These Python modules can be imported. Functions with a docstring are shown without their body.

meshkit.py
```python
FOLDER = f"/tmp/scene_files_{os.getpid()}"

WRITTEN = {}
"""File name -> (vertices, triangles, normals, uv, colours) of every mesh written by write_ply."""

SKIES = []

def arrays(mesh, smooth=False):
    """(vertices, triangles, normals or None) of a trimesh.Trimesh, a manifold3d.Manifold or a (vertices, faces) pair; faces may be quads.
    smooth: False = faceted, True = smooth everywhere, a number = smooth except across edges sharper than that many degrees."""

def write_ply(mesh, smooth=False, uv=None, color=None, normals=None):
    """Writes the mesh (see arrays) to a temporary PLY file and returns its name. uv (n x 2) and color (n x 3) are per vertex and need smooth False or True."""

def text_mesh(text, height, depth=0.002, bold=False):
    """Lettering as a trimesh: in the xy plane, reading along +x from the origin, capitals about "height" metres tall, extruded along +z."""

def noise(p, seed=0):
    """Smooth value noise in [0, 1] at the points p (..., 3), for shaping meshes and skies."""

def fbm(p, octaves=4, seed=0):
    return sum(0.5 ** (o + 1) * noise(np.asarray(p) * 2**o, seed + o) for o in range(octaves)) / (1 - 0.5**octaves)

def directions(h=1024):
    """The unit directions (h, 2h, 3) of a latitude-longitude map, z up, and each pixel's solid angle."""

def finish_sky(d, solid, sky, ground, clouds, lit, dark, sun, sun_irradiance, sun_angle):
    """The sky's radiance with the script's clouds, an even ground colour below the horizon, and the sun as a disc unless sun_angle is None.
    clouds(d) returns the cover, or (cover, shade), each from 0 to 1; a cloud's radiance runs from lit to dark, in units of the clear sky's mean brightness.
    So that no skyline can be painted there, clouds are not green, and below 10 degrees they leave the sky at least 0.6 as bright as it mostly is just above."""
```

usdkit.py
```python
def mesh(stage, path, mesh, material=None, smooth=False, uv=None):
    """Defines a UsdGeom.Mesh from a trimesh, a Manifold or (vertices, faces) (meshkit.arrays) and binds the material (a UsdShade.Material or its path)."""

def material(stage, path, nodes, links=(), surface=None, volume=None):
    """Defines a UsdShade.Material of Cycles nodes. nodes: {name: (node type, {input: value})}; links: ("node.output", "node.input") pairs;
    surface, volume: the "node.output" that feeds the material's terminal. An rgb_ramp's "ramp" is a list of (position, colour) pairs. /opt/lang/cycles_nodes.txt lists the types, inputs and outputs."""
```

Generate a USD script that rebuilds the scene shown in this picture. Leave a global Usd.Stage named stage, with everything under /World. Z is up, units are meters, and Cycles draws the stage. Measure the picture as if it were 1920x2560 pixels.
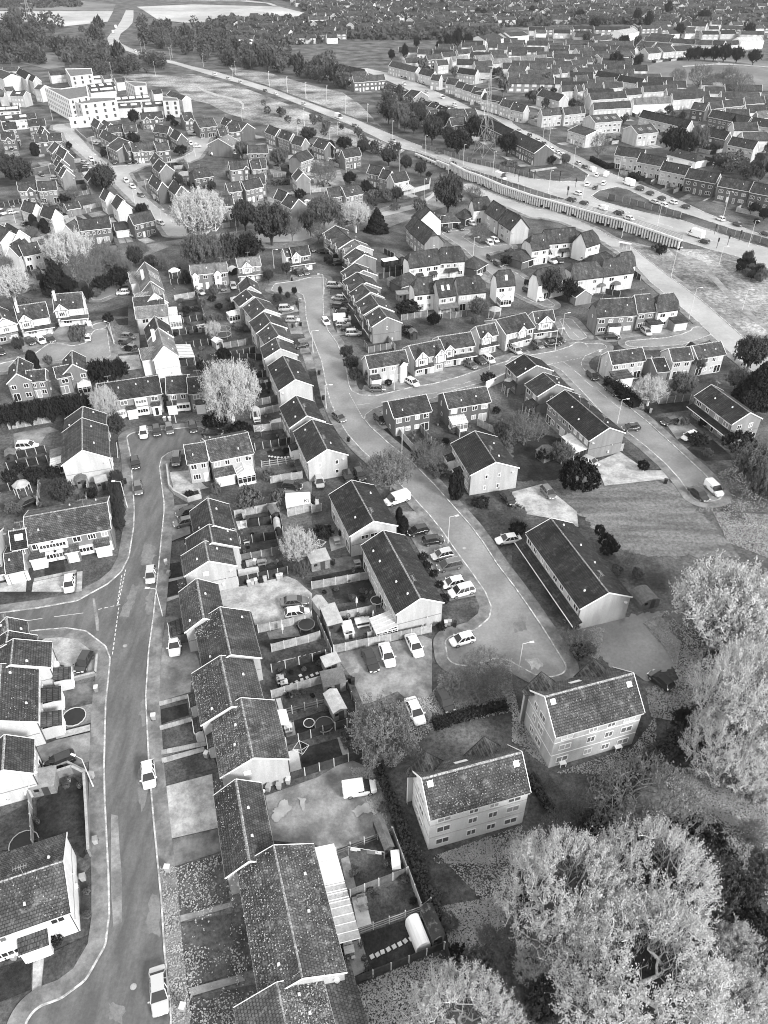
import math,random
import numpy as np
from pxr import Usd,UsdGeom,UsdLux,UsdShade,Gf,Sdf,Vt
import usdkit,meshkit,trimesh
import shapely
from shapely.geometry import Polygon,LineString,Point
from shapely.ops import unary_union
stage=Usd.Stage.CreateInMemory()
UsdGeom.SetStageUpAxis(stage,'Z');UsdGeom.SetStageMetersPerUnit(stage,1.0)
world=UsdGeom.Xform.Define(stage,'/World');stage.SetDefaultPrim(world.GetPrim())
UsdGeom.Scope.Define(stage,'/World/Looks')
# -- camera, sky, sun, exposure
FPX,PITCH,HC=1880.0,math.radians(37.9),87.0
cam=UsdGeom.Camera.Define(stage,'/World/camera')
cam.AddTranslateOp().Set(Gf.Vec3d(0,0,HC));cam.AddRotateXOp().Set(90-math.degrees(PITCH))
cam.CreateHorizontalApertureAttr(36.0);cam.CreateVerticalApertureAttr(48.0)
cam.CreateFocalLengthAttr(36.0*FPX/1920);cam.CreateClippingRangeAttr(Gf.Vec2f(1,20000))
cam.CreateExposureAttr(1.66)
SUN=np.array([0.62,-0.62,0.50]);SUN=SUN/np.linalg.norm(SUN)
SUN_EL,SUN_ROT=math.asin(SUN[2]),math.atan2(SUN[0],SUN[1])
sun=UsdLux.DistantLight.Define(stage,'/World/sun')
sun.CreateIntensityAttr(0.4);sun.CreateAngleAttr(12.0);sun.CreateNormalizeAttr(True);sun.CreateColorAttr(Gf.Vec3f(1,1,1))
_q=Gf.Rotation(Gf.Vec3d(0,0,1),Gf.Vec3d(*map(float,SUN))).GetQuat()
sun.AddOrientOp(UsdGeom.XformOp.PrecisionDouble).Set(Gf.Quatd(_q.GetReal(),_q.GetImaginary()))
skymat=usdkit.material(stage,'/World/Looks/sky_look',{'sky':('sky_texture',{'sky_type':'single_scattering','sun_disc':False,'sun_elevation':SUN_EL,'sun_rotation':SUN_ROT,'aerosol_density':2.0}),'bw':('rgb_to_bw',{}),'tc':('texture_coordinate',{}),'no':('noise_texture',{'scale':2.2,'detail':6.0,'roughness':0.55}),'rp':('rgb_ramp',{'ramp':[(0.3,(3.6,3.6,3.6)),(0.7,(5.4,5.4,5.4))]}),'mx':('mix',{'mix_type':'mix','fac':0.75}),'bg':('background_shader',{'strength':0.1})},[('sky.color','bw.color'),('tc.generated','no.vector'),('no.fac','rp.fac'),('bw.val','mx.color1'),('rp.color','mx.color2'),('mx.color','bg.color')],surface='bg.background')
dome=UsdLux.DomeLight.Define(stage,'/World/sky');dome.CreateIntensityAttr(1.0)
UsdShade.MaterialBindingAPI.Apply(dome.GetPrim()).Bind(skymat)
dome.GetPrim().SetCustomDataByKey('kind','structure')
# -- from photograph pixels to places on the ground
SP,CP=math.sin(PITCH),math.cos(PITCH)
TILES=dict(A0=(0,1920,2.592),B0=(640,1920,2.592),C0=(1280,1920,2.592),A1=(0,1280,2.592),B1=(640,1280,2.592),C1=(1280,1280,2.592),A2=(0,640,2.592),B2=(640,640,2.592),C2=(1280,640,2.592),A3=(0,0,2.592),B3=(640,0,2.592),C3=(1280,0,2.592),N1=(380,1200,4.1475),N2=(380,1600,4.1475),N3=(0,1480,4.609),N4=(780,1200,4.1475),N5=(680,1560,4.1475),N6=(380,860,4.1475),FA=(1000,1880,4.879),FB=(1280,1660,4.608),FC=(1600,820,5.184),FD=(0,1240,5.53),Q1=(0,270,5.184),Q2=(320,270,5.184),Q3=(640,270,5.184),Q4=(960,500,5.184),Q5=(320,600,5.184),Q6=(0,560,5.184),R1=(640,540,2.975),R2=(1280,540,2.975),R3=(0,150,2.975),R4=(0,1000,2.975),R5=(880,900,2.38),P1=(0,0,3.456),P2=(480,0,3.456),P3=(960,0,3.456),P4=(1440,0,3.456),P5=(1440,240,3.456),P6=(960,240,3.456),F=(0,0,1.0),O=(0,0,0.8641))
def full(t,x,y):
 ox,oy,k=TILES[t]
 return ox+x/k,oy+y/k
def unproj(px,py,z=0.0):
 xc,yc=(px-960)/FPX,(py-1280)/FPX
 d=np.array([xc,CP-yc*SP,-SP-yc*CP])
 return np.array([0,0,HC])+d*((z-HC)/d[2])
def W(t,x,y,z=0.0):
 return unproj(*full(t,x,y),z)
def proj(p):
 q=np.asarray(p,float)-[0,0,HC]
 zc=q[1]*CP-q[2]*SP;yc=-(q[1]*SP+q[2]*CP)
 return 960+FPX*q[0]/zc,1280+FPX*yc/zc
def pxm(py):return(py+183)*0.789/HC
# -- mesh building
class MB:
 """Collects quads, boxes, tubes into one mesh of flat faces (every face has its own corners)."""
 def __init__(s):s.v,s.c,s.uv=[],[],[]
 def face(s,pts,uv=None):
  s.v.append(np.asarray(pts,float));s.c.append(len(pts))
  s.uv.append(np.zeros((len(pts),2))if uv is None else np.asarray(uv,float));return s
 def box(s,c,d,rot=0.0,taper=1.0):
  x,y,z=np.asarray(d,float)/2;ca,sa=math.cos(rot),math.sin(rot)
  P=[]
  for dz,k in((-z,1.0),(z,taper)):
   for dx,dy in((-x,-y),(x,-y),(x,y),(-x,y)):
    dx,dy=dx*k,dy*k
    P.append((c[0]+dx*ca-dy*sa,c[1]+dx*sa+dy*ca,c[2]+dz))
  for f in((0,3,2,1),(4,5,6,7),(0,1,5,4),(1,2,6,5),(2,3,7,6),(3,0,4,7)):s.face([P[i]for i in f])
  return s
 def bar(s,p,q,w,h=None):
  """a square bar from p to q"""
  p,q=np.asarray(p,float),np.asarray(q,float);h=h or w
  d=q-p;d=d/(np.linalg.norm(d)+1e-9)
  a=np.cross(d,[0,0,1.0]);a=np.array([1.,0,0])if np.linalg.norm(a)<1e-4 else a/np.linalg.norm(a)
  b=np.cross(a,d)
  R=[a*sx*w/2+b*sy*h/2 for sx,sy in((-1,-1),(1,-1),(1,1),(-1,1))]
  for i in range(4):s.face([p+R[i],p+R[(i+1)%4],q+R[(i+1)%4],q+R[i]])
  s.face([p+r for r in R[::-1]]);s.face([q+r for r in R]);return s
 def tube(s,p,q,r0,r1=None,n=6):
  p,q=np.asarray(p,float),np.asarray(q,float);r1=r0 if r1 is None else r1
  d=q-p;d=d/(np.linalg.norm(d)+1e-9)
  a=np.cross(d,[0,0.0,1.0]);a=np.array([1.,0,0])if np.linalg.norm(a)<1e-4 else a/np.linalg.norm(a)
  b=np.cross(a,d);A=[2*math.pi*i/n for i in range(n)]
  R=[a*math.cos(t)+b*math.sin(t)for t in A]
  for i in range(n):j=(i+1)%n;s.face([p+R[i]*r0,q+R[i]*r1,q+R[j]*r1,p+R[j]*r0])
  if r1>0.02:s.face([q+r*r1 for r in R[::-1]])
  return s
 def prism(s,poly,z0,z1):
  n=len(poly);poly=list(poly)
  ar=sum(poly[i][0]*poly[(i+1)%n][1]-poly[(i+1)%n][0]*poly[i][1]for i in range(n))
  if ar<0:poly=poly[::-1]
  s.face([(x,y,z1)for x,y in poly])
  for i in range(n):
   (x0,y0),(x1,y1)=poly[i],poly[(i+1)%n];s.face([(x0,y0,z0),(x1,y1,z0),(x1,y1,z1),(x0,y0,z1)])
  return s
 def slab(s,top,t,uv=None):
  """a roof plane of thickness t (downwards), closed"""
  top=np.asarray(top,float);n=len(top);bot=top-[0,0,t]
  s.face(top,uv);s.face(bot[::-1])
  for i in range(n):j=(i+1)%n;s.face([bot[i],bot[j],top[j],top[i]])
  return s
 def lathe(s,prof,n=10,c=(0,0,0)):
  for(r0,z0),(r1,z1)in zip(prof[:-1],prof[1:]):
   for i in range(n):
    a,b=2*math.pi*i/n,2*math.pi*(i+1)/n
    P=[(r0*math.cos(a),r0*math.sin(a),z0),(r0*math.cos(b),r0*math.sin(b),z0),(r1*math.cos(b),r1*math.sin(b),z1),(r1*math.cos(a),r1*math.sin(a),z1)]
    if r0<1e-6:P=P[:1]+P[2:]
    elif r1<1e-6:P=P[:3]
    s.face(np.asarray(P)+np.asarray(c,float))
  return s
 def add(s,o):s.v+=o.v;s.c+=o.c;s.uv+=o.uv;return s
 def arrays(s):return(np.concatenate(s.v)if s.v else np.zeros((0,3))),np.asarray(s.c,np.int32)
used={}
def name_in(parent,name):
 k=(parent,name);n=used.get(k,0);used[k]=n+1
 return f'{parent}/{name}' if n==0 else f'{parent}/{name}_{n:03d}'
LOOK={}
def bind(prim,mat):
 UsdShade.MaterialBindingAPI.Apply(prim).Bind(LOOK[mat])
def raw_mesh(path,v,counts,idx,mat,uv=None,normals=None):
 m=UsdGeom.Mesh.Define(stage,path)
 m.CreatePointsAttr(Vt.Vec3fArray.FromNumpy(np.ascontiguousarray(v,np.float32)))
 m.CreateFaceVertexCountsAttr(Vt.IntArray.FromNumpy(np.ascontiguousarray(counts,np.int32)))
 m.CreateFaceVertexIndicesAttr(Vt.IntArray.FromNumpy(np.ascontiguousarray(idx,np.int32)))
 m.CreateSubdivisionSchemeAttr('none')
 if normals is not None:
  m.CreateNormalsAttr(Vt.Vec3fArray.FromNumpy(np.ascontiguousarray(normals,np.float32)));m.SetNormalsInterpolation('vertex')
 if uv is not None:
  UsdGeom.PrimvarsAPI(m).CreatePrimvar('st',Sdf.ValueTypeNames.TexCoord2fArray,'vertex').Set(Vt.Vec2fArray.FromNumpy(np.ascontiguousarray(uv,np.float32)))
 bind(m.GetPrim(),mat)
 return m
def part(parent,name,mb,mat,label=None,uv=False,kind=None,smooth=None):
 path=name_in(parent,name)
 if isinstance(mb,MB):
  if not mb.v:return None
  v,c=mb.arrays()
  if smooth is not None:
   f=[];o=0
   for n in c:
    for k in range(1,n-1):f.append((o,o+k,o+k+1))
    o+=n
   t=trimesh.Trimesh(v,np.array(f),process=False);t.merge_vertices(digits_vertex=5)
   vv,ff,nn=meshkit.arrays((t.vertices,t.faces),smooth)
   m=raw_mesh(path,vv,np.full(len(ff),3),ff.ravel(),mat,None,nn)
  else:
   m=raw_mesh(path,v,c,np.arange(len(v)),mat,np.concatenate(mb.uv)if uv else None)
 else:
  v,f=mb;m=raw_mesh(path,v,np.full(len(f),f.shape[1]),f.ravel(),mat)
 if label:m.GetPrim().SetCustomDataByKey('label',label)
 if kind:m.GetPrim().SetCustomDataByKey('kind',kind)
 return path
THINGS=[]
def thing(name,label,cat,loc=(0,0,0),rot=0.0,group=None,kind=None,ref=None,scale=None):
 path=name_in('/World',name)
 x=UsdGeom.Xform.Define(stage,path)
 x.AddTranslateOp().Set(Gf.Vec3d(*map(float,loc)))
 if rot:x.AddRotateZOp().Set(math.degrees(rot))
 if scale is not None:x.AddScaleOp().Set(Gf.Vec3f(*map(float,scale)))
 if ref:
  x.GetPrim().GetReferences().AddInternalReference(ref);x.GetPrim().SetInstanceable(True)
 THINGS.append(dict(path=path,label=label,cat=cat,group=group,kind=kind,px=proj(loc)))
 return path
def setting(name,mb,mat,uv=False,kind='structure',label=None):
 p=part('/World',name,mb,mat,uv=uv)
 if p is None:return None
 stage.GetPrimAtPath(p).SetCustomDataByKey('kind',kind)
 if label:stage.GetPrimAtPath(p).SetCustomDataByKey('label',label)
 return p
def proto(name):
 path=f'/World/{name}';stage.CreateClassPrim(path);return path
 # -- materials
def look(name,a,b=None,scale=1.0,rough=0.85,spec=0.3,bump=0.0,bscale=None,fine=None,coord='geo',metal=0.0,coat=0.0,detail=4.0,lo=0.35,hi=0.65,ran=0.0,dist=0.05,stretch=None):
 """grey-scale surface: two tones mixed by noise over the place, optional fine grain, per-object tone, bump"""
 b=a if b is None else b
 nodes={'g':('geometry',{}),'n1':('noise_texture',{'scale':scale,'detail':detail,'roughness':0.6}),'r':('rgb_ramp',{'ramp':[(lo,(a,a,a)),(hi,(b,b,b))]}),'p':('principled_bsdf',{'roughness':rough,'specular_ior_level':spec,'metallic':metal,'coat_weight':coat,'coat_roughness':0.08})}
 links=[('g.position','n1.vector'),('n1.fac','r.fac')]
 if stretch:nodes['mp']=('mapping',{'scale':stretch});links[0]=('mp.vector','n1.vector');links.append(('g.position','mp.vector'))
 out='r.color'
 if fine:
  fs,fa=fine
  nodes['n2']=('noise_texture',{'scale':fs,'detail':5.0,'roughness':0.8})
  nodes['r2']=('rgb_ramp',{'ramp':[(0.33,(1-fa,)*3),(0.67,(1+fa,)*3)]})
  nodes['m']=('mix',{'mix_type':'multiply','fac':1.0})
  links+=[('g.position','n2.vector'),('n2.fac','r2.fac'),(out,'m.color1'),('r2.color','m.color2')];out='m.color'
 if ran:
  nodes['oi']=('object_info',{});nodes['r3']=('rgb_ramp',{'ramp':[(0.0,(1-ran,)*3),(1.0,(1+ran,)*3)]});nodes['m3']=('mix',{'mix_type':'multiply','fac':1.0})
  links+=[('oi.random','r3.fac'),(out,'m3.color1'),('r3.color','m3.color2')];out='m3.color'
 links.append((out,'p.base_color'))
 if bump:
  nodes['nb']=('noise_texture',{'scale':bscale or scale*6,'detail':3.0});nodes['b']=('bump',{'strength':bump,'distance':dist})
  links+=[('g.position','nb.vector'),('nb.fac','b.height'),('b.normal','p.normal')]
 LOOK[name]=usdkit.material(stage,f'/World/Looks/{name}',nodes,links,surface='p.BSDF')
def roof_look(name,a,b,pale=0.3,amount=0.5,mort=0.36):
 """tiled roof: rows and columns of tiles from the mesh's own metres, each tile a little different, lichen and wear"""
 nodes={'uv':('attribute',{'attribute':'st'}),'g':('geometry',{}),'oi':('object_info',{}),'br':('brick_texture',{'offset':0.5,'scale':1.0,'brick_width':0.33,'row_height':0.34,'mortar_size':0.04,'mortar_smooth':0.3,'color1':(1.0,)*3,'color2':(0.68,)*3,'mortar':(mort,)*3}),'n1':('noise_texture',{'scale':0.35,'detail':5.0,'roughness':0.65}),'r1':('rgb_ramp',{'ramp':[(0.35,(a,)*3),(0.68,(b,)*3)]}),'n2':('noise_texture',{'scale':1.1,'detail':6.0,'roughness':0.7}),'r2':('rgb_ramp',{'ramp':[(0.54,(0.0,)*3),(0.75,(amount,)*3)]}),'n4':('noise_texture',{'scale':9.0,'detail':3.0,'roughness':0.8}),'r4':('rgb_ramp',{'ramp':[(0.3,(0.72,)*3),(0.7,(1.28,)*3)]}),'m':('mix',{'mix_type':'multiply','fac':1.0}),'m2':('mix',{'mix_type':'mix','color2':(pale,)*3}),'m5':('mix',{'mix_type':'multiply','fac':1.0}),'mp':('mapping',{'scale':(1.3,0.16,1)}),'n6':('noise_texture',{'scale':1.0,'detail':5.0,'roughness':0.65}),'r6':('rgb_ramp',{'ramp':[(0.3,(0.66,)*3),(0.68,(1.3,)*3)]}),'m6':('mix',{'mix_type':'multiply','fac':1.0}),'r3':('rgb_ramp',{'ramp':[(0.0,(0.8,)*3),(1.0,(1.25,)*3)]}),'m3':('mix',{'mix_type':'multiply','fac':1.0}),'b':('bump',{'strength':0.7,'distance':0.05}),'p':('principled_bsdf',{'roughness':0.88,'specular_ior_level':0.2})}
 LOOK[name]=usdkit.material(stage,f'/World/Looks/{name}',nodes,[('uv.vector','br.vector'),('g.position','n1.vector'),('n1.fac','r1.fac'),('r1.color','m.color1'),('br.color','m.color2'),('g.position','n2.vector'),('n2.fac','r2.fac'),('r2.color','m2.fac'),('m.color','m2.color1'),('g.position','n4.vector'),('n4.fac','r4.fac'),('m2.color','m5.color1'),('r4.color','m5.color2'),('uv.vector','mp.vector'),('mp.vector','n6.vector'),('n6.fac','r6.fac'),('m5.color','m6.color1'),('r6.color','m6.color2'),('oi.random','r3.fac'),('m6.color','m3.color1'),('r3.color','m3.color2'),('m3.color','p.base_color'),('br.color','b.height'),('b.normal','p.normal')],surface='p.BSDF')
def leaf_look(name,a,b,trans=0.35,rough=0.7):
 nodes={'g':('geometry',{}),'n':('noise_texture',{'scale':0.45,'detail':3.0}),'ad':('math',{'math_type':'add','value2':0.0}),'hf':('math',{'math_type':'multiply','value2':0.5}),'r':('rgb_ramp',{'ramp':[(0.25,(a,)*3),(0.75,(b,)*3)]}),'d':('principled_bsdf',{'roughness':rough,'specular_ior_level':0.25}),'t':('translucent_bsdf',{}),'mx':('mix_closure',{'fac':trans})}
 LOOK[name]=usdkit.material(stage,f'/World/Looks/{name}',nodes,[('g.random_per_island','ad.value1'),('g.position','n.vector'),('n.fac','ad.value2'),('ad.value','hf.value1'),('hf.value','r.fac'),('r.color','d.base_color'),('r.color','t.color'),('d.BSDF','mx.closure1'),('t.BSDF','mx.closure2')],surface='mx.closure')
def glass_look(name,a,b,rough=0.06):
 nodes={'oi':('object_info',{}),'r':('rgb_ramp',{'ramp':[(0.0,(a,)*3),(0.55,(a*1.5,)*3),(0.75,(b*0.5,)*3),(1.0,(b,)*3)]}),'p':('principled_bsdf',{'roughness':rough,'specular_ior_level':0.6})}
 LOOK[name]=usdkit.material(stage,f'/World/Looks/{name}',nodes,[('oi.random','r.fac'),('r.color','p.base_color')],surface='p.BSDF')
 # ground
look('earth',0.022,0.13,0.09,fine=(1.7,0.65),detail=6,bump=0.6,bscale=3)
look('lawn',0.035,0.09,0.3,fine=(2.6,0.6),bump=0.6,bscale=9)
look('lawn_dark',0.011,0.035,0.4,fine=(2.6,0.6),bump=0.6,bscale=9)
look('mown',0.075,0.18,0.5,fine=(1.5,0.5),bump=0.4,bscale=8,detail=6,lo=0.33,hi=0.68,stretch=(0.13,0.8,1))
look('lawn_pale',0.09,0.22,0.14,fine=(1.6,0.45),bump=0.4,bscale=8,detail=7)
look('rough_grass',0.05,0.36,0.05,fine=(0.8,0.65),detail=8,bump=0.6,bscale=2)
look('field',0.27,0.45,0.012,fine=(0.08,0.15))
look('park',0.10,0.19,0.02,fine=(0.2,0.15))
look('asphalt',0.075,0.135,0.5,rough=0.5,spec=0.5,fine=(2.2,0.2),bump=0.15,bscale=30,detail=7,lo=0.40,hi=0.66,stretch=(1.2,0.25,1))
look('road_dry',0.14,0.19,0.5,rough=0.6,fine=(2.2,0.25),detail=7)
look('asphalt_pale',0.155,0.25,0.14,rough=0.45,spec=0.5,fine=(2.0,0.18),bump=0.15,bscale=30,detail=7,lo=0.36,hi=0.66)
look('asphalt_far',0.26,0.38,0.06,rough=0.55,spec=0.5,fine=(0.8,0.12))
look('pavement',0.11,0.22,0.4,rough=0.6,spec=0.4,fine=(2.5,0.25),detail=7,lo=0.40,hi=0.62)
look('pavement_dark',0.05,0.08,0.5,rough=0.7,spec=0.4,fine=(2.5,0.15))
look('kerb',0.26,0.56,0.9,fine=(5,0.35),lo=.4,hi=.6)
look('drive',0.14,0.28,0.3,rough=0.6,fine=(2.5,0.22),detail=7,lo=0.4,hi=0.62)
look('drive_dark',0.06,0.17,0.35,rough=0.6,fine=(2.5,0.22),detail=7,lo=0.4,hi=0.62)
look('concrete',0.24,0.44,0.45,fine=(2.6,0.24),detail=7,lo=0.38,hi=0.62)
look('puddle',0.27,0.36,1.0,rough=0.12,spec=0.6)
look('slab',0.26,0.38,1.5,fine=(8,0.15),ran=0.18)
look('slab_pale',0.5,0.62,1.5,fine=(8,0.1),ran=0.1)
look('paint',0.4,0.75,1.5,fine=(4,0.3))
look('soil',0.03,0.07,0.6,fine=(5,0.4))
# buildings
look('brick_dark',0.085,0.12,0.5,fine=(9,0.25),ran=0.15,stretch=(1.6,1.6,0.25),lo=0.3,hi=0.68)
look('brick',0.15,0.22,0.5,fine=(9,0.22),ran=0.15,stretch=(1.6,1.6,0.25),lo=0.3,hi=0.68)
look('brick_grey',0.24,0.32,0.5,fine=(7,0.2),stretch=(1.6,1.6,0.25),lo=0.3,hi=0.68)
look('brick_light',0.32,0.47,0.45,fine=(7,0.18),ran=0.08,stretch=(1.6,1.6,0.25),lo=0.3,hi=0.68)
look('brick_pale',0.42,0.56,0.4,fine=(7,0.14),stretch=(1.6,1.6,0.25),lo=0.3,hi=0.68)
look('render',0.62,0.76,0.4,fine=(5,0.08),ran=0.05,stretch=(1.6,1.6,0.25),lo=0.3,hi=0.68)
look('stone',0.40,0.52,0.6,fine=(6,0.25))
look('white',0.78,0.82,1.0,rough=0.5)
look('white_old',0.48,0.70,1.2,rough=0.6,fine=(5,0.15))
look('dark_trim',0.02,0.03,1.0,rough=0.5)
look('timber_dark',0.045,0.06,2.0,rough=0.7)
look('plastic_roof',0.55,0.75,0.6,rough=0.45,fine=(5,0.1))
look('felt',0.10,0.16,1.2,fine=(6,0.3))
look('felt_pale',0.30,0.42,1.0,fine=(6,0.2))
look('ridge',0.14,0.45,4.0,fine=(12,0.35),lo=0.4,hi=0.65)
look('metal',0.45,0.55,2.0,rough=0.45,metal=0.6)
look('metal_dark',0.05,0.07,2.0,rough=0.45)
look('lamp_grey',0.55,0.65,2.0,rough=0.5)
look('black',0.018,0.022,1.0,rough=0.4)
look('grey_plastic',0.30,0.34,1.0,rough=0.5,ran=0.3)
look('solar',0.05,0.06,1.0,rough=0.15,spec=0.6)
look('skylight',0.55,0.7,1.0,rough=0.15,spec=0.6)
roof_look('roof_dark',0.026,0.056,0.2,0.35)
roof_look('roof',0.045,0.095,0.26,0.4)
roof_look('roof_moss',0.055,0.14,0.36,0.55)
roof_look('roof_pale',0.14,0.26,0.4,0.4)
roof_look('roof_white',0.38,0.5,0.6,0.3)
look('lead',0.09,0.13,0.8,fine=(5,0.2))
glass_look('glass',0.02,0.55)
glass_look('glass_pale',0.10,0.65)
glass_look('glass_dark',0.012,0.03)
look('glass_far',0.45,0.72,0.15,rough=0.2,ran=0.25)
look('glass_roof',0.42,0.55,0.8,rough=0.12,spec=0.7)
# fences and garden things
look('fence_pale',0.22,0.36,1.2,fine=(14,0.3),ran=0.2)
look('fence_mid',0.11,0.18,1.2,fine=(14,0.3),ran=0.25)
look('fence_dark',0.02,0.045,1.2,fine=(14,0.3),ran=0.3)
look('post',0.42,0.55,2.0,fine=(9,0.15))
look('wood',0.16,0.26,1.5,fine=(10,0.3),ran=0.2)
look('bark',0.10,0.20,2.0,fine=(8,0.4),bump=0.5,bscale=14)
look('bark_pale',0.5,0.8,1.5,fine=(6,0.3))
look('bark_dark',0.04,0.07,2.0,fine=(8,0.4))
leaf_look('leaf_pale',0.46,0.97,0.25)
leaf_look('leaf_far',0.08,0.25)
leaf_look('leaf_thin',0.17,0.5)
leaf_look('leaf_mid',0.14,0.42)
leaf_look('leaf_dull',0.07,0.22)
leaf_look('leaf_dark',0.022,0.075,0.2)
leaf_look('leaf_black',0.010,0.035,0.15)
leaf_look('litter',0.35,1.0,0.1)
# cars
def paint(name,c,metal=0.0,rough=0.3):
 LOOK[name]=usdkit.material(stage,f'/World/Looks/{name}',{'p':('principled_bsdf',{'base_color':(c,c,c),'metallic':metal,'roughness':rough,'coat_weight':0.8,'coat_roughness':0.04})},surface='p.BSDF')
paint('paint_white',0.80);paint('paint_silver',0.55,0.5,0.35);paint('paint_grey',0.16,0.5,0.35);paint('paint_dark',0.035,0.3,0.3);paint('paint_black',0.012,0.0,0.25)
look('tyre',0.02,0.03,3.0,rough=0.8)
look('rim',0.4,0.5,3.0,rough=0.35,metal=0.7)
look('car_glass',0.018,0.022,1.0,rough=0.04,spec=0.7)
look('headlight',0.6,0.7,1.0,rough=0.1,spec=0.7)
look('tail_light',0.08,0.1,1.0,rough=0.2)
LOOK['haze']=usdkit.material(stage,'/World/Looks/haze',{'v':('principled_volume',{'color':(0.95,0.95,0.95),'density':0.00004,'anisotropy':0.2})},volume='v.volume')
# -- the setting: ground, roads, pavements, fields
def pts(spec,z=0.0):
 """'T x,y x,y U x,y ...' -> ground points"""
 out,t=[],None
 for w in spec.split():
  if ',' in w:
   x,y=w.split(',');out.append(tuple(W(t,float(x),float(y),z)[:2]))
  else:t=w
 return out
def poly(spec):return Polygon(pts(spec)).buffer(0)
def flat(mb,g,z,skirt=0.0):
 for p in getattr(g,'geoms',[g]):
  if p.is_empty or p.area<0.05 or p.geom_type!='Polygon':continue
  p=p.simplify(0.02)
  v,f=trimesh.creation.triangulate_polygon(p,engine='earcut')
  for a,b,c in f:
   P=[v[a],v[b],v[c]]
   if(P[1][0]-P[0][0])*(P[2][1]-P[0][1])-(P[1][1]-P[0][1])*(P[2][0]-P[0][0])<0:P=P[::-1]
   mb.face([(q[0],q[1],z)for q in P])
  if skirt:
   for ring in[p.exterior,*p.interiors]:
    C=list(ring.coords)
    for(x0,y0),(x1,y1)in zip(C[:-1],C[1:]):mb.face([(x0,y0,z-skirt),(x1,y1,z-skirt),(x1,y1,z),(x0,y0,z)])
 return mb
g=MB();R=9000.0
ring=[(-R,-R),(R,-R),(R,R),(-R,R)]
g.face([(x,y,0.0)for x,y in ring]);setting('ground',g,'earth')
road_a=poly('A0 1120,1800 1105,1640 1060,1180 1040,850 1025,700 990,330 975,150 962,0 A1 940,1200 960,900 990,680 1020,400 1060,0 A2 1060,1600 1040,1450 1030,1370 1045,1310 1090,1275 1190,1255 1330,1200 1320,1105 820,1150 850,1300 860,1440 875,1640 A1 870,100 840,290 790,390 700,470 500,580 250,625 -160,680 -160,815 250,765 430,750 560,770 690,870 720,950 690,1250 680,1650 A0 685,200 700,480 710,700 715,950 690,1150 560,1380 400,1500 150,1590 -100,1650 -100,1800')
road_b=poly('R1 525,460 495,600 500,740 530,850 B2 520,560 560,650 585,750 600,840 620,880 680,905 790,905 900,880 1000,855 1150,830 1300,790 1480,730 1640,680 C2 0,655 150,640 280,618 370,590 400,575 560,568 700,560 800,548 1000,532 1100,510 1160,485 1205,430 1290,510 1100,575 900,590 700,592 560,610 470,650 445,690 450,720 500,780 620,880 780,1000 880,1080 1000,1190 1100,1280 1250,1420 1370,1570 1290,1590 1190,1590 1090,1450 1000,1350 870,1235 760,1150 640,1080 560,990 420,840 320,740 240,700 100,735 -60,760 B2 1480,815 1280,870 1140,925 1000,950 850,960 760,990 705,1030 700,1060 740,1110 850,1210 1000,1330 1150,1480 1300,1650 B1 1380,80 1470,200 1560,340 1659,470 C1 100,610 200,760 300,920 370,1035 250,1070 B1 1800,1050 1640,960 1560,945 1380,1000 1250,980 1225,820 1420,770 1515,690 1530,620 1490,520 1400,390 1290,240 1200,110 1110,0 B2 1090,1640 1000,1540 850,1400 690,1260 600,1160 530,1050 480,930 455,820 430,690 R1 440,950 400,860 375,750 370,650 355,590 300,560 240,570 110,560 140,505 300,485 400,457')
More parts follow.
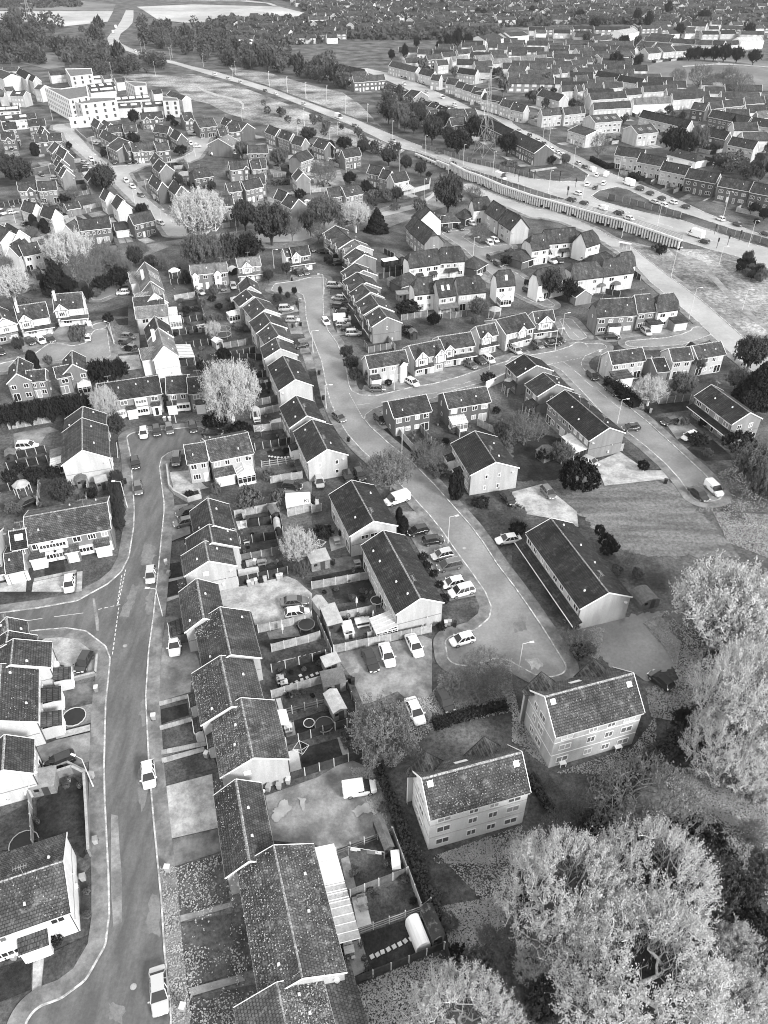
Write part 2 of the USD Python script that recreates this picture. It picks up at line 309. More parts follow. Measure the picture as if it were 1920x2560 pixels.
road_c=poly('R2 560,905 470,800 400,725 300,650 230,600 150,540 110,480 20,420 Q4 1540,890 1420,830 1330,700 1480,660 1659,640 1659,570 1400,600 1240,620 1130,560 1010,480 1180,370 990,390 740,430 1050,640 1380,950 R2 0,563 115,620 275,690 345,760 400,860 450,940')
road_d=poly('P6 680,760 760,765 850,810 1000,870 1200,940 1450,1020 1659,1080 C3 200,1350 400,1420 560,1490 640,1540 760,1590 C2 1000,120 1230,290 1500,530 1659,640 1760,730 1600,780 1440,650 1290,510 1205,425 1050,290 900,170 800,60 C3 700,1640 600,1570 480,1500 330,1440 150,1400 0,1340 P6 1400,1106 1230,1030 1100,970 920,900 750,830')
dual=poly('P1 1090,90 1050,180 1010,240 960,290 930,330 945,385 1010,410 1130,450 1240,490 1400,530 1530,560 1659,600 P2 200,660 400,715 640,790 900,890 1200,1010 1400,1090 P6 0,390 180,460 260,475 560,580 800,650 1000,710 1250,790 1500,870 1659,910 C3 200,1285 450,1345 700,1415 900,1480 1100,1560 1300,1620 1450,1659 1900,1830 1900,1690 1659,1610 1500,1570 1300,1500 1100,1430 900,1390 700,1340 560,1300 510,1270 560,1235 650,1215 600,1105 500,1130 470,1180 380,1175 200,1180 P6 1560,745 1260,715 1060,660 900,610 700,560 500,500 330,440 200,390 0,310 P2 1400,1030 1150,940 900,850 640,750 400,680 200,620 0,575 P1 1500,530 1350,500 1230,470 1130,420 1050,380 1020,340 1040,290 1100,245 1140,200 1150,150 1150,90')
road_e=poly('P3 60,640 200,680 420,780 640,880 760,940 900,980 1100,1050 C3 0,800 60,840 170,880 300,960 440,1020 560,1080 650,1130 780,1180 900,1225 1100,1310 1250,1380 1400,1440 1659,1540 1900,1630 1900,1665 1659,1565 1450,1490 1300,1440 1100,1375 1000,1345 900,1300 760,1230 680,1210 600,1220 470,1180 500,1130 400,1070 330,1040 230,980 100,910 0,850 P3 1050,1080 920,1000 800,985 560,930 300,830 200,770 40,700 -200,600 P2 1420,640 1380,600 P3 -150,590')
road_f=poly('Q1 700,225 1130,180 1130,215 940,260 1000,350 1190,560 1350,690 1420,760 1659,745 Q2 540,690 700,640 850,560 860,470 780,400 1000,330 1100,340 1040,420 1030,500 920,650 800,700 560,740 250,740 0,850 60,960 250,1180 440,1350 600,1440 750,1560 800,1659 520,1659 430,1530 250,1330 80,1230 0,1150 Q1 1500,990 1280,830 1100,640 960,520 860,410 830,320 690,280')
road_g=unary_union([poly('A2 -60,760 0,700 200,655 330,560 470,585 560,565 620,470 690,465 715,660 560,690 340,690 100,740'),poly('A2 600,470 595,230 840,160 850,205 660,280 690,460')])
def soft(g):return g.buffer(1.6).buffer(-3.4).buffer(1.8)
road_a=soft(road_a);pale_roads=soft(unary_union([road_b,road_c,road_g])).difference(road_a)
near_roads=unary_union([road_a,pale_roads])
mid_roads=soft(unary_union([road_d,road_f]))
far_roads=unary_union([dual,road_e])
PARK=poly('N5 680,320 1380,170 1600,330 1659,400 1700,560 1659,900 1420,760 1300,720 1020,830 930,820 830,560')
DONE=unary_union([near_roads,mid_roads,far_roads,PARK])
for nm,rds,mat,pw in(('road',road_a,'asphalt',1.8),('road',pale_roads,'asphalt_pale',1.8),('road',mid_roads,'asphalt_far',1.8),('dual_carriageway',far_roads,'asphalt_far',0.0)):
 setting(nm,flat(MB(),rds,0.03),mat)
 k=rds.buffer(0.2 if pw else 0.4).difference(DONE);DONE=unary_union([DONE,k])
 setting('kerb',flat(MB(),k,0.14,0.14),'kerb')
 if pw:
  pv=rds.buffer(pw+0.2).difference(unary_union([DONE,near_roads.buffer(.2),mid_roads.buffer(.2),far_roads.buffer(.4)]));DONE=unary_union([DONE,pv])
  setting('pavement',flat(MB(),pv,0.125,0.125),'pavement')
ALLROAD=unary_union([near_roads,mid_roads,far_roads]).buffer(2.0)
def ragged(g,amp=.4):
 """the same patch with an uneven, stained-looking edge"""
 L=g.exterior.length;P=[g.exterior.interpolate(d)for d in np.arange(0,L,.22)];c=np.array(g.centroid.coords[0]);q=np.array([(p.x,p.y)for p in P]);n=q-c;n/=np.linalg.norm(n,axis=1,keepdims=True)
 return Polygon(q+n*((meshkit.fbm(np.c_[q*1.3,np.zeros(len(q))],4)-.55)*4*amp)[:,None]).buffer(0)
patch_n=[0]
def patch(name,mat,spec,lift=0):
 patch_n[0]+=1
 g=poly(spec)if isinstance(spec,str)else spec
 g=g.difference(unary_union([near_roads,mid_roads,far_roads]).buffer(0.18))
 if name in('field_lawn','car_park','lawn')and g.geom_type=='Polygon' and g.area>150:g=ragged(g,.5)
 return setting(name,flat(MB(),g,0.02+0.004*(patch_n[0]%22)+lift),mat)
far_n=[0]
def farpatch(name,mat,spec,z):
 return setting(name,flat(MB(),poly(spec),z),mat)
 # far fields, rough grass, the playing field
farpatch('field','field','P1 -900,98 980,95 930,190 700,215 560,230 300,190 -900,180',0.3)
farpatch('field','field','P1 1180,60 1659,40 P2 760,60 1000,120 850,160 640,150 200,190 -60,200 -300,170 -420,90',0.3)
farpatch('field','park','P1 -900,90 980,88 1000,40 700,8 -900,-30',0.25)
farpatch('path','concrete','P1 700,4 1200,12 1659,10 P2 200,5 500,8 680,30 740,52 700,55 640,32 400,14 -60,14',0.45)
farpatch('rough_grass','rough_grass','P1 1000,640 1300,640 1500,660 P2 0,640 200,690 420,750 640,830 900,930 1200,1050 1500,1180 P6 0,400 180,470 60,560 -300,420 P2 700,1100 300,980 150,900 -60,850 P1 1500,760 1270,740',0.1)
farpatch('rough_grass','rough_grass','P2 300,560 700,640 1000,730 1300,800 1450,900 1600,1060 1640,1100 1250,960 900,830 640,735 380,655',0.1)
farpatch('path','concrete','P2 40,735 110,780 220,815 330,840 410,860 450,900 450,950 435,950 430,905 400,878 320,855 200,830 95,790 30,745',0.16)
farpatch('playing_field','park','P4 560,600 700,540 860,500 960,510 1440,520 1659,530 2400,600 2400,900 1659,790 1500,790 1300,760 1100,740 640,720 600,660',0.3)
farpatch('path','concrete','P4 920,575 1200,555 1230,550 1170,500 1190,495 1245,548 1400,560 1659,580 1659,588 1400,570 1200,566 920,585',0.5)
farpatch('playing_field','park','P3 1150,250 1300,240 1659,228 P4 160,235 160,265 -100,268 P3 1300,280',0.3)
farpatch('grass','park','P1 130,470 350,460 560,500 560,580 420,600 160,540',0.2)
patch('grass_bank','lawn_pale','P6 0,960 260,900 420,820 520,740 640,760 700,900 400,1000 0,1150 B3 500,1500 300,1620 Q5 600,60 300,180 100,240 -200,330 Q6 1300,560 700,700 300,900 -100,1000 -100,700 700,560 1600,330 Q5 0,110 400,30 B3 0,1480 760,1370')
patch('lane','asphalt_far','P6 0,1000 280,930 400,860 470,780 520,760 450,850 300,965 0,1040 B3 740,1420 300,1560 Q5 620,90 300,160 -60,230 -60,260 300,190 620,120')
patch('grass_verge','rough_grass','C3 0,1300 300,1390 600,1500 700,1550 1000,1620 C2 700,-60 1300,-40 1659,20 1659,600 1500,500 1230,280 1000,110 820,0')
patch('path','drive','C2 1000,-60 1120,0 1200,20 1250,40 1320,130 1430,250 1530,350 1659,460 1659,490 1500,370 1400,270 1290,150 1220,60 1080,20')
def onroad(name,mat,spec):return setting(name,flat(MB(),poly(spec),0.034),mat)
for sp in('A0 720,300 765,310 775,520 790,700 790,1000 735,1030 720,800','A1 600,560 612,560 640,700 640,770 625,770'):onroad('road_patch','drive',sp)
for sp,mt in(('A0 955,840 985,795 1020,810 1038,900 1035,1080 960,1095 945,1000','road_dry'),('A1 820,560 860,470 910,470 880,560 830,690 770,690','road_dry'),('A1 930,560 1000,480 1000,660 950,660','road_dry'),('A1 910,1240 955,1200 955,1380 920,1400','road_dry'),('A0 900,0 960,0 960,180 920,300 880,130','road_dry'),('A1 940,200 1010,230 980,400 900,330','road_dry'),('A0 690,1500 800,1560 790,1659 700,1640','road_dry'),('C1 0,740 70,660 100,690 90,760 20,790','drive'),('C1 100,960 170,940 200,1000 120,1030','concrete')):
 setting('dry_patch',flat(MB(),ragged(poly(sp)),0.0345),mt)
for t,x,y in(('A1',810,868),('A0',865,1418),('B1',1350,235),('B1',1640,385),('B1',1100,20),('B2',1130,1460),('C2',350,655),('C2',290,655),('N4',1180,365),('N1',1125,1245),('A1',980,1490),('R1',410,610)):
 p=W(t,x,y);m=MB();m.lathe([(.34,.05),(0,.052)],10,(p[0],p[1],0));setting('manhole_cover',m,'slab')
 # -- gardens, drives, courts, lawns
for nm,mt,sp in[l.strip().split('|')for l in '''
driveway|drive|N2 95,0 390,0 480,200 500,300 410,380 400,540 70,640
driveway|drive|N1 110,1560 330,1500 430,1659 100,1659
lawn|lawn_dark|N2 95,720 365,655 385,780 80,880
garden_path|slab|N2 70,640 420,560 430,590 75,690
garden_path|slab|N2 80,900 410,810 420,840 80,935
lawn|lawn|N2 80,940 410,850 430,1040 95,1140
garden_path|slab|N2 95,1150 560,1060 570,1090 100,1190
garden_path|slab|N2 100,1225 540,1120 550,1150 105,1285
lawn|lawn|N2 110,1290 620,1170 680,1330 130,1480
driveway|concrete|A0 1075,120 1375,40 1410,390 1110,460
driveway|drive_dark|A0 1110,465 1410,395 1440,540 1130,640
lawn|lawn|A0 1130,650 1440,560 1490,860 1160,960
garden_path|drive|A0 1160,960 1500,870 1510,900 1170,1000
lawn|lawn|A0 1170,1010 1570,930 1650,1300 1220,1420
garden_path|drive|A0 1220,1430 1560,1340 1590,1380 1240,1480
lawn|lawn|A0 1240,1490 1659,1400 1750,1659 1240,1659
driveway|drive|N1 215,270 370,250 400,560 200,640
lawn|lawn|N1 190,650 330,620 340,700 180,850
lawn|lawn_dark|N1 180,870 290,850 320,990 165,1030
garden_path|slab|N1 165,1030 320,1000 325,1020 165,1060
lawn|lawn_dark|N1 160,1060 260,1040 280,1170 150,1220
garden_path|slab|N1 150,1225 280,1190 285,1215 150,1265
driveway|drive_dark|N1 120,1430 320,1390 330,1500 115,1560
lawn|lawn_dark|N1 970,400 1230,370 1260,460 985,490
patio|slab_pale|N1 870,430 970,420 985,490 900,520
lawn|lawn|N1 1050,570 1250,540 1270,600 1060,640
patio|slab|N1 910,600 1050,580 1055,640 910,660
flower_bed|soil|N1 920,690 1290,640 1330,740 930,820
lawn|lawn_dark|N1 1110,890 1340,840 1370,910 1120,970
patio|slab_pale|N1 890,930 1100,900 1115,970 900,1010
court|concrete|N1 700,1150 900,1110 1400,1000 1500,1040 1660,1180 1659,1380 1070,1510 1030,1370 740,1310
deck|felt|N1 1190,1580 1490,1500 1540,1620 1220,1659
lawn|lawn|N5 30,310 500,190 560,320 40,460
lawn|lawn_dark|N5 40,490 550,350 600,560 60,680
lawn|lawn|N5 120,740 430,690 600,800 130,930
patio|slab_pale|N5 40,780 90,770 130,930 90,950
lawn|lawn_dark|N5 230,1010 620,870 780,1000 260,1170
patio|slab|N5 110,1010 220,1000 250,1160 160,1200
lawn|lawn_dark|N5 300,1300 680,1190 730,1370 310,1500
patio|slab_pale|N5 170,1320 270,1300 310,1520 190,1560
flower_bed|slab|N5 670,1180 760,1160 800,1350 740,1380
court|drive|B0 60,180 400,60 600,-60 780,20 900,400 520,530 390,500 110,470
lawn|lawn|B0 600,560 860,470 970,690 650,790
patio|slab|B0 550,590 600,570 650,780 590,790
lawn|lawn|B0 710,820 1000,720 1050,890 750,1000
patio|slab_pale|B0 620,840 700,820 750,1010 660,1040
lawn|lawn_dark|B0 680,1080 1100,940 1200,1140 740,1310
patio|slab|B0 560,1150 680,1110 740,1300 600,1370
lawn|lawn|B0 640,1410 1210,1170 1350,1500 1000,1700 690,1659
lawn|lawn|B0 900,250 960,150 1000,330 1150,570 1659,395 C0 90,320 140,120 420,-10 760,-20 640,200 380,560 0,750 B0 1180,1000
car_park|asphalt_pale|C1 430,740 800,660 960,640 1090,830 1100,950 880,1100 640,1000 520,900 400,860
field_lawn|mown|C2 300,1560 590,1490 1000,1440 1110,1530 1220,1659 C1 1420,220 1480,300 850,290 690,240 560,150 480,60
car_park|concrete|C2 540,1340 700,1270 800,1340 870,1390 1000,1390 1060,1440 600,1490
car_park|concrete|C2 0,1530 190,1480 300,1560 420,1659 C1 430,100 300,50 C2 0,1659
verge|lawn|C2 720,1180 800,1160 960,1330 1000,1380 880,1390 720,1250
lawn|lawn_dark|R5 170,415 240,400 380,560 330,560
driveway|concrete|R5 130,340 200,290 245,400 165,415
lawn|lawn|C1 0,240 80,230 370,700 320,740 0,400
garden_path|concrete|C1 90,290 140,280 400,690 370,700
verge|lawn|B1 1210,600 1440,550 1470,640 1400,710 1250,740 1190,690
driveway|drive|N4 880,330 1160,330 1500,740 1700,1200 1420,1260 1000,560
lawn|lawn|N4 0,340 150,330 200,450 0,480
patio|slab|N4 170,600 330,560 380,680 200,740
driveway|drive_dark|N4 190,820 480,780 540,920 200,960
lawn|lawn_dark|N4 0,1010 540,900 590,940 0,1060
lawn|lawn_dark|N4 200,1130 500,1060 640,1110 600,1170 240,1240
lawn|lawn|N4 240,1290 560,1250 640,1330 200,1420
deck|felt|N4 300,1520 680,1440 700,1560 440,1640
car_park|drive|N5 650,320 1560,120 1659,160 1659,1000 1300,700 1020,820 940,830 830,560
flower_bed|lawn_pale|B1 1220,1080 1480,960 1659,960 1659,1240 1180,1340 1080,1240
lawn|lawn|FD 1010,880 1640,830 1560,1040 1400,1180 1140,1250 1130,1020 1010,1030
driveway|concrete|FD 460,1190 900,1100 1010,1060 1060,1327 440,1327
driveway|concrete|FD 0,1210 370,1140 360,1327 0,1327
lawn|lawn_dark|FD 610,920 880,880 900,1040 620,1110
forecourt|concrete|N3 450,580 600,490 830,440 1080,560 1120,760 1100,960 780,1030 740,850 640,830
driveway|drive_dark|N3 660,1110 1090,1030 1070,1260 640,1360
flower_bed|lawn_pale|N3 610,1400 1060,1290 1050,1510 650,1610
garden_path|concrete|N3 640,1630 1040,1530 1040,1600 650,1700
driveway|drive|N3 430,1790 650,1710 1040,1620 1050,1950 880,2000 540,2080 420,2080
lawn|lawn|A0 0,320 190,230 210,500 0,540
lawn|lawn_dark|A0 240,210 480,60 550,140 550,430 240,500
lawn|lawn|A0 290,1220 590,1080 600,1000 560,1250 400,1380 270,1430
lawn|lawn_dark|A0 0,1300 210,1230 200,1440 0,1520
garden_path|concrete|A0 215,1230 290,1210 260,1540 205,1550
flower_bed|soil|A0 520,720 600,620 600,1000 520,1050
yard|concrete|N6 180,1330 380,1310 560,1480 590,1490 240,1570
court|drive|R4 100,250 370,200 440,230 350,250 280,360 110,390
court|drive|N1 1290,120 1659,0 1659,180 1400,210
lawn|lawn_dark|N6 1030,490 1200,480 1230,570 1040,600
lawn|lawn_dark|N6 1190,1110 1340,1080 1410,1180 1210,1190
lawn|lawn|N6 1220,1290 1470,1250 1520,1340 1240,1400
patio|slab_pale|N6 1210,800 1350,760 1380,850 1270,860
lawn|lawn_dark|N6 1080,960 1300,920 1330,1000 1180,1000
patio|slab|N6 1080,390 1200,370 1210,430 1040,440
driveway|drive|R1 540,495 640,490 660,530 545,540
driveway|drive|R1 545,590 660,580 680,640 545,650
driveway|drive|R1 560,680 690,690 720,880 610,890
driveway|drive|R1 200,690 290,660 320,710 190,740
driveway|drive|R1 220,760 320,740 370,880 260,880
driveway|drive|R1 260,440 400,430 410,470 300,490 250,480
driveway|drive|B2 270,540 330,530 370,620 290,640
driveway|drive|B2 300,640 420,640 440,720 330,740
verge|lawn_dark|B2 340,750 450,740 480,960 400,1000
driveway|drive|B2 1000,770 1220,730 1400,700 1620,640 1640,690 1000,850
driveway|drive|B2 700,840 980,790 1000,850 790,900 680,890
driveway|drive|C2 540,520 720,500 900,470 1000,480 1150,440 1180,470 900,540 580,560
driveway|drive|C2 930,470 1100,440 1150,460 960,510
driveway|drive|C2 120,570 340,530 380,570 280,610 170,630
driveway|drive|C2 1000,1090 1100,1040 1200,1120 1070,1190
lawn|lawn_dark|C2 1160,1230 1300,1190 1450,1320 1250,1330 1120,1260
lawn|lawn_dark|C2 480,1230 560,1310 300,1450 0,1460 0,1100
lawn|lawn_dark|C2 860,960 1150,920 1140,1000 900,1030
driveway|drive|Q6 250,1480 700,1400 780,1320 900,1300 880,1450 940,1580 1130,1520 1000,1640 300,1659
driveway|drive|Q6 1210,830 1659,750 1659,900 1220,970
verge|lawn_dark|Q6 1370,1140 1659,1070 1659,1200 1480,1200
verge|lawn_dark|Q6 1490,1240 1659,1220 1659,1310 1540,1310
driveway|drive|A2 740,520 900,500 910,620 760,640
driveway|concrete|A2 770,650 900,640 920,730 810,745
driveway|drive|Q5 870,600 1000,640 990,720 900,720
driveway|drive|Q5 1120,620 1320,590 1330,680 1160,700
lawn|lawn_dark|Q5 690,790 890,770 910,840 700,870
lawn|lawn_dark|Q5 690,1240 1030,1190 1060,1290 720,1310
lawn|lawn|Q5 840,1410 1120,1380 1150,1540 900,1580
lawn|lawn|Q5 730,1090 980,1060 1010,1130 740,1160
driveway|drive|Q4 740,400 930,370 1030,360 1180,320 1160,390 1000,400 760,440
driveway|drive|Q4 1220,980 1330,950 1390,1010 1380,1100 1300,1050
lawn|lawn|Q2 820,690 1200,630 1440,640 1200,790 850,790
lawn|lawn_dark|Q1 0,910 450,880 460,930 0,1000
driveway|drive|Q1 60,560 240,560 260,620 130,640
driveway|drive|Q1 450,870 700,850 720,940 460,950
driveway|drive|Q1 590,1220 740,1200 760,1250 600,1270
driveway|drive|Q1 100,1300 250,1290 300,1480 800,1600 700,1659 0,1500 0,1420
driveway|drive|Q3 0,1160 180,1150 250,1200 160,1300 0,1330
driveway|drive|Q3 740,890 1090,800 1160,1000 760,1020
driveway|drive|Q3 170,790 390,780 400,880 200,860
driveway|drive|Q3 870,640 1040,690 1000,760 780,740
driveway|drive|Q2 600,400 830,470 850,500 700,520
lawn|lawn|P6 1250,620 1540,585 1640,640 1620,700 1450,735 1330,700
path|concrete|P6 1260,640 1480,612 1500,625 1290,658
lawn|lawn|C3 540,1130 660,1120 690,1190 600,1200
driveway|drive|C3 700,1120 780,1100 900,1160 800,1190
lawn|lawn_dark|C3 810,1160 900,1130 1010,1200 960,1230
lawn|lawn_dark|C3 1000,1240 1130,1190 1190,1230 1080,1290
lawn|lawn|C3 1110,1300 1250,1240 1300,1270 1170,1330
'''.strip().split('\n')]:
 patch(nm,mt,sp)
for sp in('B0 610,280 700,240 770,222 790,270 700,320 640,340','B0 100,280 190,200 230,230 210,330 120,340','B0 250,180 330,200 300,260','N5 840,480 900,470 890,520 830,520','C1 880,720 930,690 960,760 1000,810 940,790'):
 setting('puddle',flat(MB(),ragged(poly(sp),.5),.112),'puddle')
 # marks on the carriageways
mk=[0]
def dash(t,x0,y0,x1,y1,w=.12):
 a,b=W(t,x0,y0),W(t,x1,y1);mk[0]+=1
 m=MB();u=(b-a)/(np.linalg.norm(b-a)+1e-9);v=np.array([-u[1],u[0],0])*w/2;z=np.array([0,0,.036])
 return m.face([a-v+z,b-v+z,b+v+z,a+v+z])
def dashes(spec,on=1.0,gap=5.0,w=.12):
 P=[np.array([*p,0])for p in pts(spec)];m=MB();s=0
 for a,b in zip(P[:-1],P[1:]):
  L=np.linalg.norm(b-a);u=(b-a)/L;v=np.array([-u[1],u[0],0])*w/2;z=np.array([0,0,.036]);x=0
  while x<L:
   e=min(L,x+on);m.face([a+u*x-v+z,a+u*e-v+z,a+u*e+v+z,a+u*x+v+z]);x+=on+gap
 return m
m=MB()
for d in('A1 815,375 765,600','A1 790,410 760,600','A1 770,620 728,930','A1 780,600 625,635','B2 605,890 690,1050','B2 625,930 700,1060','C2 230,705 450,660','C2 300,470 330,520'):m.add(dashes(d,0.6,.35,.13))
for d in('A1 540,655 350,680','A1 275,690 180,705','B2 740,955 640,968','B2 1175,885 1080,900','B2 1290,850 1210,868','B2 1430,800 1340,828','C2 330,685 380,720','C2 400,740 450,780','C2 470,805 525,850','C2 555,870 615,920','C2 645,945 710,995','C2 335,420 380,475','C2 395,495 435,530','C2 460,555 495,590'):m.add(dashes(d,99,1,.1))
setting('road_marking',m,'paint')
m=MB()
m.add(dashes('B3 0,570 200,635 400,715 600,790 800,870 1000,955 1200,1025 1400,1095 1659,1185',3,6,.25));m.add(dashes('C3 100,1215 400,1275 700,1365 1000,1460 1300,1560',3,6,.25));m.add(dashes('Q1 860,330 1000,470 1180,600 1350,750 1500,880',3,5,.2));m.add(dashes('Q2 240,1190 480,1370 620,1530',3,5,.2))
setting('road_marking',m,'paint')
m=MB()
for x,y,x1,y1 in((910,300,1010,520),(1065,265,1125,390),(1125,400,1155,450),(1370,175,1420,280),(1350,890,1370,930)):m.add(dash('N5',x,y,x1,y1,.12))
setting('bay_marking',m,'paint')
# -- houses
CAM=np.array([0.0,0.0,HC]);HINFO,FOOT=[],[]
def house(spec,label,n=1,wall='brick',roof='roof',rh=7.0,eh=4.8,hip=0.0,front='e',feats=(),win=True,gw=None,trim='white',cat='house',name='terraced_house',group=None,tier=None,wmax=6.0,vents=True,floors=2,seed=0,wmin=2.4):
 """spec: 'T ax,ay bx,by ex,ey' = the ridge from a to b and the eaves corner e at b's end, as seen; everything is built where that puts it"""
 t=None;P=[]
 for w in spec.split():
  if ',' in w:x,y=w.split(',');P.append((t,float(x),float(y)))
  else:t=w
 A,B,E=W(*P[0],rh),W(*P[1],rh),W(*P[2],eh)
 u=(B-A)[:2];L=float(np.linalg.norm(u));u=u/L;v=np.array([-u[1],u[0]])
 d=float((E-A)[:2]@v);bend=1
 if d<0:u,v=-u,-v;bend=-1;d=-d
 if not wmin<=d<=wmax or L<3:print('house check: half depth %.1f length %.1f'%(d,L),label)
 hr=min(max(d,wmin),wmax)
 hA_,hB_=(hip,hip)if np.ndim(hip)==0 else hip
 A=A.copy();B=B.copy();uu=u*bend
 A[:2]-=uu*hr*hA_*0.9;B[:2]+=uu*hr*hB_*0.9;L=float(np.linalg.norm((B-A)[:2]))
 c=(A+B)[:2]/2
 rot=math.atan2(u[1],u[0]);py=full(*P[1])[1]
 s=pxm(py);tier=tier or('near' if s>8.2 else 'mid' if s>4.0 else 'far')
 rng=random.Random(int(abs(c[0])*13+abs(c[1])*7)+seed)
 root=thing(name,label,cat,(c[0],c[1],0),rot,group)
 HINFO.append((c,u,v,L,hr,n,label));FOOT.append(Polygon([c+u*sx*(L/2+.4)+v*sy*(hr+.4)for sx,sy in((-1,-1),(1,-1),(1,1),(-1,1))]))
 hw=hr-(0.25 if tier!='far' else 0.15);hl=L/2-0.08
 eh2=eh+0.04
 hA,hB=(hip,hip)if np.ndim(hip)==0 else hip
 def slope_z(y):return rh-(rh-eh)*abs(y)/hr
 # walls: one closed shell with pentagon (or clipped) gable ends
 wl=MB();ze=slope_z(hw)-0.10;zr=rh-0.12
 def gable(x,sgn,hp):
  yt=hw*hp;zt=slope_z(yt)-0.12 if hp>0 else zr
  if hp<=0.01:Pp=[(x,-hw,0),(x,hw,0),(x,hw,ze),(x,0,zr),(x,-hw,ze)]
  elif hp>=0.99:Pp=[(x,-hw,0),(x,hw,0),(x,hw,ze),(x,-hw,ze)]
  else:Pp=[(x,-hw,0),(x,hw,0),(x,hw,ze),(x,yt,zt),(x,-yt,zt),(x,-hw,ze)]
  wl.face(Pp if sgn>0 else Pp[::-1])
 gable(hl,1,hB if bend>0 else hA);gable(-hl,-1,hA if bend>0 else hB)
 wl.face([(-hl,-hw,0),(hl,-hw,0),(hl,-hw,ze),(-hl,-hw,ze)]);wl.face([(hl,hw,0),(-hl,hw,0),(-hl,hw,ze),(hl,hw,ze)])
 part(root,'wall',wl,wall)
 # roof
 rf=MB();hp1,hp0=(hB,hA)if bend>0 else(hA,hB)
 sl=math.hypot(hr,rh-eh)
 for sg in(1,-1):
  def pt(x,y):return(x,sg*y,slope_z(y))
  X1,X0=L/2+0.06,-L/2-0.06
  pl=[pt(X0,hr),pt(X1,hr)]
  if hp1>0.01:
   if hp1<0.99:pl.append(pt(X1,hr*hp1))
   pl.append((X1-hr*hp1*0.9,0,rh))
  else:pl.append((X1,0,rh))
  if hp0>0.01:
   pl.append((X0+hr*hp0*0.9,0,rh))
   if hp0<0.99:pl.append(pt(X0,hr*hp0))
  else:pl.append((X0,0,rh))
  if sg<0:pl=pl[::-1]
  uv=[(p[0]+100,(1-abs(p[1])/hr)*sl+50)for p in pl]
  rf.slab(pl,0.13,uv)
  if tier=='near' and hp1<0.01 and hp0<0.01:
   nc=int(sl/0.34)
   for k in range(nc):
    f0,f1=k/nc,(k+1)/nc
    y0,y1=hr*(1-f0),hr*(1-f1);za,zb=slope_z(y0)+0.055,slope_z(y1)+0.014
    q=[(X0,sg*y0,za),(X1,sg*y0,za),(X1,sg*y1,zb),(X0,sg*y1,zb)]
    q2=[(X0,sg*y0,za-0.055),(X1,sg*y0,za-0.055),(X1,sg*y0,za),(X0,sg*y0,za)]
    if sg<0:q,q2=q[::-1],q2[::-1]
    rf.face(q,[(p[0]+100,(1-abs(p[1])/hr)*sl+50)for p in q]);rf.face(q2,[(p[0]+100,50)for p in q2])
 for sx,hp in((1,hp1),(-1,hp0)):
  if hp>0.01:
   x=sx*(L/2+0.06);y=hr*hp
   tri=[(x,-y,slope_z(y)),(x,y,slope_z(y)),(x-sx*y*0.9,0,rh)]
   if sx<0:tri=tri[::-1]
   rf.slab(tri,0.12,[(p[1]+100,p[2]*1.6+50)for p in tri])
 rp=part(root,'roof',rf,roof,uv=True)
 if tier!='far':
  rt=MB();a,b=-L/2+hr*hp0*0.9*(hp0>0.01),L/2-hr*hp1*0.9*(hp1>0.01)
  nseg=max(1,int((b-a)/0.45))if tier=='near' else 1
  for k in range(nseg):
   x0,x1=a+(b-a)*k/nseg,a+(b-a)*(k+0.94 if nseg>1 else 1)/nseg
   j=rng.uniform(-.012,.012)
   rt.face([(x0,-0.16,rh-0.07+j),(x1,-0.16,rh-0.07+j),(x1,0,rh+0.09+j),(x0,0,rh+0.09+j)]);rt.face([(x1,0.16,rh-0.07+j),(x0,0.16,rh-0.07+j),(x0,0,rh+0.09+j),(x1,0,rh+0.09+j)])
  part(rp,'ridge_tiles',rt,'ridge' if tier=='near' else roof,uv=True)
  # white barge boards on the gables, fascia and gutter along the eaves
 tw=0.2 if tier=='near' else 0.24
 for sx,hp in((1,hp1),(-1,hp0)):
  if hp<0.01:
   x=sx*(L/2+0.09)
   bb=MB()
   for sg in(1,-1):bb.bar((x,sg*hr,eh-0.03),(x,0,rh-0.02),0.07,tw)
   part(root,'barge_board',bb,trim)
 for sg in(1,-1):
  gt=MB();gt.box((0,sg*(hr-0.01),eh-0.17),(L,0.09,0.16));part(root,'gutter',gt,trim if tier!='near' or trim!='white' else 'white_old')
  # openings
 def frame(side):
  """origin on the wall, tangent, outward normal, half length"""
  if side=='e':return np.array([0,hw,0]),np.array([-1.,0,0]),np.array([0,1.,0]),hl
  if side=='o':return np.array([0,-hw,0]),np.array([1.,0,0]),np.array([0,-1.,0]),hl
  sx=bend if side=='b' else-bend
  return np.array([sx*hl,0,0]),np.array([0,float(sx),0]),np.array([float(sx),0,0]),hw
 ca,sa=math.cos(rot),math.sin(rot)
 def seen(side):
  o,tg,nn,h=frame(side)
  wn=np.array([nn[0]*ca-nn[1]*sa,nn[0]*sa+nn[1]*ca]);wo=c+np.array([o[0]*ca-o[1]*sa,o[0]*sa+o[1]*ca])
  return float(wn@(-wo))>-4.0
 def hole(side,x,z,w,h,what='window',glass='glass',bars=1,proud=0.03,col=None,parent=None,off=0.0):
  o,tg,nn,_=frame(side);up=np.array([0,0,1.0]);o=o+nn*off
  def pt(a,b,k):return o+tg*(x+a)+up*(z+b)+nn*k
  par=root
  if tier=='far':
   m=MB();m.face([pt(-w/2,-h/2,proud),pt(w/2,-h/2,proud),pt(w/2,h/2,proud),pt(-w/2,h/2,proud)]);return part(par,what,m,'glass_far' if what=='window' else 'white')
  fr=MB();t=0.085
  def fbar(a0,b0,a1,b1):
   q=[pt(a0,b0,proud+.03),pt(a1,b0,proud+.03),pt(a1,b1,proud+.03),pt(a0,b1,proud+.03)];fr.face(q)
   r=[pt(a0,b0,0),pt(a1,b0,0),pt(a1,b1,0),pt(a0,b1,0)]
   for i in range(4):j=(i+1)%4;fr.face([r[i],r[j],q[j],q[i]])
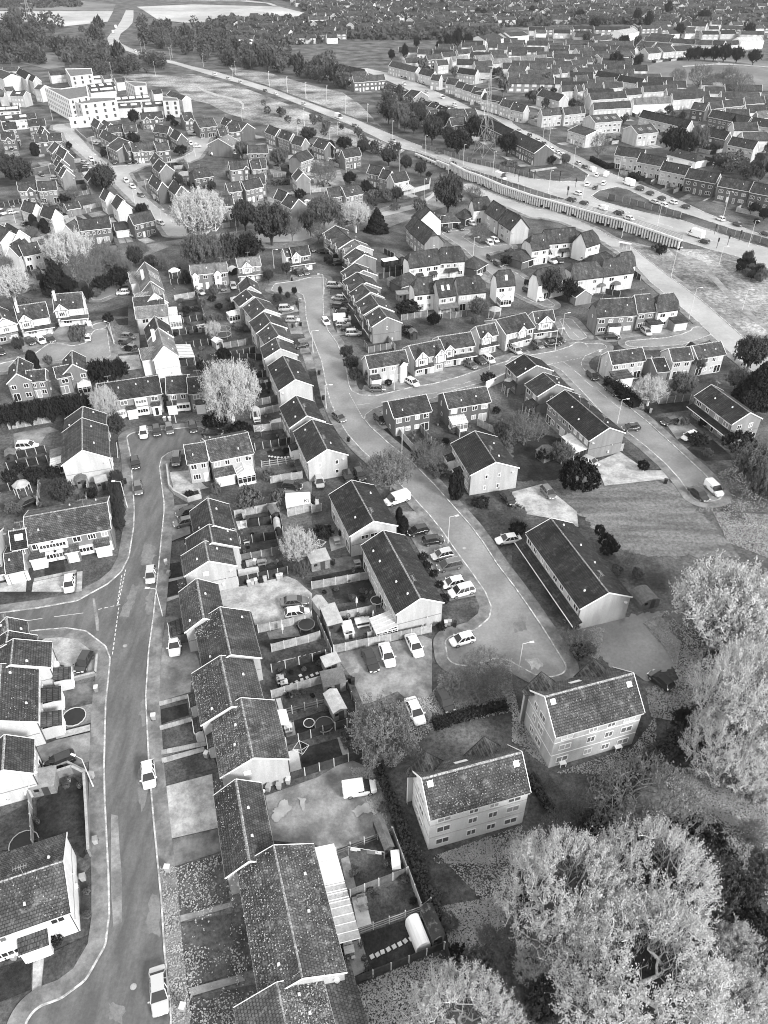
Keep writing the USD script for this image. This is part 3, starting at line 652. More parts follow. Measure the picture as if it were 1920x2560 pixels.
  fbar(-w/2,-h/2,w/2,-h/2+t);fbar(-w/2,h/2-t,w/2,h/2);fbar(-w/2,-h/2+t,-w/2+t,h/2-t);fbar(w/2-t,-h/2+t,w/2,h/2-t)
  for k in range(1,bars+1):
   xm=-w/2+w*k/(bars+1);fbar(xm-t/2,-h/2+t,xm+t/2,h/2-t)
  p=part(par,what,fr,col or('white' if what!='garage_door' else 'white'))
  pn=MB();pn.face([pt(-w/2,-h/2,0.02),pt(w/2,-h/2,0.02),pt(w/2,h/2,0.02),pt(-w/2,h/2,0.02)])
  part(p,'pane' if what in('window','patio_door')else 'panel',pn,glass)
  return p
 doorcols=['white','white','white','black','dark_trim','wood']
 for side in('e','o'):
  if not win or not seen(side):continue
  uw=2*hl/n
  fl=front if front in('e','o')else 'e'
  for i in range(n):
   x0=-hl+uw*i;fz=[1.35+2.45*k for k in range(floors)]
   if eh<4.6 and floors==2:fz=[1.25,3.3]
   flip=i%2
   def xx(f):return x0+uw*(1-f if flip else f)
   k2=1 if tier=='far' else rng.choice((1,1,2))
   for z in fz[1:]:
    zc=min(z,eh-0.85)
    if uw>3.4:
     hole(side,xx(0.27),zc,min(1.7,uw*.3),1.15,bars=k2);hole(side,xx(0.74),zc,min(1.2,uw*.24),1.1)
    else:hole(side,xx(0.5),zc,min(1.5,uw*.5),1.1)
   if side==fl:
    hole(side,xx(0.34),1.4,min(2.2,uw*.38),1.25,bars=2)
    if uw>3.0:hole(side,xx(0.8),1.05,0.95,2.05,'door',rng.choice(doorcols),bars=0)
   else:
    hole(side,xx(0.33),1.1,1.9,2.05,'patio_door',bars=1)
    if uw>3.6:hole(side,xx(0.76),1.5,1.1,1.1)
 for(side,y,z,w,h)in(gw or()):
  if seen(side):hole(side,y,z,w,h,bars=1 if w>.8 else 0)
 if vents and tier=='near':
  for k in range(max(2,n)):
   x=-hl+2*hl*(k+rng.uniform(.25,.75))/max(2,n);sg=rng.choice((1,-1));y=hr*rng.uniform(.25,.7);z=slope_z(y)
   m=MB();m.box((x,sg*y,z+0.16),(0.28,0.34,0.32),taper=0.6);part(rp,'roof_vent',m,'white_old')
  for side in('e','o'):
   if seen(side):
    for sx in(1,-1):
     o,tg,nn,_=frame(side);m=MB();q=o+tg*(sx*(hl-0.12))+nn*0.07
     m.tube(q,q+[0,0,eh-.25],0.055,n=6);part(root,'drainpipe',m,'metal_dark')
 elif vents and tier=='mid':
  m=MB();x=rng.uniform(-.6,.6)*hl;y=hr*.45;m.box((x,y*rng.choice((1,-1)),slope_z(y)+0.16),(0.3,0.3,0.4),taper=.6);part(rp,'roof_vent',m,'white_old')
 if tier!='far' and win:
  if rng.random()<.45 and not any(f[0]=='aerial' for f in feats):feats=[*feats,('aerial','e',rng.uniform(-.7,.7))]
  for side in('b','e','o'):
   if rng.random()<.4 and seen(side):
    o,tg,nn,h=frame(side);q0=o+tg*h*rng.choice((-.8,.8))+nn*.25+[0,0,rng.uniform(3.4,4.2)if side!='b' else 4.0];m=MB();m.lathe([(0,0),(.2,.04),(.3,.1)],8,q0);m.bar(q0,q0-nn*.25,.05);part(root,'satellite_dish',m,'white_old')
  if seen('b')and tier=='near' and rng.random()<.7:
   o,tg,nn,h=frame('b');y=rng.uniform(-.5,.5)*h
   m=MB();m.box(o+tg*y+nn*.06+[0,0,rng.uniform(.8,1.4)],(.35,.35,.5));part(root,'meter_box',m,'white_old');m=MB();m.tube(o+tg*(y+.7)+nn*.05+[0,0,2.6],o+tg*(y+.7)+nn*.3+[0,0,2.6],.09,n=6);part(root,'flue',m,'white_old')
   m=MB();z_=rng.uniform(2.4,2.6);m.bar(o+tg*-h*.96+nn*.02+[0,0,z_],o+tg*h*.96+nn*.02+[0,0,z_],.03,.05);part(root,'cable',m,'metal_dark')
   # features: each is (kind, side, position along the wall as -1..1 or metres, ...)
 for ft in feats:
  k,side=ft[0],ft[1];o,tg,nn,h=frame(side);x=ft[2]*h;up=np.array([0,0,1.])
  def q(a,b,z):return o+tg*(x+a)+nn*b+up*z
  if k=='canopy':
   w,dp,z=ft[3],ft[4],ft[5];m=MB()
   tp=[q(-w/2,0.0,z+.55),q(-w/2,dp,z),q(w/2,dp,z),q(w/2,0.0,z+.55)]
   cv=part(root,'porch_roof',m.slab(tp,0.12,[(0,0),(0,1.2),(w,1.2),(w,0)]),roof,uv=True)
   m=MB();m.bar(q(-w/2,dp+.03,z-.09),q(w/2,dp+.03,z-.09),.07,.16);part(cv,'fascia',m,trim)
   if len(ft)>6 and ft[6]:
    m=MB();a=[q(-w/2+.1,0.02,0),q(-w/2+.1,dp-.12,0),q(w/2-.1,dp-.12,0),q(w/2-.1,0.02,0)]
    for i in range(3):m.face([a[i],a[i+1],a[i+1]+up*(z-.02),a[i]+up*(z-.02)])
    pw=part(root,'porch',m,ft[6]);hole(side,x,1.05,.9,2.0,'door',rng.choice(doorcols),bars=0,parent=pw,off=dp-.12)if w<2.2 else hole(side,x,1.05,w-.7,1.9,'garage_door' if ft[6]!='glass' else 'patio_door','white',bars=0,parent=pw,off=dp-.12)
  elif k=='xgable':
   w,wm,dp,timb,zb=ft[3:8];zc=eh-.1;pk=min(rh-.5,zc+w*.5)
   m=MB();f=[q(-w/2,dp,zb),q(w/2,dp,zb),q(w/2,dp,zc),q(0,dp,pk),q(-w/2,dp,zc)];m.face(f)
   m.face([q(-w/2,0,zb),q(-w/2,dp,zb),q(-w/2,dp,zc),q(-w/2,0,zc)]);m.face([q(w/2,dp,zb),q(w/2,0,zb),q(w/2,0,zc),q(w/2,dp,zc)])
   if zb>0.1:m.face([q(-w/2,0,zb),q(w/2,0,zb),q(w/2,dp,zb),q(-w/2,dp,zb)])
   gp=part(root,'front_gable',m,wm)
   back=hr*(rh-pk)/(rh-eh)-hw
   m=MB();ov=.22;zs=zc-ov*(pk-zc)/(w/2)
   for sx in(-1,1):
    s1=[q(0,dp+.15,pk+.1),q(sx*(w/2+ov),dp+.15,zs+.1),q(sx*(w/2+ov),-.25,zs+.1),q(0,back-.35,pk+.1)]
    if sx>0:s1=s1[::-1]
    m.slab(s1,.1,[(0,0),(0,2),(2,2),(2,0)])
   gr=part(root,'gable_roof',m,roof,uv=True)
   m=MB()
   for sx in(-1,1):m.bar(q(0,dp+.18,pk+.05),q(sx*(w/2+ov),dp+.18,zs+.03),.06,.18)
   part(gr,'barge_board',m,trim)
   if timb:
    m=MB()
    def tb(a0,z0,a1,z1):m.bar(q(a0,dp+.03,z0),q(a1,dp+.03,z1),.13,.05)if abs(a0-a1)<1e-6 else m.bar(q(a0,dp+.03,z0),q(a1,dp+.03,z1),.05,.13)
    tb(-w/2,zb+.1,w/2,zb+.1);tb(-w/2,zc,w/2,zc);tb(0,zc,0,pk-.1)
    for a in(-w/2+.06,w/2-.06,-w*.3,w*.3):tb(a,zb+.1,a,zc)
    part(gp,'timber_frame',m,'timber_dark')
   hole(side,x,(max(zb,2.5)+zc)/2+.1,min(1.5,w*.42),1.15,bars=2,parent=gp,off=dp)
   if zb<.1:hole(side,x,1.35,min(2.0,w*.55),1.2,bars=2,parent=gp,off=dp)
  elif k=='conservatory':
   w,dp,kind=ft[3:6];z1,z2=2.1,2.9 if kind=='hip' else 2.75
   fr,gl,ba=MB(),MB(),MB()
   base=[q(-w/2,0,0),q(-w/2,dp,0),q(w/2,dp,0),q(w/2,0,0)]
   for i in range(3):
    a,b=base[i],base[i+1];ln=np.linalg.norm(b-a);nb=max(2,int(ln/.75))
    ba.face([a,b,b+up*.55,a+up*.55]);gl.face([a+up*.55,b+up*.55,b+up*z1,a+up*z1])
    for j in range(nb+1):
     p0=a+(b-a)*j/nb;fr.bar(p0+up*.5,p0+up*z1,.09)
    fr.bar(a+up*.57,b+up*.57,.1);fr.bar(a+up*z1,b+up*z1,.13);fr.bar(a+up*(z1-.42),b+up*(z1-.42),.06)
   cp=part(root,'conservatory',ba,'white');part(cp,'glazing',gl,'glass')
   rfm=MB()
   if kind=='hip':
    r0,r1=q(0,0,z2),q(0,dp-w*.35,z2)
    T=[b+up*z1 for b in base]
    for f in([T[0],T[1],r1,r0],[T[1],T[2],r1],[T[2],T[3],r0,r1]):rfm.face(f)
    for a,b in((T[1],r1),(T[2],r1),(r0,r1)):fr.bar(a+up*.03,b+up*.03,.1)
    for j in range(1,4):
     for(a0,a1,b0,b1)in((T[0],T[1],r0,r1),(T[3],T[2],r0,r1)):fr.bar(a0+(a1-a0)*j/4+up*.02,b0+(b1-b0)*min(1,j/3)+up*.02,.07)
    for j in range(1,4):fr.bar(T[1]+(T[2]-T[1])*j/4+up*.02,r1+up*.02,.07)
   else:
    T=[q(-w/2-.1,0,z2),q(-w/2-.1,dp+.12,z1+.06),q(w/2+.1,dp+.12,z1+.06),q(w/2+.1,0,z2)];rfm.face(T)
    nb=max(3,int(w/.7))
    for j in range(nb+1):fr.bar(T[0]+(T[3]-T[0])*j/nb+up*.02,T[1]+(T[2]-T[1])*j/nb+up*.02,.07)
   part(cp,'frame',fr,'white');part(cp,'glass_roof',rfm,'glass_roof' if kind!='white' else 'plastic_roof')
  elif k=='leanto':
   w,dp,z1,z0,lk=ft[3:8];m=MB();nb=max(2,int(w/.9))
   lo_=part(root,'lean_to_roof',m.slab([q(-w/2,.02,z1),q(-w/2,dp,z0),q(w/2,dp,z0),q(w/2,.02,z1)],.08,[(0,0),(0,dp),(w,dp),(w,0)]),lk,uv=True)
   if lk in('plastic_roof','glass_roof','felt_pale'):
    m=MB()
    for j in range(nb+1):a=-w/2+w*j/nb;m.bar(q(a,.02,z1+.02),q(a,dp,z0+.02),.07,.06)
    part(lo_,'glazing_bars',m,'white')
   m=MB()
   for a in(-w/2+.1,0,w/2-.1):m.bar(q(a,dp-.15,0),q(a,dp-.15,z0-.06),.1)
   part(lo_,'posts',m,'white_old')
  elif k=='garage':
   hole(side,x,1.08,ft[3],2.1,'garage_door',ft[4]if len(ft)>4 else 'white',bars=0)
  elif k=='bay':
   w,dp,z0,z1=ft[3:7];m=MB();b4=[q(-w/2,0,z0),q(-w/2,dp,z0),q(w/2,dp,z0),q(w/2,0,z0)];hh=up*(z1-z0)
   for i in range(3):m.face([b4[i],b4[i+1],b4[i+1]+hh,b4[i]+hh])
   m.face([p+hh for p in b4]);m.face(b4[::-1]);bp=part(root,'bay',m,'white')
   hole(side,x,(z0+z1)/2+.2,w-.3,(z1-z0)*.55,bars=3,parent=bp,off=dp)
  elif k in('skylight','solar'):
   yf,w,hh=ft[3:6];sg=1 if side=='e' else-1
   y0,y1=hr*yf+hh/2*hr/sl,hr*yf-hh/2*hr/sl;xs=-x if side=='e' else x
   P4=[(xs-w/2,sg*y0,slope_z(y0)+.12),(xs+w/2,sg*y0,slope_z(y0)+.12),(xs+w/2,sg*y1,slope_z(y1)+.12),(xs-w/2,sg*y1,slope_z(y1)+.12)]
   if sg<0:P4=P4[::-1]
   m=MB();sp=part(root,'skylight' if k=='skylight' else 'solar_panel',m.slab(P4,.09),'skylight' if k=='skylight' else 'solar')
   if k=='solar':
    P4=np.asarray(P4);m=MB();up2=np.array([0,0,.02])
    nn_=max(1,int(round(np.linalg.norm(P4[1]-P4[0])/1.0)))
    for j in range(nn_+1):m.bar(P4[0]+(P4[1]-P4[0])*j/nn_+up2,P4[3]+(P4[2]-P4[3])*j/nn_+up2,.05,.03)
    for j in range(3):m.bar(P4[0]+(P4[3]-P4[0])*j/2+up2,P4[1]+(P4[2]-P4[1])*j/2+up2,.05,.03)
    part(sp,'panel_frame',m,'white')
  elif k=='chimney':
   xs=-x if side=='e' else x;yc=ft[3]*hr;m=MB();m.box((xs,yc,(slope_z(yc)+rh+1.0)/2),(.6,.9,rh+1.0-slope_z(yc)+.4));cp=part(rp,'chimney',m,wall)
   m=MB();m.lathe([(.13,rh+1.1),(.11,rh+1.55),(0,rh+1.55)],8,(xs,yc,0));part(root,'chimney_pot',m,'brick')
  elif k=='aerial':
   xs=-x if side=='e' else x;m=MB();m.tube((xs,0,rh-.1),(xs,0,rh+1.5),.025,n=4);m.bar((xs-.7,0,rh+1.45),(xs+.7,0,rh+1.45),.03)
   for j in range(6):m.bar((xs-.65+.26*j,-.3,rh+1.45),(xs-.65+.26*j,.3,rh+1.45),.02)
   part(rp,'aerial',m,'metal')
  elif k=='sign':
   m=MB();m.face([q(-.45,.05,ft[3]-.45),q(.45,.05,ft[3]-.45),q(.45,.05,ft[3]+.45),q(-.45,.05,ft[3]+.45)]);part(root,'vent_grille',m,'white')
  elif k=='band':
   for z in ft[3]:
    m=MB();m.bar(q(-h+.05,.03,z),q(h-.05,.03,z),.05,.09);part(root,'string_course',m,ft[4])
  elif k=='win':
   hole(side,x,ft[3],ft[4],ft[5],glass='glass_pale',bars=1 if ft[4]>.8 else 0)
  elif k=='xroof':
   w,dp,zk,wm=ft[3:7];zc=eh-.2;m=MB()
   m.face([q(-w/2,dp,0),q(w/2,dp,0),q(w/2,dp,zc),q(0,dp,zk-.12),q(-w/2,dp,zc)])
   for sx in(-1,1):
    f=[q(sx*w/2,0,0),q(sx*w/2,dp,0),q(sx*w/2,dp,zc),q(sx*w/2,0,zc)];m.face(f if sx<0 else f[::-1])
   wg=part(root,'wing',m,wm);m=MB();back=hr*(rh-zk)/(rh-eh)-hw
   for sx in(-1,1):
    s1=[q(0,dp+.15,zk),q(sx*(w/2+.25),dp+.15,zc-.1),q(sx*(w/2+.25),-.3,zc-.1),q(0,back-.4,zk)]
    if sx>0:s1=s1[::-1]
    m.slab(s1,.12,[(0,0),(0,4),(dp,4),(dp,0)])
   part(wg,'wing_roof',m,roof,uv=True)
   m=MB()
   for sx in(-1,1):m.bar(q(0,dp+.18,zk-.05),q(sx*(w/2+.25),dp+.18,zc-.15),.06,.18)
   part(wg,'barge_board',m,trim if cat=='house' else 'dark_trim')
   hole(side,x,3.6,1.2,1.1,parent=wg,off=dp);hole(side,x,1.3,1.6,1.2,parent=wg,off=dp,bars=2)
 return root
 # -- cars and vans: one of each kind and colour, then copies
def section_body(mb,st):
 """st: (x, z low, z top, half width, half width at top); rounded box sections joined along x"""
 R=[]
 for x,zl,zt,hw,ht in st:
  zm=zl+(zt-zl)*.55
  h=[(hw*.86,zl),(hw,zl+.12),(hw*1.0,zm),(hw*.5+ht*.5,zt-.06),(ht*.88,zt)]
  R.append([(x,-a,b)for a,b in h]+[(x,a,b)for a,b in h[::-1]])
 n=len(R[0])
 for a,b in zip(R[:-1],R[1:]):
  for i in range(n):j=(i+1)%n;mb.face([a[i],b[i],b[j],a[j]])
 mb.face(R[0]);mb.face(R[-1][::-1])
def wheel(par,x,y,r,tint):
 m=MB();s=1 if y>0 else-1
 P=[(math.cos(2*math.pi*i/12),math.sin(2*math.pi*i/12))for i in range(12)]
 for i in range(12):
  (a,b),(c_,d)=P[i],P[(i+1)%12]
  m.face([(x+a*r,y-s*.2,r+b*r),(x+c_*r,y-s*.2,r+d*r),(x+c_*r,y,r+d*r),(x+a*r,y,r+b*r)][::s])
  m.face([(x+a*r,y,r+b*r),(x+c_*r,y,r+d*r),(x+c_*r*.66,y,r+d*r*.66),(x+a*r*.66,y,r+b*r*.66)][::s])
 wp=part(par,'wheel',m,'tyre')
 m=MB();m.face([(x+a*r*.67,y-s*.01,r+b*r*.67)for a,b in P][::-s]);part(wp,'rim',m,'rim')
def make_car(name,kind,pm):
 p=proto(name)
 D=dict(hatch=(4.0,.88,1.47,.92,(1.15,.35,-1.45,-1.92)),suv=(4.45,.94,1.66,1.0,(1.3,.55,-1.75,-2.15)),saloon=(4.7,.91,1.43,.93,(1.2,.35,-1.15,-1.75)),mpv=(4.4,.91,1.62,.98,(1.6,.55,-1.85,-2.12)))
 L,hw,zr,zb,(xa,xb,xc,xd)=D[kind];h=L/2
 b=MB()
 tail=zb+.02 if kind!='saloon' else zb+.02
 section_body(b,[(-h,.38,tail-.22,hw*.84,hw*.78),(-h+.12,.27,tail-.04,hw*.93,hw*.86),(-h+.5,.22,tail,hw,hw*.93),(-.3,.2,zb,hw,hw*.95),(xa-.1,.2,zb-.01,hw,hw*.95),(h-.75,.22,zb-.13,hw*.98,hw*.9),(h-.25,.26,zb-.24,hw*.92,hw*.8),(h,.36,zb-.42,hw*.78,hw*.68)])
 # roof, pillars
 t=hw*.72;z2=zr;q=hw*.93
 base=[(xa,-q,zb),(xa,q,zb),(xd,q,zb),(xd,-q,zb)];top=[(xb,-t,z2),(xb,t,z2),(xc,t,z2),(xc,-t,z2)]
 b.slab([(xb+.06,-t,z2+.02),(xb+.06,t,z2+.02),((xb+xc)/2,t*.98,z2+.06),(xc-.1,t,z2+.02),(xc-.1,-t,z2+.02),((xb+xc)/2,-t*.98,z2+.06)][::1],.06)
 def lerp(a,c,f):return tuple(a[i]+(c[i]-a[i])*f for i in range(3))
 for sg,i0,i3 in((-1,0,3),(1,1,2)):
  for f in(0.0,.36,.68,1.0):
   lo_,hi_=lerp(base[i0],base[i3],f),lerp(top[i0],top[i3],f);b.bar((lo_[0],lo_[1]+sg*.012,lo_[2]),(hi_[0],hi_[1]+sg*.012,hi_[2]),.085 if f in(0.,1.)else .06,.05)
 body=part(p,'body',b,pm,smooth=38)
 m=MB();m.face([base[0],base[1],top[1],top[0]]);part(p,'windscreen',m,'car_glass')
 m=MB();m.face([base[2],base[3],top[3],top[2]]);part(p,'rear_window',m,'car_glass')
 m=MB();m.face([base[3],base[0],top[0],top[3]]);part(p,'side_window',m,'car_glass')
 m=MB();m.face([base[1],base[2],top[2],top[1]]);part(p,'side_window',m,'car_glass')
 r=.33 if kind!='suv' else .37
 for x in(h-.85,-h+.8):
  for y in(-hw-.01,hw+.01):wheel(p,x,y,r,0)
 for y in(-1,1):
  m=MB();m.box((h-.14,y*hw*.66,zb-.36),(.2,.34,.15));part(p,'headlight',m,'headlight')
  m=MB();m.box((-h+.06,y*hw*.72,tail-.2),(.14,.3,.18));part(p,'tail_light',m,'tail_light')
  m=MB();m.box((xa-.15,y*(hw+.1),zb+.1),(.12,.2,.14));part(p,'mirror',m,pm)
 m=MB();m.box((h+.0,0,.5),(.03,.52,.12));part(p,'number_plate',m,'white')
 m=MB();m.box((-h-.0,0,.62),(.03,.52,.12));part(p,'number_plate',m,'white')
 if kind in('suv','mpv'):
  m=MB()
  for y in(-t*.95,t*.95):m.bar((xb-.1,y,z2+.1),(xc+.15,y,z2+.1),.05)
  part(p,'roof_rail',m,'metal')
 return p
def make_van(name,pm,L=5.0,zr=1.95,hw=.98,small=False):
 p=proto(name);h=L/2;b=MB()
 nose=1.05 if not small else 1.15
 section_body(b,[(-h,.3,zr-.04,hw*.95,hw*.84),(-h+.1,.25,zr,hw,hw*.88),(h-nose-.75,.22,zr,hw,hw*.86),(h-nose-.5,.22,zr-.03,hw,hw*.84)])
 section_body(b,[(h-nose-.52,.22,1.12,hw,hw*.95),(h-.6,.24,1.02,hw*.97,hw*.88),(h-.2,.28,.88,hw*.9,hw*.76),(h,.36,.7,hw*.78,hw*.66)])
 part(p,'body',b,pm,smooth=38)
 z2=zr-.05;xa,xb=h-nose+.35,h-nose-.5;q,t=hw*.93,hw*.83
 B4=[(xa,-q,1.08),(xa,q,1.08)];T4=[(xb,-t,z2),(xb,t,z2)]
 m=MB();m.face([B4[0],B4[1],T4[1],T4[0]]);part(p,'windscreen',m,'car_glass')
 for sg,i in((-1,0),(1,1)):
  m=MB();f=[B4[i],T4[i],(xb-.02,sg*q,1.1)];m.face(f);m.face([(xb-.02,sg*(hw+.012),1.15),(xb-.75,sg*(hw+.012),1.15),(xb-.7,sg*(hw*.9+.03),z2-.25),(xb-.02,sg*(hw*.9+.03),z2-.25)]);part(p,'side_window',m,'car_glass')
  m=MB();m.box((xa-.1,sg*(hw+.13),1.25),(.12,.22,.26));part(p,'mirror',m,'black')
  m=MB();m.box((h-.12,sg*hw*.68,.82),(.2,.3,.22));part(p,'headlight',m,'headlight')
  m=MB();m.box((-h-.01,sg*hw*.9,.95),(.06,.12,.4));part(p,'tail_light',m,'tail_light')
  for x in(h-.9,-h+.85):wheel(p,x,sg*(hw+.01),.34,0)
 m=MB();m.box((h,0,.5),(.03,.52,.12));part(p,'number_plate',m,'white')
 m=MB();m.box((-h-.02,0,.6),(.03,.52,.12));part(p,'number_plate',m,'white')
 return p
CARP={}
COLS=dict(w='paint_white',s='paint_silver',g='paint_grey',d='paint_dark',b='paint_black')
COLN=dict(k='white',w='white',s='silver',g='grey',d='dark grey',b='black')
KIND=dict(h=('hatch','hatchback',4.0),u=('suv','tall estate car',4.45),s=('saloon','saloon car',4.7),m=('mpv','people carrier',4.4))
def car_proto(code):
 if code not in CARP:
  if code=='lk':
   CARP[code]=q=make_van('car_class_lk','paint_white',6.2,2.7,1.05);t=meshkit.text_mesh('KLT',.75);v=np.array(t.vertices);v=np.c_[v[:,0]+.3,-v[:,2]-1.075,v[:,1]+1.75];raw_mesh(name_in(q,'lettering'),v,np.full(len(t.faces),3),np.array(t.faces).ravel(),'black')
  elif code[0]=='v':CARP[code]=make_van('car_class_'+code,COLS[code[1]])
  elif code[0]=='n':CARP[code]=make_van('car_class_'+code,COLS[code[1]],4.3,1.82,.9,True)
  elif code[0]=='l':CARP[code]=make_van('car_class_'+code,COLS[code[1]],6.2,2.7,1.05)
  else:CARP[code]=make_car('car_class_'+code,KIND[code[0]][0],COLS[code[1]])
 return CARP[code]
NCAR=[0]
def car(code,t,x0,y0,x1,y1,where,group=None,z=0.03):
 """from the tail (x0,y0) to the nose (x1,y1) as seen at about mid height"""
 a,b=W(t,x0,y0,.7),W(t,x1,y1,.7);c=(a+b)/2;d=b-a
 k={'v':('van','panel van'),'n':('van','small van'),'l':('van','large box van')}.get(code[0])or('car',KIND[code[0]][1])
 NCAR[0]+=1
 zz=z if ALLROAD.contains(Point(c[0],c[1]))else 0.11
 return thing('parked_car' if 'parked' in where else 'car',f'{COLN[code[1]]} {k[1]} {where}',k[0],(c[0],c[1],zz),math.atan2(d[1],d[0]),group,ref=car_proto(code))
def cars(t,where,spec,group=None):
 """spec: 'code x0,y0,x1,y1; ...'"""
 for s in spec.split(';'):
  s=s.split()
  if len(s)==2:car(s[0],t,*map(float,s[1].split(',')),where,group)
  # -- the houses, nearest first
H=house
# east side of the left road, from the bottom up
H('B0 135,1395 215,1760 540,1760','lower tiled house with leaf-strewn roof cut by the bottom edge of the view',1,'brick_light','roof_moss',6.4,4.4,feats=[('leanto','e',.2,6,3.4,3.6,2.5,'roof_moss')])
H('B0 115,505 300,1360 590,1325','long low terrace with mossy roof beside two white lean-to roofs',3,'brick_light','roof_moss',feats=[('leanto','e',.62,6.6,2.7,2.9,2.4,'plastic_roof'),('leanto','e',-.02,6.4,2.7,2.9,2.4,'felt_pale')])
H('N2 868,1450 A0 1615,600 B0 115,500','dark-roofed end house beside the van courtyard, its ridge below the next gable',2,'brick_light','roof',6.4,4.3)
H('N2 920,605 1050,1220 1430,1240','terrace house with a white square vent on its wide pale gable above the van courtyard',2,'brick_light','roof_moss',feats=[('sign','b',-.25,4.2),('leanto','e',.75,2.5,1.6,2.8,2.3,'plastic_roof'),('canopy','o',-.6,2.2,1.2,2.4,'brick_light')],gw=())
H('N2 712,165 825,685 1160,620','staggered terrace house with two porch roofs and a strip garden path to the road',2,'brick_light','roof',feats=[('canopy','o',-.45,2.4,1.3,2.4,'brick_light'),('canopy','o',.55,2.4,1.3,2.4,'brick_light')])
H('N1 705,1320 N2 815,150 1140,190','staggered terrace house behind the white car parked on the front drive',2,'brick_light','roof',feats=[('canopy','o',.7,2.6,1.3,2.4,'white')])
H('N1 462,1025 535,1430 740,1320','dark-roofed link house beside the pale court with two parked cars',2,'brick_light','roof',6.6,4.5,feats=[('canopy','o',0.15,3.2,2.6,2.0,'brick_dark')])
H('N1 548,635 588,838 882,890','end terrace house with a white square on its wide pale gable above the wheelie bins',1,'brick_light','roof',feats=[('sign','b',-.2,4.4),('aerial','e',.3)])
H('N1 592,462 628,645 915,692','middle terrace house stepped between two dark garden fences',1,'brick_light','roof')
H('N1 577,190 640,468 880,560','terrace house with grey car and black car on its front drive',1,'brick_light','roof',feats=[('aerial','e',.5)])
# west side of the left road
H('A0 -160,790 408,602 440,942','house with a tall white gable wall at the road corner, bottom left',3,'render','roof_moss',feats=[('canopy','e',.02,3.0,1.6,2.4,'white'),('bay','e',-.62,2.8,.5,.5,2.3)],front='e')
H('N3 50,1650 25,2045 385,2045','house behind the black hatchback parked by the brick garden wall',1,'brick_pale','roof')
H('N3 10,830 -30,1480 440,1505','house with two tiled porches facing the round flower bed',2,'brick_pale','roof',feats=[('canopy','e',.28,2.6,2.6,2.3,'brick_pale'),('canopy','e',-.62,2.6,2.6,2.3,'brick_pale')])
H('N3 150,545 120,835 585,860','corner house behind the black and white car on the rounded forecourt',1,'brick_pale','roof',feats=[('canopy','e',-.8,2.4,2.4,2.3,'brick_pale'),('bay','e',0,2.0,.5,.6,2.3)])
H('N3 92,450 66,600 425,580','small dark roof stepped behind the corner house',1,'brick_pale','roof',6.6,4.6)
H('N3 72,292 88,445 327,430','topmost small roof of the stepped row beside the side road',1,'brick_pale','roof',6.4,4.5,feats=[('aerial','e',0)])
H('FD 330,290 1480,85 1510,458','terrace with white bay windows and black front door at the left junction',3,'brick','roof_moss',feats=[('canopy','e',.72,2.6,1.7,2.4,'white'),('canopy','e',-.02,2.4,1.6,2.4,'brick'),('bay','e',.3,2.6,.35,.4,2.2),('bay','e',-.27,2.5,.5,.4,2.3),('bay','e',-.27,2.5,.5,2.8,4.4),('bay','e',-.58,2.5,.5,.4,2.3),('bay','e',-.58,2.5,.5,2.8,4.4),('canopy','e',-.84,2.6,1.6,2.4,'white')],gw=[('b',0,3.8,0.8,.8)])
H('FD 125,485 345,445 365,715','dark-roofed house with a large white skylight beside the bay-windowed terrace',1,'brick','roof_dark',6.6,4.6,feats=[('skylight','e',.1,.42,1.3,1.1)])
H('FD 55,800 305,748 322,1030','garage with white up-and-over door below the skylight roof',1,'brick_light','roof',4.0,2.5,feats=[('garage','e',0,3.6)],win=False,cat='garage',name='garage')
H('FD -260,560 -40,520 10,880','white gabled house at the left edge above the garage drive',1,'brick_pale','roof',6.8,4.6,feats=[('canopy','e',0,3,1.4,2.4)])
# the block round the pale birch
H('A2 530,1050 533,1258 712,1292','big gabled house with blank pale brick end wall beside the left road',2,'brick_pale','roof',7.6,4.9,feats=[('canopy','e',.1,6,1.3,2.3),('leanto','o',-.5,3,3.2,2.9,2.4,'felt'),('conservatory','o',-.05,3.2,3,'lean')],front='e')
H('A2 537,975 530,1056 690,1075','rear half of the big gabled house half hidden by a pale tree',1,'brick_pale','roof',7.4,4.9)
H('A2 625,828 1025,772 1036,894','terrace of four with white bays above the two cars side by side',4,'brick','roof',feats=[('canopy','e',.75,2.0,1.2,2.4,'white'),('bay','e',.3,2.6,.6,.4,2.2),('bay','e',.3,2.6,.6,2.8,4.4),('canopy','e',-.05,2.2,1.2,2.4,'white'),('canopy','e',-.75,2.4,1.2,2.4,'white'),('bay','e',-.42,2.4,.5,.5,2.2)])
H('N6 140,335 365,316 395,500','white-fronted end house beside the narrow alley with bins',1,'brick','roof',feats=[('canopy','e',-.7,2.2,1.3,2.4,'white'),('bay','e',.25,3.4,.5,.4,2.2)])
H('N6 362,345 660,318 700,490','terrace half hidden behind the pale birch',2,'brick','roof',feats=[('canopy','e',-.3,2.2,1.3,2.4,'white')])
H('N6 330,1045 548,1012 592,1213','left half of the mossy-roofed pair with a walled yard',1,'brick_light','roof_moss')
H('N6 548,1000 990,915 1046,1134','mossy-roofed house with a white glazed conservatory in its garden',2,'brick_light','roof_moss',feats=[('conservatory','e',.42,3.4,3.6,'hip'),('canopy','e',-.52,4.0,2.6,2.4,'brick_light')])
H('B2 365,1060 462,1252 592,1275','terrace end with pale gable above the two cars in the courtyard',2,'brick_light','roof_dark',feats=[('aerial','e',-.6),('canopy','o',-.7,2.4,1.6,2.3,'white')],gw=[('b',-1.6,3.6,.7,1.0),('b',1.8,3.6,.7,1.0),('b',1.8,1.4,.7,.9)])
H('B2 260,905 330,1035 438,1050','short terrace block beside the dark hatchback on the road',2,'brick','roof_dark',feats=[('aerial','e',-.6)])
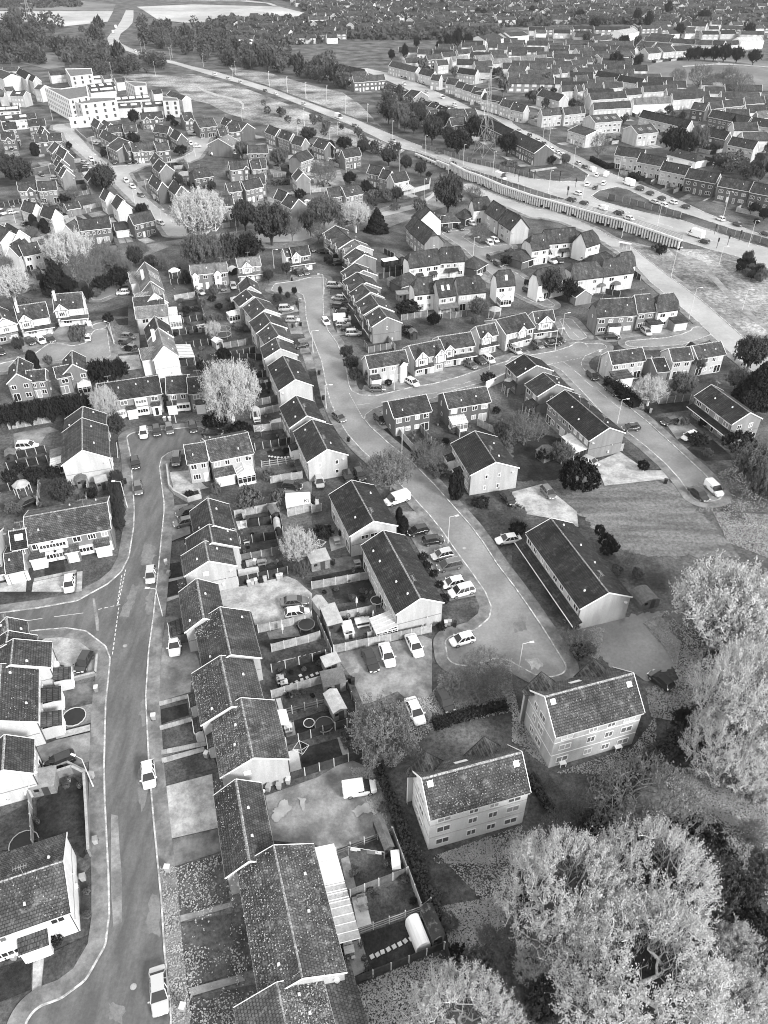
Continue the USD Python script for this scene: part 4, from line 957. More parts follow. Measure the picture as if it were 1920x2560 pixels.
H('B2 176,645 255,800 361,820','terrace end with pale gable facing the empty verge',2,'brick_light','roof_dark')
H('B2 130,528 158,600 268,618','stepped terrace house with a small dormer box, west side of the close',1,'brick_light','roof',wmax=4.2)
H('B2 92,432 148,515 236,543','stepped terrace house behind the black car on a drive, west side of the close',1,'brick_light','roof',wmax=4.2)
H('B2 50,362 98,432 205,442','stepped terrace house behind three bins, west side of the close',1,'brick_light','roof',wmax=4.2)
H('B2 0,268 64,343 160,374','stepped terrace house behind the palms, west side of the close',1,'brick_light','roof',wmax=4.2)
H('B2 -62,215 -18,262 95,272','stepped terrace house with white conservatory behind, west side of the close',1,'brick_light','roof',wmax=4.2,feats=[('conservatory','o',0,3,3,'hip')])
H('Q5 1540,470 1585,600 1690,590','topmost stepped terrace house, west side of the close',1,'brick_light','roof',wmax=4.2,feats=[('conservatory','o',0,3,3,'hip')])
# east of the close
for s,l in(('B2 800,330 850,395 936,417','end house of the stepped row with brick gable and small window, east of the close'),('B2 742,245 796,320 886,345','second stepped house from the gable end, east of the close'),('B2 690,180 743,233 829,266','third stepped house from the gable end, east of the close'),('B2 655,105 714,172 806,190','fourth stepped house from the gable end, east of the close'),('B2 640,45 694,92 786,112','fifth stepped house from the gable end, east of the close'),('R1 740,240 805,285 905,325','stepped house below the pale roof, east of the close')):
 H(s,l,1,'brick','roof',7.0,4.8,wmax=4.6,front='o',feats=[('xgable','o',.3,2.2,'render',.35,True,2.7),('canopy','o',0,4.6,1.0,2.4)],gw=[('b',0,3.9,.5,.9)]if 'end house' in l else None)
H('R1 730,175 775,215 880,250','pale-roofed stepped house, east of the close',1,'brick_light','roof_pale',wmax=4.6,front='o',feats=[('xgable','o',.2,2.2,'render',.35,True,2.7)])
H('R1 590,72 715,178 790,182','dark-roofed pair with timbered gables at the top of the close',2,'brick','roof',wmax=4.8,front='o',feats=[('xgable','o',-.6,2.3,'render',.4,True,2.7),('xgable','o',.15,2.3,'render',.4,True,2.7),('xgable','o',.75,2.3,'render',.4,True,2.7),('canopy','o',.2,6,1.0,2.4)])
H('R1 250,235 385,218 412,288','timbered house with two cars in front at the head of the close',2,'brick','roof',feats=[('xgable','e',-.6,3.0,'render',.5,True,2.7),('canopy','e',-.1,9,1.1,2.4),('garage','e',.75,2.4)])
H('R1 200,245 262,236 282,295','lower dark-roofed side of the timbered house at the head of the close',1,'render','roof',6.6,4.7,wmax=4.6)
H('Q5 795,325 1275,283 1300,405','semi-detached pair with one pale roof and one dark roof and pointed porches',2,'brick','roof_pale',feats=[('xgable','e',.42,2.0,'white',1.2,False,0.0),('xgable','e',-.8,1.6,'white',1.0,False,0.0)])
H('Q5 1400,235 1700,205 1720,330','timbered house with a white garden tent beside it',2,'brick','roof_pale',feats=[('xgable','e',-.25,3.2,'render',.4,True,2.7),('canopy','e',0,8,1.0,2.4)])
# along the middle road
H('B2 708,645 965,605 977,692','pale brick pair at the road corner with a black front door under a porch',2,'brick_light','roof',feats=[('canopy','e',-.72,2.4,1.8,2.4,'white'),('xgable','e',.72,1.5,'white',.9,False,0.0)],gw=[('b',0,3.8,.5,.9)])
H('B2 990,580 1190,540 1217,632','half-timbered pair with two front gables on the middle road',2,'brick_light','roof',feats=[('xgable','e',.66,3.0,'render',.7,True,2.7),('xgable','e',-.55,3.4,'render',.5,True,2.7),('canopy','e',-.4,5,1.1,2.4)])
H('B2 1180,522 1390,490 1418,580','half-timbered house with wide drive between the two timbered neighbours',2,'brick_light','roof',feats=[('xgable','e',-.62,2.6,'render',.5,True,2.7),('canopy','e',0,9.4,1.1,2.4)])
H('B2 1425,455 1545,432 1592,505','half-timbered house behind a black car and a white car',1,'brick_light','roof',feats=[('xgable','e',-.3,2.8,'render',.5,True,2.7),('canopy','e',0,5.4,1.1,2.4)])
H('B2 1555,412 C2 85,367 118,470','timbered house with low roof fourth along the middle road',2,'brick_light','roof',feats=[('xgable','e',.1,2.6,'render',.5,True,2.7),('canopy','e',0,6.5,1.1,2.4)])
H('C2 135,360 262,345 300,415','timbered end house beside the junction lamp post',1,'brick_light','roof',feats=[('xgable','e',0,4.2,'render',.6,True,2.7),('canopy','e',0,7.0,1.2,2.4)])
H('B2 855,940 1100,895 1166,1000','dark brick pair with patio doors behind the corner',2,'brick_dark','roof',front='o',gw=[('a',-1,3.8,.5,1.1),('a',1.2,1.4,.7,.9)])
H('B2 1215,885 1490,842 1528,945','dark brick pair with a sloping glass lean-to',2,'brick_dark','roof',front='o',feats=[('conservatory','e',-.62,3.4,2.6,'lean')],gw=[('a',-1,3.8,.5,1.2),('a',-.5,1.4,.8,.8)])
H('B2 1420,1135 1555,1335 1690,1347','brick terrace end with row of bins along its gable',2,'brick_light','roof_dark',front='o',feats=[('aerial','e',-.5),('canopy','o',.1,2.0,1.6,2.4,'white'),('canopy','o',-.75,2.2,1.7,2.4,'white')],gw=[('b',-1.6,3.8,.6,.9),('b',1.0,3.8,.6,.9),('b',-1.8,1.3,.6,.9),('b',.9,1.3,.6,.9)])
H('N4 410,5 640,425 875,445','dark-tiled terrace beside the white van under the bare tree',2,'brick_light','roof_dark',front='e',feats=[('aerial','e',-.8)],gw=[('b',0.1,3.9,1.4,.9),('b',-1.6,3.9,1.4,.9)])
H('N4 740,525 1125,1225 1358,1248','long dark-tiled terrace facing the row of parked cars, white conservatory at its end',4,'brick_light','roof_dark',front='e',feats=[('conservatory','o',.86,3.2,3.4,'lean')])
H('C1 255,42 628,522 772,540','long dark-tiled terrace with covered front walk on the right of the road',4,'brick_light','roof_dark',front='o',feats=[('aerial','e',-.7),('canopy','o',0,21,1.5,2.3)],gw=())
# south-east corner of the estate
H('C2 345,868 632,1112 723,1135','terrace with aerials and a white garden canopy above the pale car park',4,'brick','roof_dark',front='e',feats=[('aerial','e',-.75),('aerial','e',.3),('aerial','e',-.1),('leanto','o',.72,4.2,3.2,2.7,2.3,'plastic_roof'),('leanto','o',.38,3,2.2,2.7,2.3,'plastic_roof')])
H('C2 205,755 290,830 381,852','brick house with white barge boards and a small square gable window',1,'brick','roof_dark',feats=[('leanto','o',.8,3,2.5,3.2,2.6,'roof_dark')],gw=[('b',-.8,3.8,.7,.7)])
H('C2 80,635 160,708 251,727','brick house at the junction next to the long white wall',1,'brick','roof_dark',feats=[('leanto','o',.6,3,2.5,3.0,2.4,'roof_dark')])
H('C2 625,618 842,590 876,675','light brick pair with glazed rear extension and pale roof vents',2,'brick_light','roof',front='o',feats=[('canopy','e',-.55,5,3.4,2.4,'brick_light'),('skylight','e',-.4,.1,.1,.1)],gw=[('a',0,3.8,.5,1.2)])
H('C2 1015,598 1152,585 1202,672','light brick house with round gable window and lower side wing',1,'brick_light','roof',front='o',gw=[('a',.4,4.1,.6,.6)])
H('C2 905,662 985,655 1040,745','low dark-roofed side wing between two light brick houses',1,'brick','roof_dark',5.2,3.4,win=False)
H('C2 1170,580 1352,550 1399,635','light brick house with large patio door at the main road corner',2,'brick_light','roof',front='o',feats=[('xroof','o',.5,3.6,.4,6.4,'brick_light')])
H('FC 930,735 1430,1095 1165,1235','brick pair with long dark porch roof beside the right-hand lane',2,'brick','roof_dark',front='e',feats=[('canopy','e',0,12.6,1.5,2.5),('aerial','e',-.75)],gw=[('b',-1.6,3.7,1.1,1.0),('b',1.3,3.7,1.0,1.1),('b',-2.2,1.2,1.0,1.0),('b',2.2,1.2,.9,1.0)])
H('C2 570,278 768,266 787,386','half-hipped brick house at the junction with a porch roof and black car in front',2,'brick','roof',8.9,5.0,hip=.45,feats=[('canopy','e',-.05,3.4,1.2,2.5,'white')],gw=[('a',0,4.2,.5,.8)])
H('C2 795,252 895,242 932,360','tall brick house between the half-hipped house and the white corner house',1,'brick','roof',8.9,5.0,hip=(0,.35),feats=[('canopy','e',.8,4,3,2.4,'brick'),('garage','e',.2,2.4)])
H('C2 955,247 1045,235 1096,345','white corner house with hipped dark roof by the main road',1,'render','roof',8.9,5.0,hip=.5,trim='dark_trim',feats=[('canopy','e',.85,4.5,3,2.5,'brick')])
# white rendered houses round the inner court
D=dict(trim='dark_trim')
H('Q4 345,672 690,628 726,832','white rendered pair with hipped end above the brown-tiled porches',2,'render','roof',8.9,5.0,hip=(.55,0),feats=[('canopy','e',.55,2.4,1.3,2.5),('canopy','e',-.35,2.2,1.3,2.5)],**D)
H('Q4 740,612 985,595 1080,790','stone-fronted hipped house with dark double porch',2,'stone','roof',8.9,5.0,hip=.5,feats=[('canopy','e',0,4.2,1.4,2.5)],**D)
H('Q4 430,1005 620,985 676,1203','white rendered end house with hipped roof and patio door',1,'render','roof',8.9,5.0,hip=(.6,0),front='o',**D)
H('Q4 668,1040 890,1010 938,1235','stone house with two white roof windows and a dark veranda',1,'stone','roof',8.9,5.0,front='o',feats=[('skylight','e',.28,.5,.75,1.4),('skylight','e',-.4,.5,.75,1.4),('leanto','e',0,6,2.5,2.9,2.4,'felt')],**D)
H('Q4 935,1000 1235,972 1350,1190','wide stone-fronted house with hipped roof behind the pale round tree',2,'stone','roof',8.9,5.0,hip=(0,.5),front='o',**D)
H('Q4 1480,910 1640,895 1760,1100','white rendered house with one roof window and a small glass porch',1,'render','roof',8.9,5.0,hip=.4,front='o',feats=[('skylight','e',.1,.5,.8,1.5),('conservatory','e',-.3,3.2,3,'hip')],**D)
H('R2 190,395 365,355 382,470','white rendered house behind the leafy street tree',1,'render','roof',8.9,5.0,hip=.4,front='o',**D)
H('R2 460,350 625,330 692,450','white rendered hipped house with two garden pavilions behind',1,'brick_pale','roof',8.9,5.0,hip=.5,front='o',**D)
H('R2 690,318 840,298 880,425','pale rendered hipped house beside the bus shelter',1,'brick_pale','roof',8.9,5.0,hip=.5,front='o',**D)
H('R2 810,270 890,258 926,365','white rendered end house at the main road bus shelter',1,'render','roof',8.9,5.0,hip=.4,front='o',**D)
H('R2 150,140 250,125 272,240','pale hipped end of the long terrace under the flyover',1,'brick_pale','roof',8.9,5.0,hip=(.5,0),**D)
H('R2 240,100 470,82 512,188','long stone terrace with dark porches under the flyover',2,'stone','roof',8.9,5.0,feats=[('canopy','e',.25,3.4,1.3,2.5),('canopy','e',-.85,2,1.3,2.5)],**D)
H('R2 515,125 600,100 658,203','white hipped end house of the long terrace under the flyover',1,'render','roof',8.9,5.0,hip=(0,.5),**D)
H('R2 600,290 700,262 755,280','low black-roofed garage beside the white end house',1,'dark_trim','roof_dark',4.4,2.6,hip=.9,win=False,cat='garage',name='garage')
H('Q4 400,190 460,245 340,412','brick house with ridge running back beside the allotments',1,'brick','roof',8.9,5.0,**D)
H('Q4 455,245 640,395 505,570','gabled brick house with small oval window beside the allotments',2,'brick','roof',8.9,5.0,hip=(0,.35),gw=[('b',0,4.1,.6,.8)],**D)
H('Q4 545,75 600,130 715,232','white gabled house with dark roof behind the garage court',1,'render','roof',8.9,5.0,**D)
H('Q4 460,125 505,175 632,285','white low-roofed link beside the dark-roofed gable',1,'render','roof',6.8,4.4,**D)
H('Q4 1160,-30 1340,-50 1330,85','white rendered house with low window behind the garages',1,'render','roof',8.9,5.0,hip=.3,**D)
H('Q4 1420,0 1580,100 1420,235','grey brick house with slanted roof behind the court trees',1,'brick_light','roof',8.9,5.0,hip=(0,.3),**D)
H('Q4 1600,115 1760,200 1600,330','grey brick house with timbered porch at the court',2,'brick_light','roof',8.9,5.0,feats=[('xgable','e',.2,1.8,'render',.8,True,0.0)],**D)
H('C3 -20,1360 60,1410 0,1500','end gable of grey brick below the flyover trees',1,'brick_light','roof',8.9,5.0,**D)
for s,l in(('Q4 805,165 880,160 1000,275','double garage with pyramid roof and two open dark bays'),('Q4 1030,120 1055,110 1145,215','double garage with pointed roof beside the white car'),('Q4 1150,735 1168,725 1300,855','double garage with pyramid roof beside the stone house'),('Q4 240,960 330,935 420,1010','brown pyramid-roofed outbuilding between the gardens')):
 H(s,l,2,'brick_dark','roof',5.0,2.4,hip=.98,win=False,cat='garage',name='garage',wmin=3.0,feats=[('garage','e',-.5,2.3,'black'),('garage','e',.5,2.3,'black')],vents=False)
H('R2 500,520 545,550 640,610','small gabled garage with white door beside the leafy corner',1,'brick','roof_dark',4.4,2.6,win=False,cat='garage',name='garage',feats=[('garage','a',0,2.4)])
H('R2 60,250 75,245 150,320','hipped garage at the left of the court',1,'brick_dark','roof',4.4,2.5,hip=.95,win=False,cat='garage',name='garage',wmin=3.0,feats=[('garage','e',0,2.4,'black')])
# left-hand close with half-timbered fronts
H('Q6 675,910 1058,877 1110,1085','half-timbered house with white garage, nearest the lane',1,'render','roof',8.2,4.8,feats=[('xgable','e',-.55,3.6,'render',.6,True,2.6),('canopy','e',.25,7.2,1.4,2.3),('garage','e',.6,2.5),('chimney','e',-.85,.35)])
H('Q6 180,1065 585,1005 640,1200','half-timbered house behind three parked cars',1,'render','roof',8.2,4.8,feats=[('xgable','e',-.55,3.6,'render',.6,True,2.6),('canopy','e',.2,7.6,1.4,2.3),('garage','e',.62,2.5),('chimney','e',-.85,.35)])
H('Q6 -60,1050 30,1215 215,1300','half-timbered gable with vertical boards at the left edge',1,'brick','roof',feats=[('xgable','b',0,5.6,'render',.3,True,2.7)],gw=[('b',-1.4,1.3,1.6,1.2),('b',1.4,1.3,1.6,1.2)])
H('A2 118,655 105,762 205,803','gabled brick house with white barge boards left of the pair above the long hedge',1,'brick','roof',gw=[('b',-1.4,3.7,1.1,1.1),('b',1.2,3.7,1.1,1.1),('b',1.2,1.4,1.3,1.2),('b',-1.4,1.1,1.5,2)])
H('A2 170,742 290,730 302,795','low wing with patio door joined to the left gabled house',1,'brick','roof',6.2,4.4,front='o')
H('A2 465,612 470,700 565,752','gabled brick house with white octagonal bay above the long hedge',1,'brick','roof',gw=[('b',-1.3,3.7,1.2,1.1),('b',1.6,3.7,1.2,1.1),('b',-1.5,1.2,.9,2)],feats=[('conservatory','b',.55,2.8,2.6,'hip')])
H('A2 345,720 440,702 425,775','low wing joined to the right gabled house above the long hedge',1,'brick','roof',6.2,4.4,front='o')
# the stepped gables with solar panels
H('Q5 215,285 290,530 412,480','tall grey-roofed house with a white grid of solar panels',1,'brick_pale','roof_pale',8.0,4.9,front='o',feats=[('solar','e',-.05,.5,4.6,3.2),('xroof','o',-.5,5,2.2,7.0,'brick_pale'),('chimney','o',.2,-.5)])
H('Q5 290,535 340,690 490,715','second grey-roofed house with a white grid of solar panels',1,'brick_pale','roof_pale',8.0,4.9,front='o',feats=[('solar','e',0,.5,4.2,3.2),('xroof','o',0,4.6,2.0,7.0,'brick_pale')])
H('Q5 60,740 455,700 500,825','dark-roofed house with the wide ridge between the solar roof and the pale roof',1,'brick_pale','roof',7.0,4.8,wmin=3.4,feats=[('conservatory','b',.1,3.4,3.0,'hip')])
H('Q5 85,868 508,830 545,985','pale-roofed house with white conservatory at its garden end',1,'brick_pale','roof_pale',6.6,4.6,feats=[('conservatory','b',.1,3.6,3.0,'hip')])
H('Q5 345,985 392,1135 580,1215','house with half dark half pale roof behind the big white gable',1,'brick_pale','roof',8.0,4.9)
H('Q5 390,1140 462,1375 650,1465','big white gable wall with pale grey roof above the alley',1,'render','roof_pale',8.2,4.9,feats=[('xroof','o',.2,4.6,2.6,6.6,'render'),('leanto','e',.4,7.5,4.2,3.0,2.4,'felt_pale'),('chimney','o',-.4,-.5)])
# -- two blocks of flats
def flats(spec,label,wall,band,rh,eh):
 root=H(spec,label,3,wall,'roof_moss',rh,eh,win=False,cat='block of flats',name='block_of_flats',wmax=7.5,trim='white',vents=False,tier='near',feats=[('band','e',0,(2.65,5.3),band),('band','a',0,(2.65,5.3),band),]+[('win','e',x,z,w,1.15)for z in(1.35,4.0,6.15)for x,w in((.72,1.7),(.3,1.2),(-.12,1.2),(-.72,1.7))]+[('win','a',y,z,w,1.2)for z in(1.35,4.0,6.4)for y,w in((-.42,1.0),(.08,1.5))]+[('xroof','o',.74,4.4,.4,rh-.7,wall),('xroof','o',-.5,4.4,.4,rh-.7,wall),('skylight','o',.1,.55,1.6,.9),('skylight','e',-.88,.18,.7,.7),('skylight','e',.86,.25,.7,.7)])
flats('FA 268,322 1480,0 1600,492','pale brick block of flats with mossy roof, nearer of the pair','render','brick_light',10.3,7.0)
flats('FB 382,372 1392,105 1530,560','darker brick block of flats with white window bands, further of the pair','brick_light','white',10.3,7.0)
# -- cars and vans
def C(where,spec,t=None,**k):
 for s in spec.split(';'):
  for w in s.split():
   if len(w)==2 and w[0]in 'husmvnl' and w[1]in 'wsgdbk':code=w
   elif ',' in w:car(code,t,*map(float,w.split(',')),where,**k)
   else:t=w
C('parked at the kerb near the bottom of the left road','A0 ss 1020,1290,1040,1590')
C('at the kerb of the left road outside the strip gardens','F hw 368,1901,374,1970')
C('parked on the wide front drive of the staggered terrace','F sw 435.5,1580,436.7,1641')
C('parked on the drive of the topmost terrace house on the left road','N1 hg 400,420,265,450; hb 400,318,312,345')
C('driving up the left road past the junction','A1 hs 980,355,972,455')
C('parked on the drive below the bay-windowed terrace','A1 hw 455,410,445,520')
C('parked on the rounded corner forecourt','N3 hd 1030,680,895,930')
C('parked by the brick garden wall at the left','N3 hb 830,1890,540,2010')
C('parked at the head of the small court, below the bay-fronted terrace','A2 hw 930,1105,930,1185; hd 1010,1095,1020,1165; hg 1090,1080,1105,1155')
C('parked alone at the right end of the small court','A2 hb 1245,1080,1255,1135')
C('parked in the shade under the big birch','A2 sb 1325,1140,1425,1140')
C('parked in the walled drive beside the mossy roof','A2 mg 1147,1285,1140,1350')
C('parked on the left side of the road below the court, upper of two','A2 hb 870,1310,880,1370')
C('parked on the left side of the road below the court, lower of two','A2 hg 890,1460,900,1545')
C('parked behind the slatted fence left of the big gable','R4 uw 130,345,275,340')
C('under a bush in the overgrown gardens, parked','R4 sb 240,745,150,785')
C('parked in the back court between the hedges','N1 hb 1370,50,1540,70; B2 hs 400,1420,420,1500; hd 585,1405,612,1458; hb 655,1385,690,1445')
C('parked beside the garden fence, lettered on its side','B2 lk 210,1612,395,1602')
C('parked under the bare tree by the road','N4 vw 1000,160,760,240')
C('parked in the pale court behind the terrace, beside the fence','N1 sg 1360,1270,1600,1250; hw 1385,1390,1625,1360')
for cd,c4,w in(('hb','1200,500,998,550','first from the top in the row of front drives'),('hb','1165,640,1350,608','second from the top in the row of front drives'),('hs','1465,745,1235,800','third from the top in the row of front drives'),('mg','1535,860,1312,910','fourth from the top in the row of front drives'),('hw','1580,1040,1345,1090','fifth from the top in the row of front drives'),('uw','1660,1120,1440,1180','last in the row of front drives, beside the lawn')):
 C('parked '+w,f'N4 {cd} {c4}',group='cars on the front drives of the long terrace')
C('parked across the end of the turning head','B1 hw 1400,805,1275,840')
C('parked in the marked bays along the fence','N5 sb 975,265,1065,480; sw 1160,215,1230,420; sw 1430,120,1525,320')
C('parked in the lower bays near the bushes','N5 sw 1430,780,1540,1020; B1 hb 1190,1160,1262,1290')
C('parked in the puddled courtyard','B0 nw 575,150,765,120')
C('parked among fallen leaves beside the flats','C1 hb 1030,1145,900,1035')
C('parked in front of the covered-walk terrace','B1 sw 1700,165,1570,185')
C('parked on the pale car park','C2 hg 200,1490,270,1570; R5 hb 905,795,955,850')
C('parked at the end of the right-hand lane','C2 sb 1160,1500,1265,1580; nw 1265,1465,1355,1550')
C('crossing the right-hand lane from a drive','C2 hb 825,1105,718,1115')
C('parked on the verge of the right-hand lane, upper of two','C2 hb 490,745,552,800')
C('parked on the verge of the right-hand lane, lower of two','C2 sb 615,840,692,902')
C('parked on the drive of the brick pair with long porch','C2 hb 1080,1058,962,1085; hw 1200,1150,1105,1185')
C('parked behind the big dark bush','C2 hs 470,1315,545,1350')
C('parked outside the half-hipped house','C2 sb 600,520,695,520')
C('parked on the drive next to the tall brick house','C2 hs 840,465,900,515')
C('parked on the corner forecourt of the timbered end house','C2 hg 140,550,200,597; sb 215,572,312,562; hd 255,535,345,550')
C('parked in front of the timbered house','C2 hs 0,595,50,627; B2 hg 1360,690,1422,722; sb 1410,650,1482,697; hw 1480,645,1542,692')
C('parked on the lane into the inner court','C2 hb 75,205,135,235; uw 135,250,200,285; R2 vb 125,495,182,502')
C('parked in front of the long stone terrace','R2 nw 275,318,322,345; hb 330,315,372,345; hw 520,320,575,325')
C('parked beside the pale brick pair','B2 hw 985,800,1042,832; hg 745,860,825,858')
C('parked at the dark brick pair on the corner','B2 hb 780,1030,828,1078')
C('driving on the curving road','B2 hg 515,1025,562,1062; hw 440,405,465,440')
for cd,c4,w in(('us','535,515,625,520','top drive'),('hs','655,612,570,603','second drive'),('ub','580,670,662,680','third drive'),('hb','685,712,600,702','fourth drive'),('vw','580,765,700,760','fifth drive'),('hs','590,803,702,800','sixth drive'),('hb','640,835,722,830','seventh drive'),('us','670,872,780,868','bottom drive')):
 C(f'parked on the {w} along the east side of the close',f'R1 {cd} {c4}',group='cars on the drives of the close')
C('parked on a drive on the west side of the close','R1 us 175,690,270,685; hs 230,770,315,770; B2 hb 330,572,255,585')
C('parked at the head of the close','R1 ub 575,350,650,345; hb 465,260,530,262; hd 400,235,430,257; hd 295,408,340,440; hg 355,400,385,432')
C('parked at the end of the left lane','Q6 hw 1659,880,1530,892; hb 1659,842,1540,855')
C('parked in front of the half-timbered house','Q6 hb 345,1480,440,1560; hw 490,1470,570,1542; hd 625,1450,687,1522')
C('parked beside the round bush in the left close','Q6 hw 1135,1500,1135,1430')
C('parked on the drive of the tall grey house','A2 hg 785,515,880,525; hd 775,555,860,565; hg 885,602,795,585')
C('at the left edge of the half-timbered close, parked','A2 hb -10,600,15,635')
C('parked in front of the semi-detached pair with pointed porches','Q5 hs 900,650,970,692; mg 1180,580,1250,652; hs 1350,540,1380,650')
C('parked in the garage court','Q4 hb 770,370,840,395; hb 960,340,1022,372; hw 1105,285,1182,320')
C('parked under the court trees','Q4 hw 1330,520,1412,582; hw 1385,495,1482,540')
C('parked at the bend of the court lane','Q4 ud 1345,720,1432,780; hd 1430,800,1532,852')
C('parked beside the open double garage','Q4 hw 1150,945,1232,960')
C('parked outside a house in the upper left estate','Q1 hb 125,520,170,552; hs 110,1362,230,1340; hb 300,1510,392,1490; hb 380,1560,432,1540; hs 510,1200,562,1250; hb 515,850,560,872; hw 690,910,742,910; hs 1190,445,1282,470; hb 1310,520,1382,535; hb 1460,680,1502,722; hs 1070,710,1132,715; hs 1090,770,1160,770; Q2 hb 60,690,112,712; hb -10,690,30,716; hw 795,430,832,480; hb 640,720,702,760; hs 395,1470,452,1502; hs 0,1620,90,1655; hb 1060,602,1165,590; ub 890,330,982,340; Q3 hw 940,675,996,680',group='cars parked in the upper left estate')
C('parked in the upper left estate','Q1 vw -40,1340,62,1370; Q2 vw 330,1168,490,1150; vs 790,330,886,342',group='cars parked in the upper left estate')
C('on the estate street','Q1 mw 1160,640,1210,690; hd 1205,690,1252,737; hd 1260,765,1312,800; mw 1610,910,1662,967; Q2 sw 20,985,92,1037; hg 130,1110,205,1142; hw 870,490,922,490',group='cars on the estate street')
def along(where,t,dx,dy,spec,**k):
 for s in spec.split():
  cd,xy=s.split(':');x,y=map(float,xy.split(','));f={'l':1.4,'v':1.25}.get(cd[0],1.0)
  car(cd,t,x-dx*f,y-dy*f,x+dx*f,y+dy*f,where,**k)
along('driving on the dual carriageway','B3',14,5,'sd:60,585 hw:130,608 hs:310,672 lw:535,758 hg:640,812 hs:890,910 hg:1178,985 sd:1280,1060 hd:1605,1112 lw:1585,1148',group='traffic on the dual carriageway')
along('driving on the dual carriageway near the junction','C3',-18,-6,'hw:425,1250 ud:383,1292 hd:465,1312 nw:585,1345 ub:690,1378 sw:755,1410 lw:1190,1520 hd:1245,1562',group='traffic on the dual carriageway')
along('queueing on the road past the brick terraces','C3',-17,-7,'lw:755,1187 ud:825,1220 hd:893,1250 hd:968,1283 hs:920,1306 hw:982,1326 hw:1045,1308 hd:1123,1337 hw:1350,1415 hd:1458,1450 hb:1640,1512',group='cars queueing at the junction')
along('in the tailback above the junction','C3',-13,-9,'hs:45,845 hb:113,872 hs:165,905 hd:205,927 hw:255,963 hw:295,985 hw:325,1000 hd:358,1018 hs:430,1055 hd:470,1078 vw:520,1097',group='cars queueing at the junction')
along('waiting in the junction','C3',12,-12,'hw:550,1132 vw:612,1130 hw:595,1185 sw:490,1192 hb:540,1212',group='cars queueing at the junction')
along('on the road through the far terraces','P3',15,8,'nw:175,725 vw:505,840 mw:612,905 hs:300,705 hs:340,716 hs:370,792 vw:965,960 hw:1010,990 hs:45,632 hw:90,641 hs:150,666 hd:182,676',group='cars along the far terraces')
along('on the far bend of the dual carriageway','P1',14,6,'mw:1170,440 hs:1203,456 hw:1290,476 hs:1380,500 hs:1040,405',group='traffic on the dual carriageway')
along('on the far bend of the dual carriageway','P1',4,-14,'lw:978,280 lw:1000,235',group='traffic on the dual carriageway')
along('on the dual carriageway beside the rough grass','P2',14,5,'mw:195,640 hs:312,676 hs:417,707',group='traffic on the dual carriageway')
# -- trees, bushes, hedges
def quads(cen,nrm,size,rng,asp=0.6,droop=None):
 """leaf-sized diamonds: centres (n,3), rough normals, sizes (n,)"""
 n=len(cen);a=rng.normal(size=(n,3))
 if droop is not None:a=a*(1-droop)+np.array([0,0,-2.2])*droop
 a/=np.linalg.norm(a,axis=1,keepdims=True)+1e-9
 nr=nrm+rng.normal(size=(n,3))*.7;b=np.cross(nr,a);b/=np.linalg.norm(b,axis=1,keepdims=True)+1e-9
 s=size[:,None]
 P=np.stack([cen-a*s,cen+b*s*asp,cen+a*s,cen-b*s*asp],1)
 return P.reshape(-1,3),np.arange(4*n).reshape(-1,4)
def skeleton(rng,env,n,trunk=0.28,step=0.13,up=0.35):
 """branches: points in the envelope, each joined to the nearest earlier one; radius by how much it carries"""
 P=[np.array([0,0,z])for z in np.linspace(0,trunk,4)];par=[-1,0,1,2]
 T=env(rng,n);T=T[np.argsort(np.linalg.norm((T-[0,0,trunk])*[1,1,.8],axis=1))]
 for t in T:
  A=np.array(P[2:]);d=np.linalg.norm((A-t)*[1,1,0.75],axis=1)+np.where(A[:,2]>t[2]+.02,.25,0)
  i=int(np.argmin(d))+2;q=P[i];L=np.linalg.norm(t-q);k=max(1,int(L/step))
  for j in range(1,k+1):
   f=j/k;p=q+(t-q)*f+rng.normal(size=3)*.012;p[2]+=up*.06*math.sin(f*math.pi)
   P.append(p);par.append(i);i=len(P)-1
 P=np.array(P);w=np.ones(len(P))*.6
 for i in range(len(P)-1,0,-1):w[par[i]]+=w[i]
 return P,np.array(par),np.sqrt(w/w[0])
def tubes(P,par,r,r0,nmin,sides=5):
 V,Fc=[],[];o=0
 for i in range(1,len(P)):
  a,b=P[par[i]],P[i];ra,rb=max(r[par[i]]*r0,nmin),max(r[i]*r0,nmin);ra=min(ra,rb*1.5)
  d=b-a;d=d/(np.linalg.norm(d)+1e-9);x=np.cross(d,[.3,.9,.1]);x/=np.linalg.norm(x)+1e-9;y=np.cross(d,x);m=sides if rb>.012 else 3
  A=np.arange(m)*2*math.pi/m;c,s=np.cos(A)[:,None],np.sin(A)[:,None]
  V+=[a+(x*c+y*s)*ra,b+(x*c+y*s)*rb]
  for j in range(m):k=(j+1)%m;Fc.append((o+j,o+k,o+m+k,o+m+j))
  o+=2*m
 return np.concatenate(V),np.array(Fc)
def env_round(lo=.22,flat=1.0,hollow=.35,lumps=7):
 def f(rng,n):
  L=rng.normal(size=(lumps,3));L/=np.linalg.norm(L,axis=1,keepdims=True);L[:,2]=np.abs(L[:,2])*.9-.2
  out=[]
  while len(out)<n:
   d=rng.normal(size=3);d/=np.linalg.norm(d);k=.74+.26*max(0,np.max(L@d))**6+rng.uniform(-.06,.06);r=k*max(hollow,rng.uniform())**.45
   p=d*r;z=.5+.5*p[2]
   if p[2]<-.75 and rng.uniform()<.7:continue
   out.append((p[0],p[1],lo+(1-lo)*z))
  return np.array(out)
 return f
def env_vase(rng,n):
 h=rng.uniform(.0,1,n)**.6;a=rng.uniform(0,2*math.pi,n);r=(.25+.75*np.sin(h*2.2+.35))*np.sqrt(rng.uniform(.1,1,n))
 return np.stack([np.cos(a)*r,np.sin(a)*r,.25+.75*h*(1-.18*r**2)],1)
